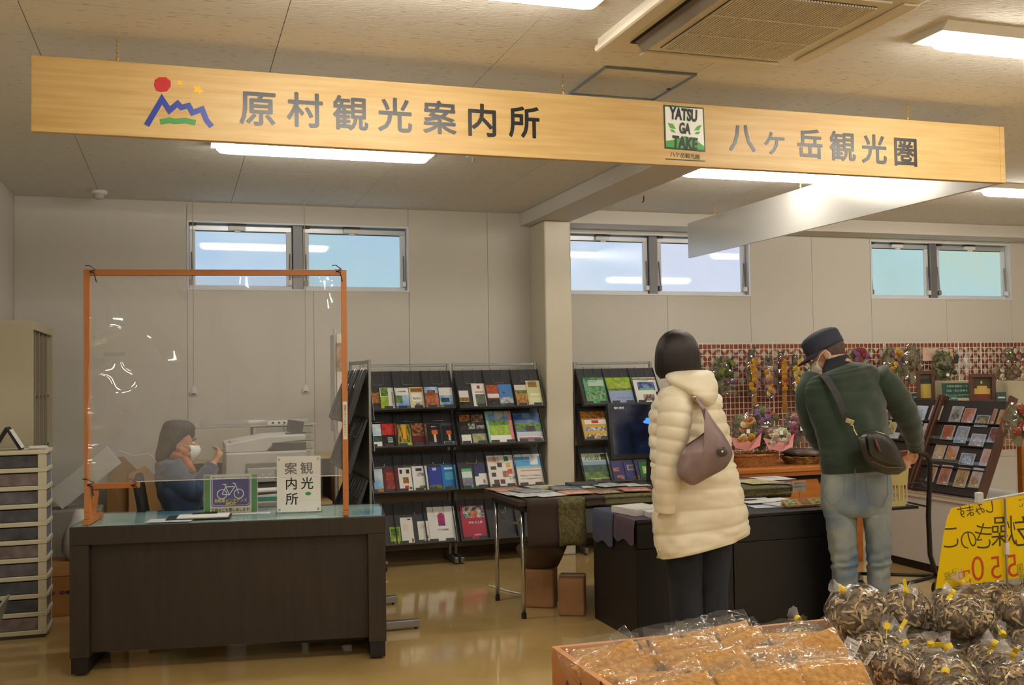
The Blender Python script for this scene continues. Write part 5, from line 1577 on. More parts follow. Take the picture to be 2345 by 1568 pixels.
CZT = CHH + 0.0005
bk = basket('flower_basket', 'oval wicker basket filled with wrapped dried posies on the chest', 1725, 6.52, 0.185, 0.12, 0.075, CZT, wick)
bk2 = basket('flat_basket', 'low flat wicker tray with wavy edge on the chest beside the man', 1845, 6.55, 0.19, 0.14, 0.045, CZT, mt((176, 136, 66), 0.6, var=(90, 60, 30), vscale=30, bump=0.8, bscale=60), 0.009)
o = MB().lathe([(0.165, 0), (0.175, 0.015), (0.165, 0.03), (0.05, 0.034)], 24).build('bark_disc', mt((120, 110, 104), 0.8, var=(60, 46, 42), vscale=14, bump=0.8, bscale=30))
o.location = (bk2.location.x, bk2.location.y, CZT + 0.066)
o.name = 'wood_slice'
tag(o, 'round bark edged wood slice on the flat wicker tray', 'wood slice')


def wrapped(px, py0, py1, wpx, label, cols, seed, Yp, paper=None):
    t = posy(px, py0, py1, wpx, label, cols, seed, Yp, leaves=14, fl=16)
    if paper:
        L_ = 0.13
        MB().add([(-0.09, -0.06, 0.02), (0.0, -0.085, 0.0), (0.10, -0.07, 0.03), (0.14, -0.03, 0.12), (0.02, -0.09, 0.06), (-0.12, -0.04, 0.10)], [(0, 1, 4, 5), (1, 2, 3, 4)]).build('pink_paper', mt(paper, 0.6), t)
    MB().box(-0.012, 0.014, -0.085, -0.083, 0.12, 0.15).build('price_card', pw, t)
    return t


wrapped(1700, 945, 1030, 60, 'orange dried posy in pink paper at the left of the wicker basket', (OR, CR, (210, 130, 90), OR), 41, 6.46, (206, 130, 124))
wrapped(1745, 925, 1030, 66, 'tall clear wrapped purple posy with a red bow in the wicker basket', (PU, RD, (96, 110, 60), PU), 42, 6.56)
wrapped(1775, 975, 1032, 60, 'low posy in pink paper with shiny film at the basket right end', (CR, PK, CR), 43, 6.45, (214, 140, 138))
wrapped(1822, 940, 1022, 60, 'magenta dried posy standing on the flat tray', (RD, PK, PU), 44, 6.58)
wrapped(1865, 945, 1022, 50, 'green and magenta dried posy half hidden by the man', (RD, (110, 130, 50), PU), 45, 6.60)
nt_ = thing('counter_notice', 'small white notice card on a wire stand by the card trays', 'notice', (*onY(1831, 1140, 5.25).xy, CZ))
MB().box(-0.035, 0.035, -0.03, 0.03, 0, 0.004).build('base', blk, nt_)
MB().tube([(0, 0, 0.0045), (0, 0, 0.05)], 0.0018, 6).build('wire', chrome, nt_)
cdn = MB().box(-0.045, 0.045, -0.003, 0.0, 0.050, 0.113).build('card', mt((226, 218, 212), 0.5), nt_, bev=0.001)
for i, (s_, c) in enumerate((('無料です どうぞ', (190, 60, 70)), ('ご自由にお取り下さい', (90, 80, 80)), ('A    B', (70, 66, 66)))):
    text(s_, nt_.matrix_basis @ Matrix.Translation((0, -0.0036, 0.098 - 0.018 * i)) @ Matrix.Rotation(PI / 2, 4, 'X'), 0.0095, mt(c, 0.6), cdn, 'notice_line', thick=0.0002)

# ================================================================ card display on the right
cabw = mt((196, 194, 190), 0.5)
FX = 4.80
cbn = thing('white_cabinet', 'low pale grey cabinet under the card display', 'cabinet', (FX, 5.0, 0))
MB().box(0.03, 0.6, 0.0, 1.36, 0, 0.06).build('plinth', blk, cbn)
MB().box(0, 0.6, -0.04, 1.40, 0.0605, 0.50).build('body', cabw, cbn, bev=0.003)
MB().box(-0.012, 0.61, -0.05, 1.41, 0.5005, 0.535).build('cabinet_top', cabw, cbn, bev=0.003)
MB().box(-0.014, -0.0125, -0.05, 1.41, 0.525, 0.535).build('edge_strip', mt((196, 150, 110), 0.5), cbn)
P0, LE = Vector((4.83, 0, 0.555)), Vector((0.27, 0, 0.60))
LEN = LE.length
NRM = Vector((LE.z, 0, -LE.x)).normalized()


def on_slope(x, y, off=0.0):
    d = ray(x, y)
    o_ = Vector((0, 0, CAM_H))
    p0 = P0 - NRM * off
    return o_ + d * ((p0 - o_).dot(NRM) / d.dot(NRM))


SR = Matrix(((0, LE.x / LEN, -NRM.x), (-1, 0, 0), (0, LE.z / LEN, -NRM.z))).to_4x4()  # x: towards camera (-Y), y: up the slope, z: outwards
dkb = mt((92, 56, 38), 0.45, var=(76, 44, 30), vscale=6, stretch=(1, 1, 0.2))
for (y0, y1, lab) in ((5.32, 5.96, 'sloped brown card display nearest the camera, full of cases'), (5.975, 6.46, 'sloped brown card display behind the man arm')):
    d = thing('card_display', lab, 'display rack', (P0.x, y1, P0.z), 0, 'sloped card displays')
    W_ = y1 - y0

    def sl_box(x0, x1, v0, v1, n0, n1, nm, m_):
        q = MB()
        q.T = SR
        return q.box(x0, x1, v0, v1, n0, n1).build(nm, m_, d, bev=0.002)
    sl_box(0.02, W_ - 0.02, 0, LEN, -0.012, 0, 'back_board', mt((44, 34, 32), 0.6))
    for x in (0, W_ - 0.02):
        sl_box(x, x + 0.02, -0.012, LEN + 0.03, -0.03, 0.03, 'side_rail', dkb)
    sl_box(0.02, W_ - 0.02, -0.012, -0.0005, -0.012, 0.03, 'bottom_rail', mt((44, 34, 32), 0.6))
    for v in (0.165, 0.325, 0.485):
        sl_box(0.0205, W_ - 0.0205, v, v + 0.006, 0.0005, 0.022, 'ledge', mt((44, 34, 32), 0.6))
    for v in (0.045, 0.20, 0.36):
        q = MB()
        q.T = SR
        q.box(0.0205, W_ - 0.0205, v, v + 0.022, 0.0245, 0.0262).build('acrylic_strip', acr, d)
    q = MB()
    q.box(0.34, 0.36, -W_ + 0.02, -W_ + 0.06, -0.0195, 0.53).build('back_leg', ow, d)
    MB().box(0.34, 0.36, -0.06, -0.02, -0.0195, 0.53).build('back_leg', ow, d)
cases = [
    (1050, 120, 185, 250, (170, 160, 160), (60, 60, 70), 'pale case with a dark owl print, top row of the near display'),
    (1235, 150, 185, 250, (196, 110, 60), (150, 70, 40), 'tall orange card case, top row of the near display'),
    (1440, 225, 220, 190, (110, 100, 92), (206, 170, 110), 'case with a pudding shaped hill print, top row'),
    (1610, 160, 60, 250, (190, 120, 90), (150, 80, 60), 'narrow reddish case seen at a slant, top row right'),
    (1765, 170, 195, 240, (204, 136, 60), (150, 84, 50), 'orange brown case at the right end of the top row'),
    (925, 395, 190, 230, (186, 96, 50), (160, 80, 44), 'orange case with a small yellow moon, second row left'),
    (1135, 430, 200, 270, (112, 104, 96), (170, 140, 90), 'grey and gold case with a night scene, second row'),
    (1370, 515, 240, 210, (150, 120, 110), (200, 180, 170), 'shiny brown film packet, second row'),
    (1635, 435, 195, 240, (120, 60, 50), (160, 80, 60), 'dark red case with an orange disc, second row right'),
    (800, 680, 175, 240, (196, 150, 120), (214, 190, 170), 'pale peach case, third row left of the moon case'),
    (990, 690, 180, 240, (190, 106, 54), (214, 150, 70), 'orange case with a yellow crescent, third row'),
    (1215, 795, 240, 190, (110, 86, 84), (190, 190, 206), 'dark case with a bright reflection painted in, third row'),  # pale second tone paints the reflection into the print
    (1515, 760, 190, 300, (204, 130, 50), (160, 96, 40), 'orange case with fruit print, third row right'),
    (690, 1000, 130, 280, (186, 110, 70), (150, 80, 50), 'orange case at the left of the bottom row'),
    (880, 1030, 180, 320, (190, 90, 60), (90, 70, 60), 'red case with a dark tree print, bottom row'),
    (1130, 1070, 200, 320, (190, 140, 70), (110, 76, 70), 'gold case with horned animals print, bottom row'),
    (1350, 1075, 180, 320, (196, 146, 90), (110, 80, 60), 'gold case with a bird print, right end of the bottom row'),
    (510, 130, 180, 290, (196, 206, 226), (120, 140, 190), 'white and blue glossy case, top row of the far display'),
    (745, 100, 175, 230, (190, 120, 100), (120, 60, 60), 'pinkish case with a dark oval, top row of the far display'),
    (615, 375, 170, 250, (206, 180, 180), (170, 130, 130), 'pale pink glossy case, second row of the far display'),
    (550, 620, 120, 200, (196, 150, 130), (160, 110, 100), 'peach case half hidden by the man hand'),
    (60, 150, 110, 200, (220, 222, 226), (150, 140, 140), 'white case just right of the man sweater'),
    (90, 330, 130, 200, (206, 180, 90), (120, 60, 40), 'yellow and brown case behind the man elbow'),
    (120, 440, 160, 100, (226, 228, 236), (190, 196, 214), 'bright white case low on the far display'),
]
fr_m = mt((206, 206, 210), 0.25, spec=0.7)
for (cx_, cy_, w_, h_, c1, c2, lab) in cases:
    px, py = 2030 + cx_ / 6.533, 930 + cy_ / 6.533
    p = on_slope(px, py, 0.004)
    a, b = on_slope(px - w_ / 13.066, py - 0.017 * w_ / 2, 0.004), on_slope(px + w_ / 13.066, py + 0.017 * w_ / 2, 0.004)
    W_ = min(0.16, abs(a.y - b.y) * 0.86)
    a, b = on_slope(px, py - h_ / 13.066, 0.004), on_slope(px, py + h_ / 13.066, 0.004)
    H_ = min(0.19, abs(a.z - b.z) * LEN / LE.z * 0.93)
    t = thing('card_case', lab, 'card case', p, 0, 'card cases in the sloped displays')
    M_ = SR
    q = MB()
    q.T = M_
    q.box(-W_ / 2, W_ / 2, -H_ / 2, H_ / 2, 0, 0.006).build('case', fr_m, t)
    t.children[-1].data.materials[0] = fr_m
    me = sheet_mesh(W_ * 0.9, H_ * 0.92, 0.0008, C(*c1), [(0.15, 0.12, 0.85, 0.55, PH(c2, c1, 40)), (0.3, 0.5, 0.7, 0.8, PH(c1, c2, 60)), (0.62, 0.05, 0.9, 0.13, WHT)])
    o = bpy.data.objects.new('print', me)
    COL.objects.link(o)
    o.parent = t
    o.matrix_basis = M_ @ Matrix.Translation((0, -H_ * 0.46, 0.0064))
    q = MB()
    q.T = M_
    q.box(-W_ / 2, W_ / 2, -H_ / 2, H_ / 2, 0.0085, 0.0095).build('case_lid', acr, t)

# things standing along the top of the display
TOPS = thing('display_shelf', 'narrow cream shelf with back board above the sloped displays', 'shelf', (5.16, 5.2, 0))
crb = mt((206, 196, 168), 0.55)
MB().box(0.0, 0.20, 0.0, 1.20, 1.12, 1.135).build('shelf_board', crb, TOPS)
MB().box(0.18, 0.20, 0.0, 1.20, 1.1355, 1.285).build('back_board', crb, TOPS)
for y in (0.0, 1.18):
    MB().box(0.05, 0.20, y, y + 0.02, 0.5355, 1.1195).build('bracket', crb, TOPS)
MB().add([(0.178, 0.02, 1.27), (0.178, 0.06, 1.27), (0.178, -0.0, 1.20), (0.178, -0.04, 1.20), (0.179, 0.02, 1.27), (0.179, 0.06, 1.27), (0.179, -0.0, 1.20), (0.179, -0.04, 1.20)], [(0, 1, 2, 3), (7, 6, 5, 4), (0, 4, 5, 1), (2, 6, 7, 3)]).build('brown_trim', mt((170, 90, 50), 0.6), TOPS)
SZ = 1.1355
fwd_rz = -0.62


def shelf_item(px, w_, h_, name, label, cat, x=5.24, group=None):
    p = onX(px, 900, x)
    return thing(name, label, cat, (x, p.y, SZ), fwd_rz, group)


for (px, w_, h_, blocks, bgc, lab) in (
        (2120, 0.125, 0.225, [(0, 0, 1, 0.60, C(206, 180, 80)), (0, 0.60, 1, 0.82, C(44, 54, 60)), (0, 0.82, 1, 1, C(96, 80, 70))], (96, 80, 70), 'tall dark wooden frame with a golden field picture'),
        (2249, 0.165, 0.20, [(0, 0.0, 1, 0.24, C(120, 60, 40)), (0.06, 0.24, 0.94, 0.5, C(214, 172, 90)), (0.22, 0.5, 0.78, 0.62, C(214, 172, 90)), (0.42, 0.72, 0.52, 0.84, C(222, 200, 60))], (76, 66, 40), 'wide dark wooden frame with a round golden hill picture')):
    t = shelf_item(px, w_, h_, 'picture_frame', lab, 'picture frame', 5.20, 'wooden picture frames')
    bw = 0.026
    for (a, b, c, d_) in ((-w_ / 2, w_ / 2, h_ - bw, h_), (-w_ / 2, w_ / 2, 0, bw), (-w_ / 2, -w_ / 2 + bw, bw, h_ - bw), (w_ / 2 - bw, w_ / 2, bw, h_ - bw)):
        MB().box(a, b, -0.04, 0.0, c, d_).build('frame_bar', dkb, t, bev=0.002)
    me = sheet_mesh(w_ - 2 * bw, h_ - 2 * bw, 0.002, C(*bgc), blocks)
    o = bpy.data.objects.new('picture', me)
    COL.objects.link(o)
    o.parent = t
    o.matrix_basis = Matrix.Translation((0, -0.008, bw)) @ Matrix.Rotation(PI / 2, 4, 'X')
t = shelf_item(2192, 0.19, 0.11, 'green_sign', 'dark green sign with pale writing between the two wooden frames', 'sign', 5.255)
sgn = MB().box(-0.10, 0.10, 0, 0.006, 0.03, 0.135).build('sign_board', mt((34, 80, 66), 0.5), t)
for i, s_ in enumerate(('木製の名刺カード', '型抜・彩の世界を', 'お手もとにいかがですか')):
    text(s_, t.matrix_basis @ Matrix.Translation((0, -0.0006, 0.113 - 0.032 * i)) @ Matrix.Rotation(PI / 2, 4, 'X'), 0.0175, mt((206, 222, 210), 0.6), sgn, 'sign_line', thick=0.0002)
MB().box(-0.09, 0.09, 0.0, 0.02, 0, 0.0295).build('sign_foot', crb, t)
for (px, w_, h_, c, lab) in ((2153, 0.05, 0.035, (40, 60, 56), 'small dark label right of the tall wooden frame'), (2184, 0.05, 0.055, (70, 120, 108), 'small leaning teal label below the green sign'), (2293, 0.06, 0.075, (36, 62, 54), 'dark green label right of the wide wooden frame'), (2095, 0.04, 0.06, (40, 70, 80), 'small blue green label left of the tall wooden frame')):
    t = shelf_item(px, w_, h_, 'price_label', lab, 'label', 5.185 if px != 2293 else 5.25, 'labels on the display shelf')
    q = MB()
    q.T = Matrix.Rotation(-0.12, 4, 'X')
    q.box(-w_ / 2, w_ / 2, 0, 0.004, 0, h_).build('label_card', mt(c, 0.5), t)
    MB().box(-w_ / 2 + 0.008, w_ / 2 - 0.008, -0.004, -0.0025, h_ * 0.45, h_ * 0.6).build('label_print', mt((190, 200, 196), 0.6), t)
posy(2330, 900, 1000, 56, 'red berry bunch in film at the right frame edge', (RD, (170, 70, 40), CR), 61, 5.0, leaves=10, fl=24, base=0.9)

# ================================================================ shopping cart
ck = mt((40, 40, 42), 0.35, 0.5)
ct = thing('shopping_cart', 'black tube shopping cart with brown grip held by the man', 'cart', (4.05, 5.1, 0))


def cp_(x, y, Y):
    return onY(x, y, Y)


R1 = [cp_(2088, 1036, 4.98), cp_(2108, 1037, 4.98), cp_(2122, 1042, 4.99), cp_(2130, 1058, 5.0), cp_(2126, 1180, 5.02), cp_(2130, 1270, 5.05), cp_(2140, 1303, 5.08)]
zb = 0.135
A_, B_, C_ = onZ(2148, 1318, zb), onZ(1968, 1313, zb), onZ(2028, 1347, zb)
R1.append(Vector((A_.x, A_.y, zb)))
MB().tube(R1, 0.0145, 10).build('side_frame', ck, ct, smooth=True, W=True)
grip0 = cp_(2040, 1040, 4.98)
MB().tube([grip0, R1[0]], 0.0165, 10).build('grip', mt((130, 66, 44), 0.5), ct, smooth=True, W=True)
dxl = Vector((-0.42, 0.0, 0.0))
L1 = [grip0 + Vector((-0.25, 0, 0)), grip0 + Vector((-0.28, 0.01, -0.03)), grip0 + Vector((-0.29, 0.04, -0.4)), Vector((C_.x - 0.14, C_.y + 0.10, zb))]
MB().tube([grip0 + Vector((-0.001, 0, 0))] + L1, 0.0145, 10).build('side_frame', ck, ct, smooth=True, W=True)
MB().tube([A_, C_ + Vector((0.02, 0, 0)), L1[-1]], 0.012, 8).build('base_bar', ck, ct, smooth=True, W=True)
MB().tube([A_, B_], 0.011, 8).build('base_bar', ck, ct, smooth=True, W=True)
MB().tube([B_, L1[-1]], 0.011, 8).build('base_bar', ck, ct, smooth=True, W=True)
for p in (A_, B_, L1[-1], C_):
    w_ = MB().lathe([(0.03, -0.012), (0.05, -0.010), (0.05, 0.010), (0.03, 0.012)], 16).build('wheel', blk, ct)
    w_.matrix_basis = chain(ct).inverted() @ Matrix.Translation((p.x, p.y, 0.051)) @ Matrix.Rotation(PI / 2, 4, 'Y')
    MB().box(p.x - 0.016, p.x + 0.016, p.y - 0.012, p.y + 0.012, 0.055, zb).build('fork', steel, ct, W=True)
q1, q2 = cp_(2128, 1118, 5.01), cp_(2036, 1107, 5.30)
MB().tube([q1, cp_(2110, 1106, 5.2), q2], 0.006, 8).build('basket_rail', ck, ct, W=True)
MB().tube([cp_(2125, 1160, 5.02), cp_(2080, 1150, 5.25)], 0.006, 8).build('basket_rail', ck, ct, W=True)
MB().box(3.80, 4.18, 5.12, 5.44, 0.545, 0.5595).build('basket_tray', ck, ct, W=True)
bm = mt((206, 190, 130), 0.45, spec=0.5)
bs = thing('shopping_basket', 'cream plastic shopping basket with slotted sides in the cart', 'basket', (3.97, 5.28, 0.56))
hx, hy, hh = 0.175, 0.14, 0.30


def bw_(k):
    return hx * (0.86 + 0.14 * k), hy * (0.86 + 0.14 * k)


MB().box(-hx * 0.86, hx * 0.86, -hy * 0.86, hy * 0.86, 0, 0.006).build('basket_floor', bm, bs)
for z0, z1, nm in ((0.0065, 0.03, 'lower_band'), (0.125, 0.27, 'wall_band')):
    rings = []
    for z in (z0, z1):
        x, y = bw_(z / hh)
        rings.append([(-x, -y, z), (x, -y, z), (x, y, z), (-x, y, z)])
    for z in (z1, z0):
        x, y = bw_(z / hh)
        rings.append([(-x + 0.005, -y + 0.005, z), (x - 0.005, -y + 0.005, z), (x - 0.005, y - 0.005, z), (-x + 0.005, y - 0.005, z)])
    MB().loft(rings, caps=False, closed=True).build(nm, bm, bs)
x, y = bw_(1)
MB().loft([[(-x - 0.012, -y - 0.012, 0.2705), (x + 0.012, -y - 0.012, 0.2705), (x + 0.012, y + 0.012, 0.2705), (-x - 0.012, y + 0.012, 0.2705)],
           [(-x - 0.012, -y - 0.012, 0.30), (x + 0.012, -y - 0.012, 0.30), (x + 0.012, y + 0.012, 0.30), (-x - 0.012, y + 0.012, 0.30)],
           [(-x + 0.004, -y + 0.004, 0.30), (x - 0.004, -y + 0.004, 0.30), (x - 0.004, y - 0.004, 0.30), (-x + 0.004, y - 0.004, 0.30)],
           [(-x + 0.004, -y + 0.004, 0.2705), (x - 0.004, -y + 0.004, 0.2705), (x - 0.004, y - 0.004, 0.2705), (-x + 0.004, y - 0.004, 0.2705)]], caps=False, closed=True).build('rim', bm, bs)
rib = MB().box(-0.004, 0.004, -0.0025, 0.0025, 0.0305, 0.1245).mesh(bm)
for i in range(13):
    k = (0.075) / hh
    x, y = bw_(k)
    for sy in (-1, 1):
        shared('rib', rib, bs, (-x + 2 * x * i / 12, sy * (y - 0.002), 0))
for i in range(1, 10):
    k = (0.075) / hh
    x, y = bw_(k)
    for sx in (-1, 1):
        shared('rib', rib, bs, (sx * (x - 0.002), -y + 2 * y * i / 10, 0), (0, 0, PI / 2))
# ================================================================ crate of dried goods in the foreground
RZ = 0.60
cx0, cx1, cy0, cy1, cz0 = 1.005, 2.80, 1.86, 2.785, 0.46
dt_ = thing('display_table', 'low wooden sales table under the crate', 'table', (cx0, cy0, 0))
MB().box(cx0 + 0.03, cx1, cy0, cy1 - 0.03, cz0 - 0.03, cz0 - 0.0005).build('table_top', mt((150, 100, 60), 0.6), dt_, W=True)
for x in (cx0 + 0.06, cx1 - 0.06):
    for y in (cy0 + 0.05, cy1 - 0.10):
        MB().box(x - 0.025, x + 0.025, y - 0.025, y + 0.025, 0, cz0 - 0.0305).build('leg', mt((150, 100, 60), 0.6), dt_, W=True)
crw = mt((212, 150, 92), 0.5, var=(190, 120, 66), vscale=4, stretch=(0.4, 3, 3), lo=0.4, hi=0.75, bump=0.04, bscale=40)
crw2 = mt((212, 150, 92), 0.5, var=(190, 120, 66), vscale=4, stretch=(3, 0.4, 3), lo=0.4, hi=0.75, bump=0.04, bscale=40)
cr = thing('wooden_crate', 'shallow pine crate heaped with bagged dried goods in the foreground', 'crate', (cx0, cy0, cz0))
MB().box(cx0, cx1, cy1 - 0.016, cy1, cz0, RZ).build('back_board', crw, cr, W=True, bev=0.002)
MB().box(cx0, cx0 + 0.018, cy0, cy1 - 0.0165, cz0, RZ).build('side_board', crw2, cr, W=True, bev=0.002)
MB().box(cx1 - 0.018, cx1, cy0, cy1 - 0.0165, cz0, RZ).build('side_board', crw2, cr, W=True, bev=0.002)
MB().box(cx0 + 0.0185, cx1 - 0.0185, cy0, cy0 + 0.016, cz0, RZ).build('front_board', crw, cr, W=True, bev=0.002)
MB().box(cx0 + 0.0185, cx1 - 0.0185, cy0 + 0.0165, cy1 - 0.0165, cz0, cz0 + 0.012).build('crate_floor', crw, cr, W=True)
for (y, z, r_) in ((2.42, 0.585, 0.012), (2.56, 0.548, 0.010), (2.66, 0.52, 0.013)):
    q = MB().ball((cx0 - 0.0006, y, z), (0.0008, r_, r_ * 1.5), 10, 6).build('knot', mt((110, 66, 40), 0.6), cr, W=True)

bagfilm = film_mat(0.07, (0.99, 0.99, 0.99), 0.0, 0.9, bump=0.8, bscale=26, haze=0.02)
shrimp_m = mt((228, 176, 96), 0.7, var=(186, 126, 52), vscale=70, lo=0.3, hi=0.7, bump=1.0, bscale=90, detail=6)


def pillow_rings(w_, h_, t_, seed, amp, n_=26, k_=9, pw=0.5):
    """flat bag: x width, z height, y thickness"""
    rings = []
    for i in range(k_ + 1):
        v = i / k_
        th = t_ * (math.sin(PI * min(1, max(0.02, v))) ** pw)
        ring_ = []
        for j in range(n_):
            a = 2 * PI * j / n_
            x = w_ / 2 * math.copysign(abs(math.cos(a)) ** 0.55, math.cos(a))
            y = th / 2 * math.copysign(abs(math.sin(a)) ** 0.9, math.sin(a))
            nn = noise.noise(Vector((x * 22 + seed * 3.1, y * 22, v * h_ * 22)))
            ring_.append((x * (1 + 0.03 * nn), y + amp * nn, v * h_ + amp * 0.7 * nn))
        rings.append(ring_)
    return rings


SV = []
for s_ in range(4):
    q = MB()
    q.loft(pillow_rings(0.200, 0.142, 0.068, s_, 0.006, 40, 14))
    content = q.mesh(shrimp_m, True)
    q = MB()
    rg = pillow_rings(0.216, 0.150, 0.074, s_ + 9, 0.005)
    top = [(p[0] * 0.98, p[1] * 0.15 + 0.004 * math.sin(p[0] * 60), 0.178 + 0.006 * math.sin(p[0] * 40 + s_)) for p in rg[-1]]
    rg.append([(p[0], p[1] * 0.4, 0.160) for p in rg[-1]])
    rg.append(top)
    q.loft(rg, caps=False)
    filmm = q.mesh(bagfilm, True)
    SV.append((content, filmm))
# crumbs sticking out: short curved threads spread over the contents
TH = []
for s_ in range(2):
    r = random.Random(90 + s_)
    q = MB()
    for i in range(200):
        x, z = r.uniform(-0.09, 0.09), r.uniform(0.012, 0.122)
        th = 0.024 * math.sin(PI * z / 0.135) ** 0.5
        y = -th * (1 - 0.5 * (abs(x) / 0.1) ** 3) - 0.001 if r.random() < 0.6 else th
        a, b = r.uniform(0, 2 * PI), r.uniform(-0.5, 0.5)
        L_ = r.uniform(0.006, 0.014)
        d = Vector((math.cos(a), 0.25 * b, math.sin(a))) * L_
        n_ = Vector((-math.sin(a), 0, math.cos(a))) * 0.0014
        c = Vector((x, y, z))
        up = Vector((0, -0.003 if y < 0 else 0.003, 0))
        q.add([c - d - n_, c - d + n_, c + up + n_, c + up - n_, c + d + n_, c + d - n_], [(0, 1, 2, 3), (3, 2, 4, 5)], i % 3)
    TH.append(q.mesh([mt((236, 190, 116), 0.6), mt((214, 156, 78), 0.6), mt((176, 116, 52), 0.6)]))
rb = random.Random(77)
k = 0
ordw = 'first second third fourth fifth sixth seventh eighth ninth'.split()
rows = [(2.660, [1.135, 1.325, 1.50], 0.464), (2.585, [1.12, 1.31, 1.49, 1.66], 0.474), (2.52, [1.13, 1.32, 1.51, 1.69], 0.482), (2.42, [1.12, 1.31, 1.50, 1.68], 0.488), (2.32, [1.13, 1.32, 1.51], 0.490), (2.22, [1.12, 1.31, 1.50], 0.490), (2.12, [1.13, 1.32, 1.5], 0.490)]
for ri, (y, xs_, z) in enumerate(rows):
    for ci, x in enumerate(xs_):
        t = thing('shrimp_bag', 'clear bag of dried shrimp, %s from left in %s row from crate back' % (ordw[ci], ordw[ri]), 'bag', (x + rb.uniform(-0.012, 0.012), y, z + 0.022 + rb.uniform(-0.006, 0.016)), 0, 'bags of dried shrimp in the crate')
        t.rotation_euler = (-0.72 + rb.uniform(-0.18, 0.15), rb.uniform(-0.30, 0.02), rb.uniform(-0.2, 0.2))
        sc = rb.uniform(1.0, 1.13)
        t.scale = (sc, sc, sc)
        sv = SV[k % 4]
        shared('dried_shrimp', sv[0], t)
        o = shared('loose_flakes', TH[k % 2], t)
        o['kind'] = 'stuff'
        shared('bag_film', sv[1], t)
        k += 1

# mushroom bags
mush_core = mt((84, 72, 60), 0.85, var=(150, 128, 96), vscale=38, lo=0.38, hi=0.62, bump=1.0, bscale=50, detail=5)
MV = []
for s_ in range(3):
    r = random.Random(300 + s_)
    q = MB()
    rg = []
    for i in range(13):
        a = -PI / 2 + PI * (i + 0.03) / 12.06
        rg.append([(0.073 * math.cos(a) * math.cos(2 * PI * j / 20) * (1 + 0.12 * noise.noise(Vector((j * 0.9, i * 0.9, s_)))), 0.073 * math.cos(a) * math.sin(2 * PI * j / 20) * (1 + 0.12 * noise.noise(Vector((j * 0.9, i * 0.9, s_ + 7)))), 0.056 * math.sin(a) + 0.058) for j in range(20)])
    core = q.loft(rg).mesh(mush_core, True)
    q = MB()
    for i in range(230):
        u, v_ = r.uniform(-0.75, 0.95), r.uniform(0, 2 * PI)
        n_ = Vector((math.sqrt(1 - u * u) * math.cos(v_), math.sqrt(1 - u * u) * math.sin(v_), u))
        c = Vector((n_.x * 0.074, n_.y * 0.074, n_.z * 0.058 + 0.058))
        a = n_.orthogonal().normalized()
        a.rotate(Matrix.Rotation(r.uniform(0, 6.28), 3, n_))
        b = n_.cross(a)
        L_, w_ = r.uniform(0.008, 0.019), r.uniform(0.002, 0.0045)
        cu = n_ * r.uniform(0.001, 0.006)
        q.add([c - a * L_ - b * w_ * 0.5, c - a * L_ + b * w_ * 0.5, c + cu + b * w_, c + cu - b * w_, c + a * L_ * 0.8 + b * (w_ + 0.004), c + a * L_ * 0.8 + b * 0.002], [(0, 1, 2, 3), (3, 2, 4, 5)], r.choice((0, 0, 1, 1, 2, 3)))
    strips = q.mesh([mt((212, 188, 142), 0.7), mt((172, 146, 108), 0.7), mt((84, 70, 58), 0.7), mt((130, 110, 88), 0.7)])
    q = MB()
    rg = []
    for i in range(13):
        a = -PI / 2 + PI * (i + 0.03) / 12.06
        rg.append([(0.084 * math.cos(a) * math.cos(2 * PI * j / 24) * (1 + 0.10 * noise.noise(Vector((j * 1.1, i * 0.8, s_ + 20)))), 0.084 * math.cos(a) * math.sin(2 * PI * j / 24) * (1 + 0.10 * noise.noise(Vector((j * 1.1, i * 0.8, s_ + 27)))), 0.066 * math.sin(a) + 0.062) for j in range(24)])
    film = q.loft(rg).mesh(bagfilm, True)
    MV.append((core, strips, film))
q = MB()
rg = [[(r_ * math.cos(2 * PI * j / 14) * (1 + 0.22 * (j % 2)), r_ * 0.7 * math.sin(2 * PI * j / 14) * (1 + 0.22 * (j % 2)), z) for j in range(14)] for z, r_ in ((0.0, 0.022), (0.012, 0.008), (0.022, 0.008), (0.036, 0.015), (0.046, 0.020))]
neck = q.loft(rg, caps=False).mesh(film_mat(0.12, (0.97, 0.97, 0.97), 0.05, 1.1, haze=0.20), True)
tape = MB().lathe([(0.0092, 0.0115), (0.0098, 0.017), (0.0092, 0.0225)], 10).mesh(mt((240, 206, 20), 0.45))
tapeflag = MB().box(0.006, 0.034, -0.001, 0.001, 0.0115, 0.0225).mesh(mt((240, 206, 20), 0.45))
lblm = sheet_mesh(0.06, 0.042, 0.0006, C(226, 222, 212), [(0.08, 0.75, 0.9, 0.82, LINE), (0.08, 0.55, 0.9, 0.62, LINE), (0.08, 0.35, 0.9, 0.42, LINE), (0.08, 0.15, 0.6, 0.22, LINE)])
rb = random.Random(123)
spots = []
for ri, y in enumerate((2.65, 2.50, 2.35, 2.20, 2.06)):
    x = 1.755 + (0.075 if ri % 2 else 0.0) + (0.03 * ri if ri < 2 else 0.06)
    ci = 0
    while x < 2.72:
        if x / y < 1.16:
            spots.append((ri, ci, x, y, 0.50))
        x += 0.166
        ci += 1
for i, (x, y) in enumerate(((1.92, 2.60), (2.09, 2.62), (2.26, 2.61), (2.44, 2.62), (2.62, 2.61), (2.16, 2.44), (2.34, 2.43), (2.52, 2.44))):
    spots.append((5 + (i > 4), i if i < 5 else i - 5, x, y, 0.592))
k = 0
RN = ['rearmost bottom', 'second bottom', 'third bottom', 'fourth bottom', 'front bottom', 'rear upper', 'front upper']
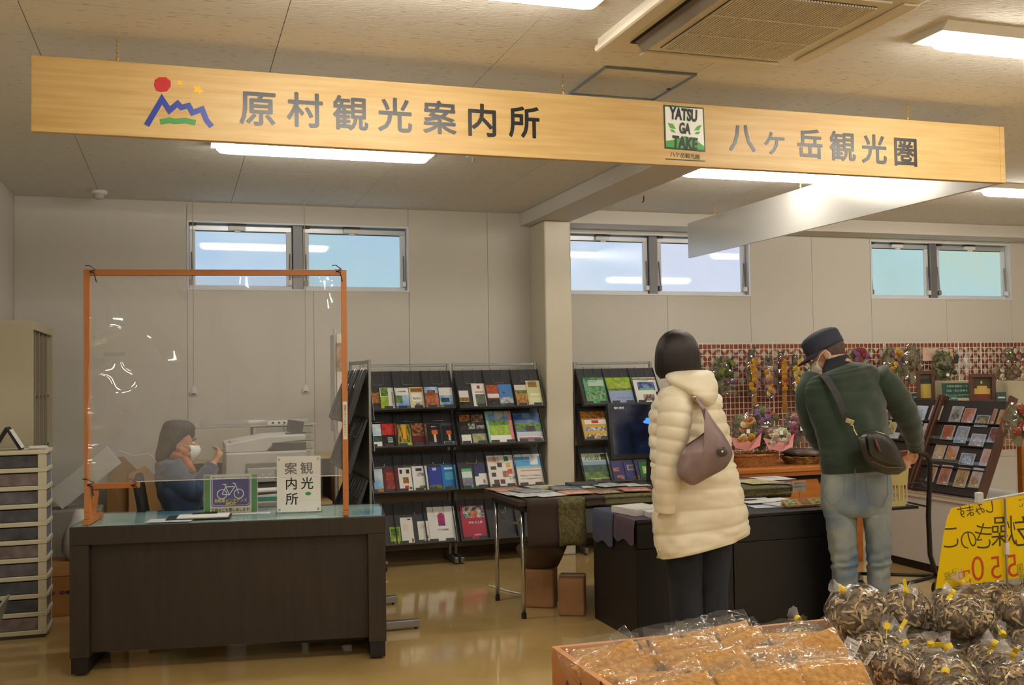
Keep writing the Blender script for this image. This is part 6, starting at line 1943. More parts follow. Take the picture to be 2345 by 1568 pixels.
for (ri, ci, x, y, z) in spots:
    t = thing('mushroom_bag', 'tied clear bag of sliced dried mushrooms, %s from the left in the %s row' % (ordw[min(ci, 8)], RN[ri]), 'bag', (x + rb.uniform(-0.012, 0.012), y + rb.uniform(-0.01, 0.01), z + rb.uniform(-0.012, 0.015)), 0, 'bags of dried mushrooms in the crate')
    t.rotation_euler = (rb.uniform(-0.45, 0.25), rb.uniform(-0.4, 0.4), rb.uniform(0, 6.28))
    sc = rb.uniform(1.0, 1.18)
    t.scale = (sc, sc, sc)
    mv = MV[k % 3]
    shared('mushroom_filling', mv[0], t)
    o = shared('mushroom_slices', mv[1], t)
    o['kind'] = 'stuff'
    shared('bag_film', mv[2], t)
    tilt_ = (rb.uniform(-1.0, 1.0), rb.uniform(-1.0, 1.0), rb.uniform(0, 6.28))
    nk = shared('bag_neck', neck, t, (0, 0, 0.124), tilt_)
    shared('yellow_tape', tape, nk)
    shared('tape_flag', tapeflag, nk)
    if k % 3 == 0:
        lb = shared('price_sticker', lblm, t, (0, -0.082, 0.04), (PI / 2 - 0.15, 0, 0))
        lb.rotation_euler = (PI / 2 - 0.2, 0, rb.uniform(-0.3, 0.3))
    k += 1
o = MB().box(2.05, 2.72, 1.885, 2.03, 0.4725, 0.60).build('green_mat', mt((44, 110, 60), 0.9, bump=0.5, bscale=120))
tag(o, 'green turf covered block at the lower right corner', 'mat')

# ================================================================ yellow price card
YY = 2.60
ys = thing('price_sign', 'bright yellow price card for dried mushrooms seen from behind on a pole', 'sign', onY(2310, 1500, YY))


def y2(pts):
    return [(p.x, p.z) for p in (onY(a, b, YY) for a, b in pts)]


ym = bpy.data.materials.new('yellow_card')
ym.use_nodes = True
_n = ym.node_tree
_p = _n.nodes['Principled BSDF']
_p.inputs['Base Color'].default_value = lin((250, 224, 14))
_p.inputs['Roughness'].default_value = 0.45
_t = _n.nodes.new('ShaderNodeBsdfTranslucent')
_t.inputs[0].default_value = lin((252, 226, 14))
_m = _n.nodes.new('ShaderNodeMixShader')
_m.inputs[0].default_value = 0.45
_n.links.new(_p.outputs[0], _m.inputs[1])
_n.links.new(_t.outputs[0], _m.inputs[2])
_n.links.new(_m.outputs[0], _n.nodes['Material Output'].inputs[0])
yc = MB().prism(y2([(2180, 1163), (2300, 1141), (2440, 1116), (2440, 1310), (2300, 1327), (2143, 1348), (2150, 1300), (2162, 1220), (2170, 1185)]), YY, YY + 0.0015).build('yellow_card', ym, ys, W=True)
kk_ = mt((70, 62, 16), 0.6)
rd_ = mt((206, 70, 30), 0.6)
gnk = mt((150, 140, 40), 0.6)
for (c, x, y, hpx, m_, bold, rot) in (('す', 2203, 1172, 27, kk_, 0.0, 0.1), ('ま', 2222, 1169, 26, kk_, 0.0, 0.1), ('み', 2244, 1165, 26, kk_, 0.0, 0.1), ('し', 2267, 1160, 28, kk_, 0.0, 0.1),
                                ('こ', 2178, 1228, 56, kk_, -0.012, 0.0), ('の', 2218, 1234, 48, kk_, -0.012, 0.0), ('き', 2252, 1226, 62, kk_, -0.012, -0.1), ('燥', 2298, 1215, 66, kk_, -0.006, 0.0), ('乾', 2352, 1215, 66, kk_, -0.006, 0.0),
                                ('円', 2209, 1322, 34, rd_, 0.0, 0.1), ('0', 2239, 1298, 72, rd_, -0.008, 0.05), ('5', 2280, 1296, 66, rd_, -0.008, 0.05), ('5', 2318, 1292, 66, rd_, -0.008, 0.05),
                                ('税', 2170, 1318, 17, gnk, 0.0, 0.1), ('込', 2184, 1310, 17, gnk, 0.0, 0.1), ('国', 2336, 1300, 18, gnk, 0.0, 0.1), ('産', 2338, 1318, 18, gnk, 0.0, 0.1), ('に', 2340, 1150, 22, kk_, -0.012, 0.1)):
    p = onY(x, y, YY - 0.0006)
    h_ = onY(x, y - hpx / 2, YY).z - onY(x, y + hpx / 2, YY).z
    text(c, face_front(p) @ Matrix.Rotation(rot, 4, 'Z') @ Matrix.Diagonal((-1, 1, 1, 1)), h_ * 1.15, m_, yc, 'marker_character', bold=bold, thick=0.0002)
a, b = onY(2232, 1149, YY - 0.003), onY(2440, 1112, YY - 0.003)
MB().tube([a, b], 0.0035, 6).build('top_rail', mt((206, 204, 190), 0.3, 0.4), ys, W=True)
c = onY(2241, 1140, YY - 0.004)
MB().box(c.x - 0.010, c.x + 0.012, c.y - 0.010, c.y + 0.008, c.z - 0.016, c.z + 0.018).build('clip', film_mat(0.15, (0.9, 0.9, 0.86), 0.2, 1.0, haze=0.5), ys, W=True, bev=0.004)
pt, pb_ = onY(2301, 1141, YY - 0.008), onY(2314, 1600, YY - 0.008)
MB().tube([pt, pb_], 0.0035, 8).build('pole', mt((140, 126, 104), 0.35, 0.5), ys, W=True, smooth=True)
c = onY(2305, 1256, YY - 0.008)
MB().box(c.x - 0.007, c.x + 0.007, c.y - 0.006, c.y + 0.006, c.z - 0.018, c.z + 0.018).build('pole_clip', mt((225, 222, 214), 0.4), ys, W=True, bev=0.002)
# ================================================================ people
skin = mt((208, 158, 128), 0.55, var=(196, 142, 112), vscale=12)


def row(Y, xl, yl, xr, yr, hd, dy=0.0):
    """a body section given by its left and right outline, hd is half its depth"""
    a, b = onY(xl, yl, Y + dy), onY(xr, yr, Y + dy)
    c = (a + b) / 2
    d = Vector((c.x, c.y, 0)).normalized()
    return c, (b - a) / 2, d * hd


def sect(r, n=28, k=1.0, sq=0.85):
    c, a, d = r
    out = []
    for j in range(n):
        t = 2 * PI * j / n
        ct_, st_ = math.cos(t), math.sin(t)
        out.append(c + a * (k * math.copysign(abs(ct_) ** sq, ct_)) + d * (k * math.copysign(abs(st_) ** sq, st_)))
    return out


def interp(rows, n):
    """smooth resampling of a list of sections"""
    out = []
    m = len(rows)
    for i in range(n):
        t = i / (n - 1) * (m - 1)
        k = min(int(t), m - 2)
        u = t - k
        p = [rows[max(k - 1, 0)], rows[k], rows[k + 1], rows[min(k + 2, m - 1)]]
        cr = []
        for q in range(3):
            a, b, c, d = (p[0][q], p[1][q], p[2][q], p[3][q])
            cr.append(0.5 * ((2 * b) + (c - a) * u + (2 * a - 5 * b + 4 * c - d) * u * u + (3 * b - a - 3 * c + d) * u ** 3))
        out.append(tuple(cr))
    return out


def limb_rows(pts, n=None):
    """pts: (Vector, radius) -> tube points"""
    m = len(pts)
    n = n or m * 4
    P, R_ = [], []
    for i in range(n):
        t = i / (n - 1) * (m - 1)
        k = min(int(t), m - 2)
        u = t - k
        p = [pts[max(k - 1, 0)], pts[k], pts[k + 1], pts[min(k + 2, m - 1)]]

        def cm(a, b, c, d):
            return 0.5 * ((2 * b) + (c - a) * u + (2 * a - 5 * b + 4 * c - d) * u * u + (3 * b - a - 3 * c + d) * u ** 3)
        P.append(cm(*[q[0] for q in p]))
        R_.append(cm(*[q[1] for q in p]))
    return P, R_


def hand(mb, wrist, d, up, s=1.0, curl=0.6, thumb=1):
    """palm and five fingers; d: direction of the fingers, up: back of the hand"""
    d = d.normalized()
    up = (up - d * up.dot(d)).normalized()
    sd = d.cross(up) * thumb
    mb.tube([wrist - d * 0.02, wrist + d * 0.03 * s, wrist + d * 0.06 * s, wrist + d * 0.085 * s], [0.026 * s, 0.034 * s, 0.040 * s, 0.036 * s], 12, flat=0.5)
    for i, (off, L_) in enumerate(((-0.03, 0.060), (-0.0105, 0.074), (0.0105, 0.080), (0.03, 0.070))):
        p = wrist + d * 0.075 * s + sd * off * s
        pts = [p - d * 0.02 * s]
        a = 0.15
        for k in range(3):
            a += curl * (0.7 if k == 0 else 1.0)
            p = p + (d * math.cos(a) - up * math.sin(a)) * (L_ * s / 3)
            pts.append(p.copy())
        mb.tube(pts, [0.0095 * s, 0.0095 * s, 0.0088 * s, 0.0075 * s], 8)
    p = wrist + d * 0.025 * s + sd * 0.03 * s
    mb.tube([p - sd * 0.012, p + sd * 0.016 * s + d * 0.018 * s - up * 0.008, p + sd * 0.020 * s + d * 0.045 * s - up * 0.020, p + sd * 0.012 * s + d * 0.065 * s - up * 0.028], [0.013 * s, 0.0115 * s, 0.0098 * s, 0.008 * s], 8)


def head_shapes(mb, c, ang, pit, s=1.0):
    """skull, jaw, nose, ears; ang: facing direction in plan, pit: nod (down positive)"""
    M_ = Matrix.Translation(c) @ Matrix.Rotation(ang, 4, 'Z') @ Matrix.Rotation(pit, 4, 'Y')
    old = mb.T
    mb.T = M_ @ Matrix.Scale(s, 4)
    mb.ball((-0.012, 0, 0.02), (0.095, 0.076, 0.098), 20, 12)
    mb.ball((0.028, 0, -0.055), (0.058, 0.056, 0.066), 16, 10)
    mb.tube([(0.075, 0, 0.012), (0.094, 0, -0.012), (0.104, 0, -0.030), (0.088, 0, -0.040)], [0.009, 0.011, 0.014, 0.012], 10)
    mb.ball((0.083, 0, -0.066), (0.012, 0.024, 0.008), 10, 6)
    mb.ball((0.078, 0, -0.098), (0.016, 0.022, 0.014), 10, 6)
    for y in (-1, 1):
        mb.ball((-0.006, y * 0.077, -0.018), (0.018, 0.010, 0.031), 10, 8)
        mb.ball((0.062, y * 0.034, -0.034), (0.026, 0.024, 0.022), 10, 8)
    mb.T = old
    return M_ @ Matrix.Scale(s, 4)


def face_parts(parent, M_):
    inv = chain(parent).inverted()
    for y in (-1, 1):
        e = MB()
        e.T = inv @ M_
        e.ball((0.078, y * 0.031, 0.004), (0.010, 0.014, 0.007), 10, 6)
        e = e.build('eye', mt((236, 232, 226), 0.3), parent, smooth=True)
        q = MB()
        q.T = inv @ M_
        q.ball((0.0865, y * 0.031, 0.004), (0.003, 0.006, 0.006), 10, 6)
        q.build('iris', mt((40, 26, 20), 0.2), e, smooth=True)
        b = MB()
        b.T = inv @ M_
        b.tube([(0.082, y * 0.014, 0.024), (0.083, y * 0.032, 0.028), (0.072, y * 0.050, 0.022)], 0.0035, 6)
        b.build('eyebrow', mt((46, 36, 32), 0.8), parent)
    m = MB()
    m.T = inv @ M_
    m.tube([(0.088, -0.020, -0.068), (0.0955, 0, -0.066), (0.088, 0.020, -0.068)], [0.003, 0.0045, 0.003], 6)
    m.build('mouth', mt((176, 96, 90), 0.5), parent, smooth=True)


def body_mesh(mb, parent, voxel=0.0065):
    inv = chain(parent).inverted()
    mb.v = [inv @ p for p in mb.v]
    o = bpy.data.objects.new('body', mb.mesh(skin, True))
    COL.objects.link(o)
    rm = o.modifiers.new('remesh', 'REMESH')
    rm.mode, rm.voxel_size, rm.use_smooth_shade = 'VOXEL', voxel, True
    sm = o.modifiers.new('smooth', 'SMOOTH')
    sm.factor, sm.iterations = 0.5, 3
    dg = bpy.context.evaluated_depsgraph_get()
    me = bpy.data.meshes.new_from_object(o.evaluated_get(dg))
    o.modifiers.clear()
    o.data = me
    me.materials.clear()
    me.materials.append(skin)
    o.parent = parent
    return o


def shell(rings, name, m_, parent, caps=False, thick=0.0, smooth=True, n_caps=True):
    q = MB()
    q.loft(rings, caps=caps)
    o = q.build(name, m_, parent, smooth=smooth, W=True)
    if thick:
        sd = o.modifiers.new('solid', 'SOLIDIFY')
        sd.thickness = thick
        sd.offset = -1
    return o


def quilt(rows, n, period, amp, k0=1.0, seam=0.35):
    """sections puffed between stitched seams; period in metres along the axis"""
    rs = interp(rows, n)
    out, s_ = [], 0.0
    for i, r in enumerate(rs):
        if i:
            s_ += (r[0] - rs[i - 1][0]).length
        ph = (s_ / (period(s_) if callable(period) else period)) % 1.0
        bul = abs(math.sin(PI * ph)) ** seam
        out.append((r, k0 + amp * (bul - 0.7)))
    return out


# ---------------------------------------------------------------- standing woman in the cream coat
WY = 4.42
P0x = onY(1590, 1500, WY)
wm = thing('person', 'person with black bobbed hair in a long cream quilted coat, back turned', 'person', (P0x.x, WY, 0))


def wc(x, y):
    return 1440 + x / 2.75, 730 + y / 2.75


def wr(y, xl, xr, hd, dy=0.0, yr=None):
    a, b = wc(xl, y), wc(xr, y if yr is None else yr)
    return row(WY, a[0], a[1], b[0], b[1], hd, dy)


def wp(x, y, dy=0.0):
    a = wc(x, y)
    return onY(a[0], a[1], WY + dy)


bm_ = MB()
hc = wp(302, 235, 0.0)
HM = head_shapes(bm_, hc, math.radians(128), 0.25, 0.87)
bm_.tube([wp(318, 300, 0.03), wp(345, 380, 0.02), wp(350, 440, 0.02)], [0.052, 0.054, 0.075], 14)
tr_ = [wr(430, 270, 470, 0.06), wr(500, 225, 520, 0.09), wr(650, 220, 560, 0.10), wr(850, 230, 560, 0.10), wr(1000, 225, 590, 0.11), wr(1150, 240, 590, 0.11)]
bm_.loft([sect(r) for r in interp(tr_, 14)])
hipL, hipR = wp(330, 1150), wp(520, 1150)
for hp, fx in ((hipL, 1578), (hipR, 1628)):
    f_ = onY(fx, 1500, WY + 0.02)
    f_.z = 0.07
    P_, R_ = limb_rows([(hp, 0.085), (hp.lerp(f_, 0.5), 0.060), (hp.lerp(f_, 0.75), 0.055), (f_, 0.038)])
    bm_.tube(P_, R_, 14)
    bm_.tube([f_ + Vector((0.0, -0.03, -0.03)), f_ + Vector((-0.03, 0.06, -0.04)), f_ + Vector((-0.06, 0.13, -0.05))], [0.036, 0.036, 0.026], 10)
sh_l, el_l, wr_l = wp(290, 500, -0.12), wp(275, 850, -0.13), wp(232, 1200, -0.10)
P_, R_ = limb_rows([(sh_l, 0.05), (el_l, 0.042), (wr_l, 0.026)])
bm_.tube(P_, R_, 12)
hand(bm_, wr_l, Vector((-0.1, 0.45, -0.85)), Vector((-0.7, -0.6, 0.1)), 0.9, 0.5, 1)
sh_r, el_r, wr_r = wp(500, 520, 0.10), wp(420, 850, 0.20), wp(330, 1050, 0.32)
P_, R_ = limb_rows([(sh_r, 0.05), (el_r, 0.042), (wr_r, 0.026)])
bm_.tube(P_, R_, 12)
hand(bm_, wr_r, Vector((-0.5, 0.6, -0.3)), Vector((0.3, 0.2, 0.9)), 0.9, 0.5, -1)
wb_ = body_mesh(bm_, wm)
face_parts(wm, HM)
# hair: a bob of overlapping layers
blackh = mt((24, 18, 17), 0.42, var=(40, 30, 26), vscale=60, stretch=(3, 3, 0.2), spec=0.35, bump=0.25, bscale=160)
hr = [wr(66, 285, 325, 0.02), wr(85, 235, 378, 0.065), wr(125, 195, 415, 0.10), wr(180, 172, 440, 0.118), wr(240, 163, 450, 0.122), wr(300, 163, 456, 0.12), wr(345, 172, 456, 0.112, 0, 318), wr(378, 200, 448, 0.098, 0, 332)]
rs = interp(hr, 26)
rings = []
for i, r in enumerate(rs):
    ring_ = sect(r, 48, 1.0, 0.95)
    c = r[0]
    rings.append([c + (p - c) * (1 + 0.012 * math.sin(j * 2.9 + 0.2 * i) * min(1, i / 8)) for j, p in enumerate(ring_)])
rings.append([r[0] + Vector((0, 0, 0.02)) + (p - r[0]) * 0.6 for r in (rs[-1],) for p in sect(rs[-1], 48, 1.0, 0.95)])
shell(rings, 'hair', blackh, wm, caps=True)
# trousers and shoes
nav = mt((34, 40, 52), 0.85, var=(26, 30, 40), vscale=10, bump=0.1, bscale=60)
for hp, fx in ((hipL, 1578), (hipR, 1628)):
    f_ = onY(fx, 1500, WY + 0.02)
    f_.z = 0.03
    P_, R_ = limb_rows([(hp, 0.118), (hp.lerp(f_, 0.45), 0.085), (hp.lerp(f_, 0.75), 0.078), (f_, 0.082)], 16)
    q = MB()
    q.tube(P_, [r_ * (1 + 0.02 * math.sin(i * 1.7)) for i, r_ in enumerate(R_)], 18, caps=False)
    q.build('trouser_leg', nav, wm, smooth=True, W=True)
    q = MB()
    q.loft([[(f_.x + x * 1.0 - 0.45 * y, f_.y + y, z) for x, y in [(w_ * math.cos(t), 0.045 + 0.125 * math.sin(t)) for t in [2 * PI * j / 16 for j in range(16)]]] for z, w_ in ((0.0, 0.042), (0.03, 0.044), (0.06, 0.03))])
    q.build('shoe', mt((30, 28, 28), 0.5), wm, smooth=True, W=True)
cream = mt((238, 228, 202), 0.5, var=(228, 216, 186), vscale=5, bump=0.12, bscale=24, sheen=0.2)
coat = [wr(405, 262, 500, 0.10), wr(450, 205, 548, 0.135), wr(520, 160, 575, 0.155), wr(600, 140, 603, 0.165), wr(700, 135, 632, 0.168), wr(800, 132, 648, 0.17), wr(900, 136, 662, 0.172), wr(1000, 140, 690, 0.175), wr(1100, 148, 718, 0.18, 0, 1085), wr(1200, 155, 738, 0.182, 0, 1165), wr(1320, 162, 748, 0.185, 0, 1245), wr(1420, 170, 754, 0.187, 0, 1305), wr(1500, 182, 757, 0.187, 0, 1352)]


def per_(s_):
    return 0.062 if s_ < 0.40 else 0.098


rings = []
qs = quilt(coat, 130, per_, 0.062, seam=0.5)
for i, (r, kq) in enumerate(qs):
    ring_ = sect(r, 56, kq, 0.82)
    c = r[0]
    out = []
    for j, p in enumerate(ring_):
        nn = noise.noise(Vector((j * 0.45, i * 0.16, 2.0))) * 0.010 + noise.noise(Vector((j * 0.16, i * 0.05, 5.0))) * 0.012
        out.append(p + (p - c).normalized() * nn * min(1, i / 10))
    rings.append(out)
shell(rings, 'coat', cream, wm, thick=0.012)
coat_o = wm.children[-1]
# sleeves
for (pts, nm) in (([(wp(300, 470, -0.11), 0.074), (wp(292, 580, -0.15), 0.078), (wp(280, 720, -0.165), 0.072), (wp(256, 880, -0.165), 0.062), (wp(240, 1030, -0.16), 0.056), (wp(228, 1212, -0.14), 0.044)], 'sleeve'),
                  ([(wp(500, 480, 0.08), 0.072), (wp(450, 700, 0.16), 0.07), (wp(400, 880, 0.22), 0.06), (wp(335, 1040, 0.31), 0.048)], 'sleeve')):
    P_, R_ = limb_rows(pts, 90)
    s_, RR = 0.0, []
    for i in range(len(P_)):
        if i:
            s_ += (P_[i] - P_[i - 1]).length
        RR.append(R_[i] * (0.95 + 0.10 * abs(math.sin(PI * s_ / 0.058)) ** 0.5))
    q = MB()
    q.tube(P_, RR, 26, caps=True)
    q.build(nm, cream, wm, smooth=True, W=True)
# hood lying on the shoulders
hood = [wr(322, 330, 498, 0.06, -0.03), wr(335, 258, 525, 0.10, -0.05), wr(370, 228, 545, 0.14, -0.07), wr(420, 265, 560, 0.16, -0.08), wr(475, 350, 562, 0.15, -0.10), wr(525, 420, 545, 0.12, -0.11), wr(545, 455, 520, 0.09, -0.11)]
rings = []
for i, (r, kq) in enumerate(quilt(hood, 40, 0.075, 0.05)):
    rings.append(sect(r, 40, kq, 0.9))
shell(rings, 'hood', cream, wm, caps=True)
MB().tube([wp(196, 1460, -0.19), wp(186, 1490, -0.19), wp(181, 1503, -0.185)], 0.006, 6).build('zip_pull', mt((200, 190, 160), 0.3, 0.8), wm, W=True)


def pillow(poly, thick, depth_dir, name, m_, parent, n_in=6, puff=0.55):
    """a soft flat bag: outline points in space, bulging along depth_dir"""
    c = sum(poly, Vector()) / len(poly)
    rings = []
    for i in range(-n_in, n_in + 1):
        t = i / n_in
        k = (1 - abs(t) ** 2.2) ** 0.45 if abs(t) < 1 else 0.02
        rings.append([c + (p - c) * max(k, 0.02) + depth_dir * (thick * t * 0.5) for p in poly])
    q = MB()
    q.loft(rings)
    o = q.build(name, m_, parent, smooth=True, W=True)
    return o


def smooth_poly(pts, n=4):
    out = []
    m = len(pts)
    for i in range(m):
        p0, p1, p2, p3 = pts[i - 1], pts[i], pts[(i + 1) % m], pts[(i + 2) % m]
        for k in range(n):
            u = k / n
            out.append(0.5 * ((2 * p1) + (p2 - p0) * u + (2 * p0 - 5 * p1 + 4 * p2 - p3) * u * u + (3 * p1 - p0 - 3 * p2 + p3) * u ** 3))
    return out


dirw = ray(1610, 1000)
dirw = Vector((dirw.x, dirw.y, 0)).normalized()
hb = thing('shoulder_bag', 'taupe leather hobo bag with a round button hanging behind the cream coat', 'bag', wp(470, 1040, -0.26))
taupe = mt((140, 118, 116), 0.36, var=(118, 98, 96), vscale=9, bump=0.5, bscale=11, stretch=(1, 1, 0.45))
dyb = -0.27
pl = [wp(x, y, dyb) for x, y in ((480, 560), (535, 640), (600, 730), (652, 830), (640, 890), (600, 945), (500, 1000), (410, 1048), (350, 1025), (308, 985), (318, 900), (330, 845), (370, 800), (440, 745), (496, 700), (490, 630))]
pillow(smooth_poly(pl, 3), 0.13, dirw, 'bag_body', taupe, hb)
MB().tube([wp(360, 800, dyb - 0.03), wp(430, 752, dyb - 0.035), wp(494, 706, dyb - 0.03)], 0.0035, 6).build('opening_seam', mt((60, 48, 48), 0.6), hb, W=True)
P_ = [wp(350, 425, -0.17), wp(400, 470, -0.21), wp(440, 520, -0.235), wp(478, 580, -0.25), wp(500, 640, -0.25)]
q = MB()
q.tube(P_, [0.011, 0.012, 0.014, 0.022, 0.03], 10, flat=0.4)
q.build('strap', taupe, hb, smooth=True, W=True)
MB().ball(tuple(wp(414, 492, -0.235)), 0.010, 10, 8).build('strap_ring', mt((190, 184, 170), 0.25, 0.9), hb, smooth=True, W=True)
bt = wp(588, 836, dyb - 0.062)
o = MB().lathe([(0.023, 0), (0.023, 0.004), (0.014, 0.008), (0.002, 0.009)], 24).build('button', mt((84, 76, 74), 0.35, 0.2), hb, smooth=False)
o.matrix_basis = chain(hb).inverted() @ Matrix.Translation(bt) @ Matrix.Rotation(math.atan2(dirw.y, dirw.x) - PI / 2, 4, 'Z') @ Matrix.Rotation(PI / 2, 4, 'X')
q = MB().lathe([(0.008, 0.0088), (0.006, 0.013), (0.001, 0.014)], 8).build('button_stud', mt((200, 190, 160), 0.25, 0.9), o)

# ---------------------------------------------------------------- man in the green sweater
MY = 4.70


def mc(x, y):
    return 1750 + x / 3.408, 740 + y / 3.408


def mr(y, xl, xr, hd, dy=0.0, yr=None):
    a, b = mc(xl, y), mc(xr, y if yr is None else yr)
    return row(MY, a[0], a[1], b[0], b[1], hd, dy)


def mp(x, y, dy=0.0):
    a = mc(x, y)
    return onY(a[0], a[1], MY + dy)


def jc(x, y):
    return 1700 + x / 3.636, 1000 + y / 3.636


def jr(y, xl, xr, hd, dy=0.0):
    a, b = jc(xl, y), jc(xr, y)
    return row(MY, a[0], a[1], b[0], b[1], hd, dy)


mn = thing('person', 'person in a dark green sweater, navy cap and faded jeans pushing the cart', 'person', (onY(1960, 1420, MY).x, MY, 0))
bm_ = MB()
hc = mp(478, 235, 0.17)
HM = head_shapes(bm_, hc, math.radians(140), 0.55, 1.02)
bm_.tube([mp(500, 270, 0.15), mp(555, 300, 0.13), mp(590, 360, 0.10)], [0.058, 0.062, 0.08], 14)
tor = [mr(340, 500, 760, 0.07, 0.10), mr(420, 390, 900, 0.09, 0.09), mr(560, 345, 920, 0.10, 0.07), mr(750, 400, 920, 0.10, 0.04), mr(950, 460, 930, 0.10, 0.02), mr(1150, 470, 960, 0.11), mr(1330, 470, 970, 0.11)]
bm_.loft([sect(r) for r in interp(tor, 14)])
footL, footR = onY(1932, 1440, MY + 0.02), onY(2012, 1430, MY + 0.05)
footL.z = footR.z = 0.07
for hp, f_ in ((onY(1923, 1150, MY), footL), (onY(2005, 1150, MY), footR)):
    P_, R_ = limb_rows([(hp, 0.07), (hp.lerp(f_, 0.5), 0.045), (hp.lerp(f_, 0.75), 0.042), (f_, 0.036)])
    bm_.tube(P_, R_, 14)
    bm_.tube([f_ + Vector((0.0, -0.03, -0.03)), f_ + Vector((0.0, 0.06, -0.04)), f_ + Vector((0.0, 0.14, -0.05))], [0.038, 0.038, 0.028], 10)
arR = [(mp(900, 430, 0.06), 0.055), (mp(1010, 560, 0.06), 0.05), (mp(1125, 735, 0.08), 0.042), (mp(1165, 850, 0.16), 0.038), (mp(1185, 965, 0.245), 0.028)]
P_, R_ = limb_rows(arR)
bm_.tube(P_, R_, 12)
hand(bm_, mp(1186, 970, 0.25), Vector((-0.25, 0.35, -0.42)), Vector((0.25, 0.55, 0.75)), 1.0, 0.55, 1)
arL = [(mp(400, 440, 0.08), 0.055), (mp(345, 600, 0.06), 0.05), (mp(400, 850, 0.10), 0.042), (mp(470, 940, 0.26), 0.036), (mp(560, 960, 0.34), 0.028)]
P_, R_ = limb_rows(arL)
bm_.tube(P_, R_, 12)
hand(bm_, mp(565, 962, 0.345), Vector((0.5, 0.5, -0.1)), Vector((0.1, 0.3, 0.9)), 1.0, 0.5, -1)
body_mesh(bm_, mn)
face_parts(mn, HM)
# short grey hair at the nape
gh = mt((86, 70, 60), 0.7, var=(60, 50, 44), vscale=60, bump=0.3, bscale=150)
q = MB()
q.T = HM
q.ball((-0.022, 0, 0.018), (0.093, 0.0775, 0.094), 20, 12)
o = q.build('hair', gh, mn, smooth=True, W=True)
# cap
capm = mt((42, 46, 62), 0.75, bump=0.1, bscale=120)
q = MB()
q.T = HM @ Matrix.Rotation(-0.10, 4, 'Y')
rg = []
for i in range(11):
    z = 0.020 + 0.105 * i / 10
    k_ = 1.0 if i < 6 else (1 - ((i - 6) / 4.3) ** 2.2) ** 0.5
    rg.append([(-0.010 + 0.107 * k_ * math.cos(2 * PI * j / 32), 0.091 * k_ * math.sin(2 * PI * j / 32), z) for j in range(32)])
cap = q.loft(rg, caps=True).build('cap', capm, mn, smooth=True, W=True)
q = MB()
q.T = HM @ Matrix.Rotation(-0.10, 4, 'Y')
inn, outr = [], []
for j in range(15):
    a = math.radians(-78 + 156 * j / 14)
    inn.append((-0.010 + 0.108 * math.cos(a), 0.092 * math.sin(a), 0.024))
    outr.append((-0.010 + 0.108 * math.cos(a) + 0.065 * math.cos(a) ** 0.6 if math.cos(a) > 0 else 0, 0.088 * math.sin(a), 0.006))
v = inn + outr + [(x, y, z - 0.005) for x, y, z in inn + outr]
f = []
for j in range(14):
    f += [(j, j + 1, 15 + j + 1, 15 + j), (30 + j + 1, 30 + j, 45 + j, 45 + j + 1), (15 + j, 15 + j + 1, 45 + j + 1, 45 + j)]
q.add(v, f).build('cap_brim', capm, cap, smooth=True, W=True)
q = MB()
q.T = HM @ Matrix.Rotation(-0.10, 4, 'Y')
q.tube([(-0.010 + 0.1085 * math.cos(2 * PI * j / 32), 0.0925 * math.sin(2 * PI * j / 32), 0.046) for j in range(32)], 0.0016, 5, closed=True).build('cap_seam', mt((70, 76, 96), 0.7), cap, W=True)
# mask with ear loop
mw = mt((216, 208, 192), 0.8)
q = MB()
q.T = HM
rg = []
for z, w_, x in ((-0.012, 0.052, 0.106), (-0.035, 0.064, 0.117), (-0.07, 0.066, 0.110), (-0.10, 0.058, 0.100), (-0.122, 0.040, 0.080)):
    rg.append([(x - 0.055 * (t_ * t_) / 1.0, w_ * t_, z) for t_ in [(-1 + 2 * j / 12) for j in range(13)]])
v = [p for r in rg for p in r]
f = [(i * 13 + j, i * 13 + j + 1, (i + 1) * 13 + j + 1, (i + 1) * 13 + j) for i in range(4) for j in range(12)]
mk = q.add(v, f).build('face_mask', mw, mn, smooth=True, W=True)
sd = mk.modifiers.new('solid', 'SOLIDIFY')
sd.thickness = 0.003
for y in (-1, 1):
    q = MB()
    q.T = HM
    q.tube([(0.055, y * 0.066, -0.02), (0.025, y * 0.080, 0.0), (-0.018, y * 0.090, 0.010), (-0.024, y * 0.090, -0.022), (0.01, y * 0.082, -0.062), (0.055, y * 0.064, -0.095)], 0.0022, 6)
    q.build('ear_loop', mt((222, 220, 208), 0.7), mk, W=True)
# collar, sweater, sleeves
grn = mt((38, 57, 42), 0.95, var=(30, 46, 33), vscale=9, bump=0.35, bscale=220, sheen=0.3)
col_ = [mr(395, 452, 660, 0.09, 0.07, 330), mr(350, 455, 668, 0.085, 0.09, 290), mr(310, 470, 660, 0.075, 0.11, 255), mr(285, 482, 640, 0.07, 0.125, 240)]
shell([sect(r, 32) for r in interp(col_, 8)], 'collar', mt((30, 34, 40), 0.9), mn, thick=0.008)
sw = [mr(395, 450, 690, 0.10, 0.08, 300), mr(408, 395, 830, 0.125, 0.075, 318), mr(435, 345, 900, 0.14, 0.07, 370), mr(490, 312, 945, 0.15, 0.06), mr(560, 304, 958, 0.155, 0.055), mr(650, 318, 958, 0.158, 0.045), mr(750, 356, 965, 0.16, 0.035), mr(850, 394, 970, 0.162, 0.025), mr(950, 424, 974, 0.165, 0.015), mr(1030, 432, 982, 0.165, 0.005), mr(1080, 436, 990, 0.16, 0, 1075), mr(1120, 440, 985, 0.15, 0, 1105), mr(1168, 448, 975, 0.143, 0, 1135)]
rings = []
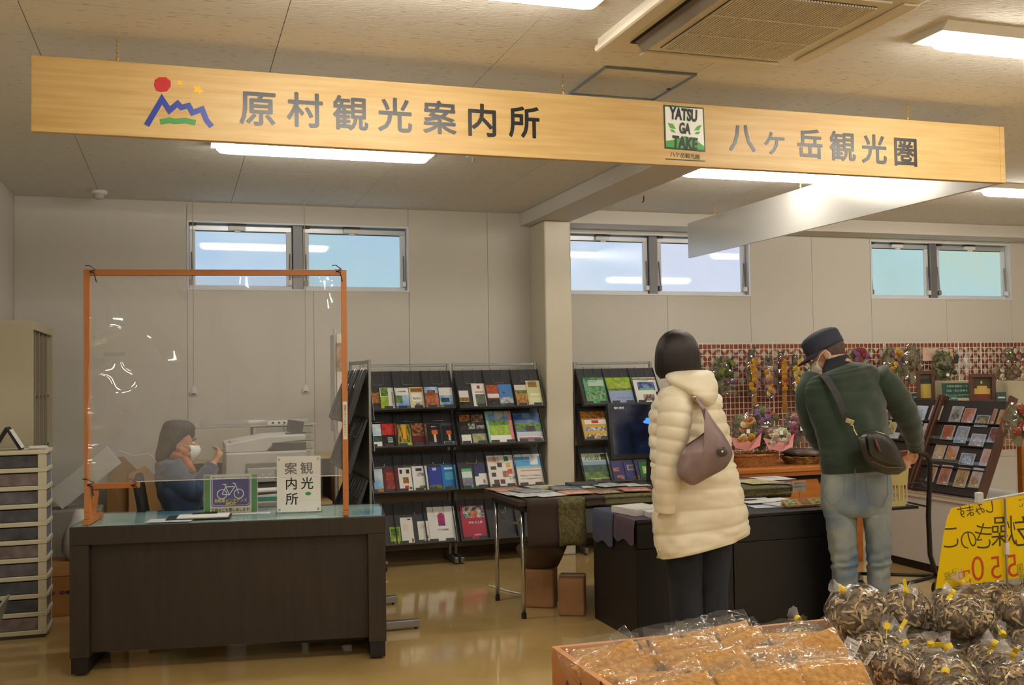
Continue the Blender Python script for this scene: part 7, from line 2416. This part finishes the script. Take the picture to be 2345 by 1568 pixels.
for i, r in enumerate(interp(sw, 80)):
    c = r[0]
    out = []
    for j, p in enumerate(sect(r, 56, 1.0, 0.85)):
        nn = 0.012 * noise.noise(Vector((j * 0.30, i * 0.10, 8.0))) + 0.010 * noise.noise(Vector((j * 0.10 + i * 0.22, i * 0.20, 3.0)))
        if i > 68:
            nn = 0.0015 * (1 if j % 2 else -1)
        out.append(p + (p - c).normalized() * nn * min(1, i / 8))
    rings.append(out)
shell(rings, 'sweater', grn, mn, thick=0.01)
for pts in ([(mp(870, 420, 0.05), 0.085), (mp(960, 500, 0.045), 0.083), (mp(1040, 600, 0.055), 0.077), (mp(1110, 720, 0.075), 0.068), (mp(1150, 820, 0.12), 0.060), (mp(1172, 905, 0.195), 0.052), (mp(1180, 945, 0.225), 0.046), (mp(1184, 968, 0.24), 0.045)],
            [(mp(400, 450, 0.08), 0.078), (mp(352, 580, 0.05), 0.075), (mp(378, 760, 0.07), 0.068), (mp(430, 900, 0.13), 0.060), (mp(500, 945, 0.26), 0.050), (mp(545, 958, 0.33), 0.043)]):
    P_, R_ = limb_rows(pts, 46)
    q = MB()
    q.tube(P_, [r_ * (1 + 0.035 * math.sin(i * 1.15) * (1 if 12 < i < 40 else 0.3)) for i, r_ in enumerate(R_)], 24)
    q.build('sleeve', grn, mn, smooth=True, W=True)
# jeans
jean = mt((92, 110, 130), 0.85, var=(142, 148, 142), vscale=4.0, lo=0.36, hi=0.66, bump=0.25, bscale=260)
hipr = [jr(250, 668, 1225, 0.14), jr(320, 655, 1238, 0.145), jr(420, 650, 1250, 0.15), jr(520, 652, 1250, 0.15), jr(600, 662, 1245, 0.14), jr(650, 690, 1230, 0.115)]
rings = [sect(r, 48, 1.0, 0.9) for r in interp(hipr, 20)]
jo = shell(rings, 'jeans', jean, mn, caps=True)
for rows_ in ([jr(540, 655, 955, 0.125), jr(620, 670, 958, 0.12), jr(700, 690, 955, 0.115), jr(850, 712, 956, 0.105), jr(1000, 735, 962, 0.10), jr(1100, 745, 962, 0.098), jr(1300, 768, 958, 0.094), jr(1460, 785, 955, 0.092), jr(1540, 790, 960, 0.09)],
              [jr(540, 960, 1248, 0.125), jr(620, 980, 1242, 0.12), jr(700, 1002, 1238, 0.115), jr(850, 1028, 1236, 0.105, 0.01), jr(1000, 1034, 1238, 0.10, 0.02), jr(1100, 1040, 1232, 0.098, 0.03), jr(1300, 1050, 1222, 0.094, 0.04), jr(1460, 1058, 1215, 0.092, 0.05), jr(1520, 1058, 1220, 0.09, 0.05)]):
    rings = []
    for i, r in enumerate(interp(rows_, 60)):
        c = r[0]
        out = []
        for j, p in enumerate(sect(r, 30, 1.0, 0.95)):
            kn = math.exp(-((i - 32) / 9.0) ** 2)
            nn = 0.008 * noise.noise(Vector((j * 0.35, i * 0.32, 1.0))) * (0.5 + 1.4 * kn) + 0.006 * kn * math.sin(i * 1.3 + j * 0.35)
            out.append(p + (p - c).normalized() * nn)
        rings.append(out)
    shell(rings, 'jeans_leg', jean, mn, thick=0.006)
seam = mt((104, 100, 96), 0.8)
for pts in ([(690, 315), (850, 322), (845, 480), (790, 560), (730, 560), (672, 470), (690, 315)], [(1020, 330), (1205, 318), (1215, 480), (1165, 580), (1060, 560), (1045, 470), (1020, 330)]):
    w3 = []
    for x, y in pts:
        a = jc(x, y)
        w3.append(onY(a[0], a[1], MY - 0.150 + 0.10 * ((x - 950) / 320.0) ** 2 + (0.005 if y < 350 else 0.0)))
    MB().tube(w3, 0.0014, 5).build('pocket_stitching', seam, jo, W=True)
a = [jc(938, y) for y in (265, 400, 540)]
MB().tube([onY(x, y, MY - 0.158) for x, y in a], 0.002, 5).build('centre_seam', seam, jo, W=True)
for f_ in (footL, footR):
    q = MB()
    q.loft([[(f_.x + w_ * math.cos(t), f_.y + 0.04 + 0.14 * math.sin(t), z) for t in [2 * PI * j / 18 for j in range(18)]] for z, w_ in ((0.0, 0.048), (0.03, 0.050), (0.07, 0.036))])
    q.build('shoe', mt((60, 56, 52), 0.6), mn, smooth=True, W=True)
# messenger bag
dirm = ray(2010, 1040)
dirm = Vector((dirm.x, dirm.y, 0)).normalized()
mb_ = thing('messenger_bag', 'black leather messenger bag hanging at the man hip', 'bag', mp(930, 1180, -0.20))
blkl = mt((34, 34, 34), 0.28, var=(48, 46, 42), vscale=9, bump=0.2, bscale=22, spec=0.6)
dz_ = -0.22
pl = [mp(x, y, dz_) for x, y in ((770, 842), (850, 830), (950, 862), (1020, 930), (1062, 1010), (1105, 1110), (1112, 1140), (1050, 1180), (960, 1184), (880, 1160), (815, 1115), (762, 1045), (735, 960), (722, 880))]
pillow(smooth_poly(pl, 1), 0.12, dirm, 'bag_body', blkl, mb_, 7)
fl_ = [mp(x, y, dz_ - 0.055) for x, y in ((815, 865), (930, 878), (1005, 945), (1050, 1040), (1075, 1105), (980, 1100), (880, 1065), (830, 1030), (815, 960))]
pillow(smooth_poly(fl_, 3), 0.025, dirm, 'flap', blkl, mb_, 5)
MB().tube([mp(842, 1080, dz_ - 0.055), mp(950, 1125, dz_ - 0.060), mp(1095, 1130, dz_ - 0.045)], 0.003, 6).build('zip', mt((70, 64, 40), 0.4, 0.5), mb_, W=True)
MB().tube([mp(868, 905, dz_ - 0.072), mp(885, 955, dz_ - 0.076), mp(905, 1000, dz_ - 0.074)], [0.005, 0.006, 0.004], 6).build('zip_pull', mt((110, 66, 44), 0.5), mb_, W=True)
strap_px = [(450, 395), (490, 430), (545, 520), (590, 610), (630, 700), (662, 752)]
strap_dy = [-0.02, -0.065, -0.105, -0.125, -0.138, -0.142]
q = MB()
L3, R3 = [], []
for (x, y), d_ in zip(strap_px, strap_dy):
    c = mp(x, y, d_)
    L3.append(c + RGT * -0.018 + UPV * -0.006)
    R3.append(c + RGT * 0.018 + UPV * 0.006)
off = dirm * 0.003
v = L3 + R3 + [p + off for p in L3 + R3]
n = len(L3)
f = []
for i in range(n - 1):
    f += [(i, i + 1, n + i + 1, n + i), (2 * n + i, 3 * n + i, 3 * n + i + 1, 2 * n + i + 1), (i, 2 * n + i, 2 * n + i + 1, i + 1), (n + i, n + i + 1, 3 * n + i + 1, 3 * n + i)]
q.add(v, f).build('strap', mt((40, 40, 42), 0.6), mb_, W=True)
gold_ = mt((206, 190, 150), 0.25, 0.9)
c = mp(668, 765, -0.148)
q = MB()
q.T = Matrix.Translation(c) @ Matrix.Rotation(math.atan2(dirm.y, dirm.x) - PI / 2, 4, 'Z') @ Matrix.Rotation(0.35, 4, 'Y')
q.box(-0.021, 0.021, -0.003, 0.003, -0.012, 0.012).build('buckle', gold_, mb_, W=True, bev=0.002)
MB().tube([mp(672, 790, -0.15), mp(695, 800, -0.152), mp(700, 830, -0.155), mp(722, 872, -0.165), mp(730, 880, -0.17)], 0.004, 6).build('snap_hook', gold_, mb_, W=True, smooth=True)

# ---------------------------------------------------------------- seated woman behind the screen
SY = 6.02


def sc_(x, y):
    return 300 + x / 3.608, 930 + y / 3.608


def sr(y, xl, xr, hd, dy=0.0, yr=None):
    a, b = sc_(xl, y), sc_(xr, y if yr is None else yr)
    return row(SY, a[0], a[1], b[0], b[1], hd, dy)


def sp_(x, y, dy=0.0):
    a = sc_(x, y)
    return onY(a[0], a[1], SY + dy)


base = sp_(400, 1000)
sw_ = thing('person', 'person in a blue sweater, orange scarf and white mask seated behind the desk', 'person', (base.x, SY, 0))
bm_ = MB()
hc = sp_(412, 292, 0.0)
HM = head_shapes(bm_, hc, math.radians(-6), 0.16, 0.90)
bm_.tube([sp_(365, 350), sp_(350, 420), sp_(340, 470)], [0.050, 0.052, 0.07], 14)
tor = [sr(440, 250, 450, 0.07), sr(520, 225, 500, 0.14), sr(650, 235, 530, 0.15), sr(800, 290, 590, 0.14), sr(950, 330, 640, 0.15)]
bm_.loft([sect(r) for r in interp(tor, 12)])
hipc = sp_(470, 950)
for dy in (-0.09, 0.09):
    h0 = hipc + Vector((0, dy, 0))
    k0 = h0 + Vector((0.36, 0, 0.02))
    k0.x = min(k0.x, 0.22)
    f0 = Vector((k0.x - 0.05, k0.y, 0.07))
    P_, R_ = limb_rows([(h0, 0.08), (h0.lerp(k0, 0.5), 0.072), (k0, 0.058), (k0.lerp(f0, 0.5), 0.05), (f0, 0.038)])
    bm_.tube(P_, R_, 12)
    bm_.tube([f0 + Vector((-0.02, 0, -0.03)), f0 + Vector((0.1, 0, -0.045))], [0.036, 0.026], 10)
aR = [(sp_(320, 500, -0.13), 0.052), (sp_(420, 620, -0.16), 0.046), (sp_(520, 690, -0.16), 0.042), (sp_(610, 590, -0.14), 0.036), (sp_(680, 475, -0.10), 0.026)]
aL = [(sp_(330, 500, 0.13), 0.052), (sp_(440, 640, 0.15), 0.046), (sp_(530, 680, 0.12), 0.042), (sp_(620, 580, 0.04), 0.036), (sp_(672, 475, -0.02), 0.026)]
for ar, th in ((aR, 1), (aL, -1)):
    P_, R_ = limb_rows(ar)
    bm_.tube(P_, R_, 12)
hand(bm_, sp_(682, 472, -0.10), Vector((0.45, 0.25, 0.75)), Vector((0.8, -0.3, -0.4)), 0.86, 0.65, 1)
hand(bm_, sp_(674, 472, -0.02), Vector((0.45, -0.1, 0.75)), Vector((0.8, 0.3, -0.4)), 0.86, 0.65, -1)
body_mesh(bm_, sw_)
face_parts(sw_, HM)
hm = mt((44, 38, 36), 0.5, var=(70, 58, 50), vscale=50, stretch=(3, 3, 0.3), bump=0.3, bscale=140)
hr = [sr(112, 350, 420, 0.03), sr(122, 300, 475, 0.075), sr(150, 268, 515, 0.095), sr(200, 248, 528, 0.102), sr(250, 234, 470, 0.104), sr(320, 220, 400, 0.10), sr(380, 205, 370, 0.095), sr(430, 200, 340, 0.085), sr(470, 220, 320, 0.06)]
rs = interp(hr, 26)
rings = []
for i, r in enumerate(rs):
    c = r[0]
    rings.append([c + (p - c) * (1 + 0.03 * math.sin(j * 2.3 + 0.3 * i) * min(1, i / 6)) for j, p in enumerate(sect(r, 40, 1.0, 0.95))])
shell(rings, 'hair', hm, sw_, caps=True)
fr_ = [sr(150, 440, 515, 0.05), sr(190, 455, 526, 0.06), sr(230, 462, 530, 0.055), sr(262, 480, 520, 0.045)]
shell([sect(r, 24) for r in interp(fr_, 10)], 'fringe', hm, sw_, caps=True)
q = MB()
q.T = HM
v = [p for r in [[((x - 0.055 * (t_ * t_)), w_ * t_, z) for t_ in [(-1 + 2 * j / 12) for j in range(13)]] for z, w_, x in ((-0.010, 0.056, 0.112), (-0.035, 0.068, 0.128), (-0.07, 0.070, 0.124), (-0.10, 0.062, 0.110), (-0.128, 0.042, 0.085))] for p in r]
f = [(i * 13 + j, i * 13 + j + 1, (i + 1) * 13 + j + 1, (i + 1) * 13 + j) for i in range(4) for j in range(12)]
mk = q.add(v, f).build('face_mask', mt((232, 232, 230), 0.8), sw_, smooth=True, W=True)
sd = mk.modifiers.new('solid', 'SOLIDIFY')
sd.thickness = 0.003
for y in (-1, 1):
    q = MB()
    q.T = HM
    q.tube([(0.055, y * 0.070, -0.02), (0.02, y * 0.080, -0.01), (-0.015, y * 0.090, -0.01), (0.01, y * 0.084, -0.05), (0.055, y * 0.068, -0.095)], 0.0018, 5)
    q.build('ear_loop', mt((222, 220, 214), 0.7), mk, W=True)
scf = mt((190, 118, 78), 0.85, var=(160, 88, 54), vscale=18, bump=0.4, bscale=40)
for k_, (pts, rr_) in enumerate(([[(330, 400, -0.06), (400, 410, -0.10), (470, 430, -0.06), (480, 440, 0.02), (400, 420, 0.08), (330, 400, 0.05)], 0.021], [[(430, 430, -0.08), (470, 480, -0.12), (510, 545, -0.13)], 0.024], [[(400, 350, -0.08), (440, 380, -0.09), (470, 420, -0.07)], 0.022])):
    P_ = [sp_(*p) for p in pts]
    q = MB()
    q.tube(P_, [rr_ * (1 + 0.15 * math.sin(i * 2.1)) for i in range(len(P_))], 12, closed=(k_ == 0))
    q.build('scarf', scf, sw_, smooth=True, W=True)
blus = mt((66, 82, 112), 0.9, var=(50, 64, 92), vscale=10, bump=0.3, bscale=160, sheen=0.3)
tr_ = [sr(425, 262, 440, 0.10, 0, 440), sr(460, 215, 500, 0.16), sr(520, 198, 530, 0.175), sr(600, 196, 548, 0.18), sr(700, 212, 575, 0.18), sr(800, 250, 620, 0.175), sr(900, 295, 660, 0.175), sr(960, 310, 670, 0.175)]
rings = []
for i, r in enumerate(interp(tr_, 50)):
    c = r[0]
    rings.append([p + (p - c).normalized() * 0.012 * noise.noise(Vector((j * 0.3, i * 0.16, 4.0))) for j, p in enumerate(sect(r, 44, 1.0, 0.88))])
shell(rings, 'sweater', blus, sw_, thick=0.008)
for ar in (aR, aL):
    P_, R_ = limb_rows([(p, r_ * 1.36) for p, r_ in ar[:-1]] + [(ar[-2][0].lerp(ar[-1][0], 0.86), 0.038)], 40)
    q = MB()
    q.tube(P_, [r_ * (1 + 0.045 * math.sin(i * 1.2)) for i, r_ in enumerate(R_)], 20)
    q.build('sleeve', blus, sw_, smooth=True, W=True)
for dy in (-0.09, 0.09):
    h0 = hipc + Vector((0, dy, 0))
    k0 = h0 + Vector((0.36, 0, 0.02))
    k0.x = min(k0.x, 0.22)
    f0 = Vector((k0.x - 0.05, k0.y, 0.05))
    P_, R_ = limb_rows([(h0, 0.10), (h0.lerp(k0, 0.5), 0.088), (k0, 0.075), (k0.lerp(f0, 0.5), 0.07), (f0, 0.07)], 20)
    q = MB()
    q.tube(P_, R_, 16)
    q.build('trouser_leg', mt((40, 42, 50), 0.9), sw_, smooth=True, W=True)
    q = MB()
    q.loft([[(f0.x + 0.03 + 0.12 * math.cos(t), f0.y + w_ * math.sin(t), z) for t in [2 * PI * j / 16 for j in range(16)]] for z, w_ in ((0, 0.042), (0.03, 0.044), (0.06, 0.03))])
    q.build('shoe', mt((40, 36, 34), 0.6), sw_, smooth=True, W=True)
# her chair
oc = thing('office_chair', 'dark office chair under the seated woman', 'chair', (hipc.x, SY, 0))
sz = hipc.z - 0.13
chm = mt((30, 30, 34), 0.7)
MB().box(hipc.x - 0.22, hipc.x + 0.22, SY - 0.22, SY + 0.22, sz - 0.06, sz).build('seat', chm, oc, W=True, bev=0.03)
q = MB()
q.T = Matrix.Translation((hipc.x - 0.20, SY, sz + 0.06)) @ Matrix.Rotation(-0.16, 4, 'Y')
q.box(-0.03, 0.015, -0.21, 0.21, 0.0, 0.34).build('backrest', chm, oc, W=True, bev=0.02)
MB().tube([(hipc.x, SY, 0.08), (hipc.x, SY, sz - 0.061)], 0.025, 10).build('pillar', steel, oc, W=True)
for i in range(5):
    a = 2 * PI * i / 5
    lg = MB().tube([(hipc.x, SY, 0.09), (hipc.x + 0.24 * math.cos(a), SY + 0.24 * math.sin(a), 0.065)], 0.016, 8).build('leg', black, oc, W=True)
    MB().ball((hipc.x + 0.24 * math.cos(a), SY + 0.24 * math.sin(a), 0.026), 0.025, 10, 8).build('caster', black, lg, W=True)
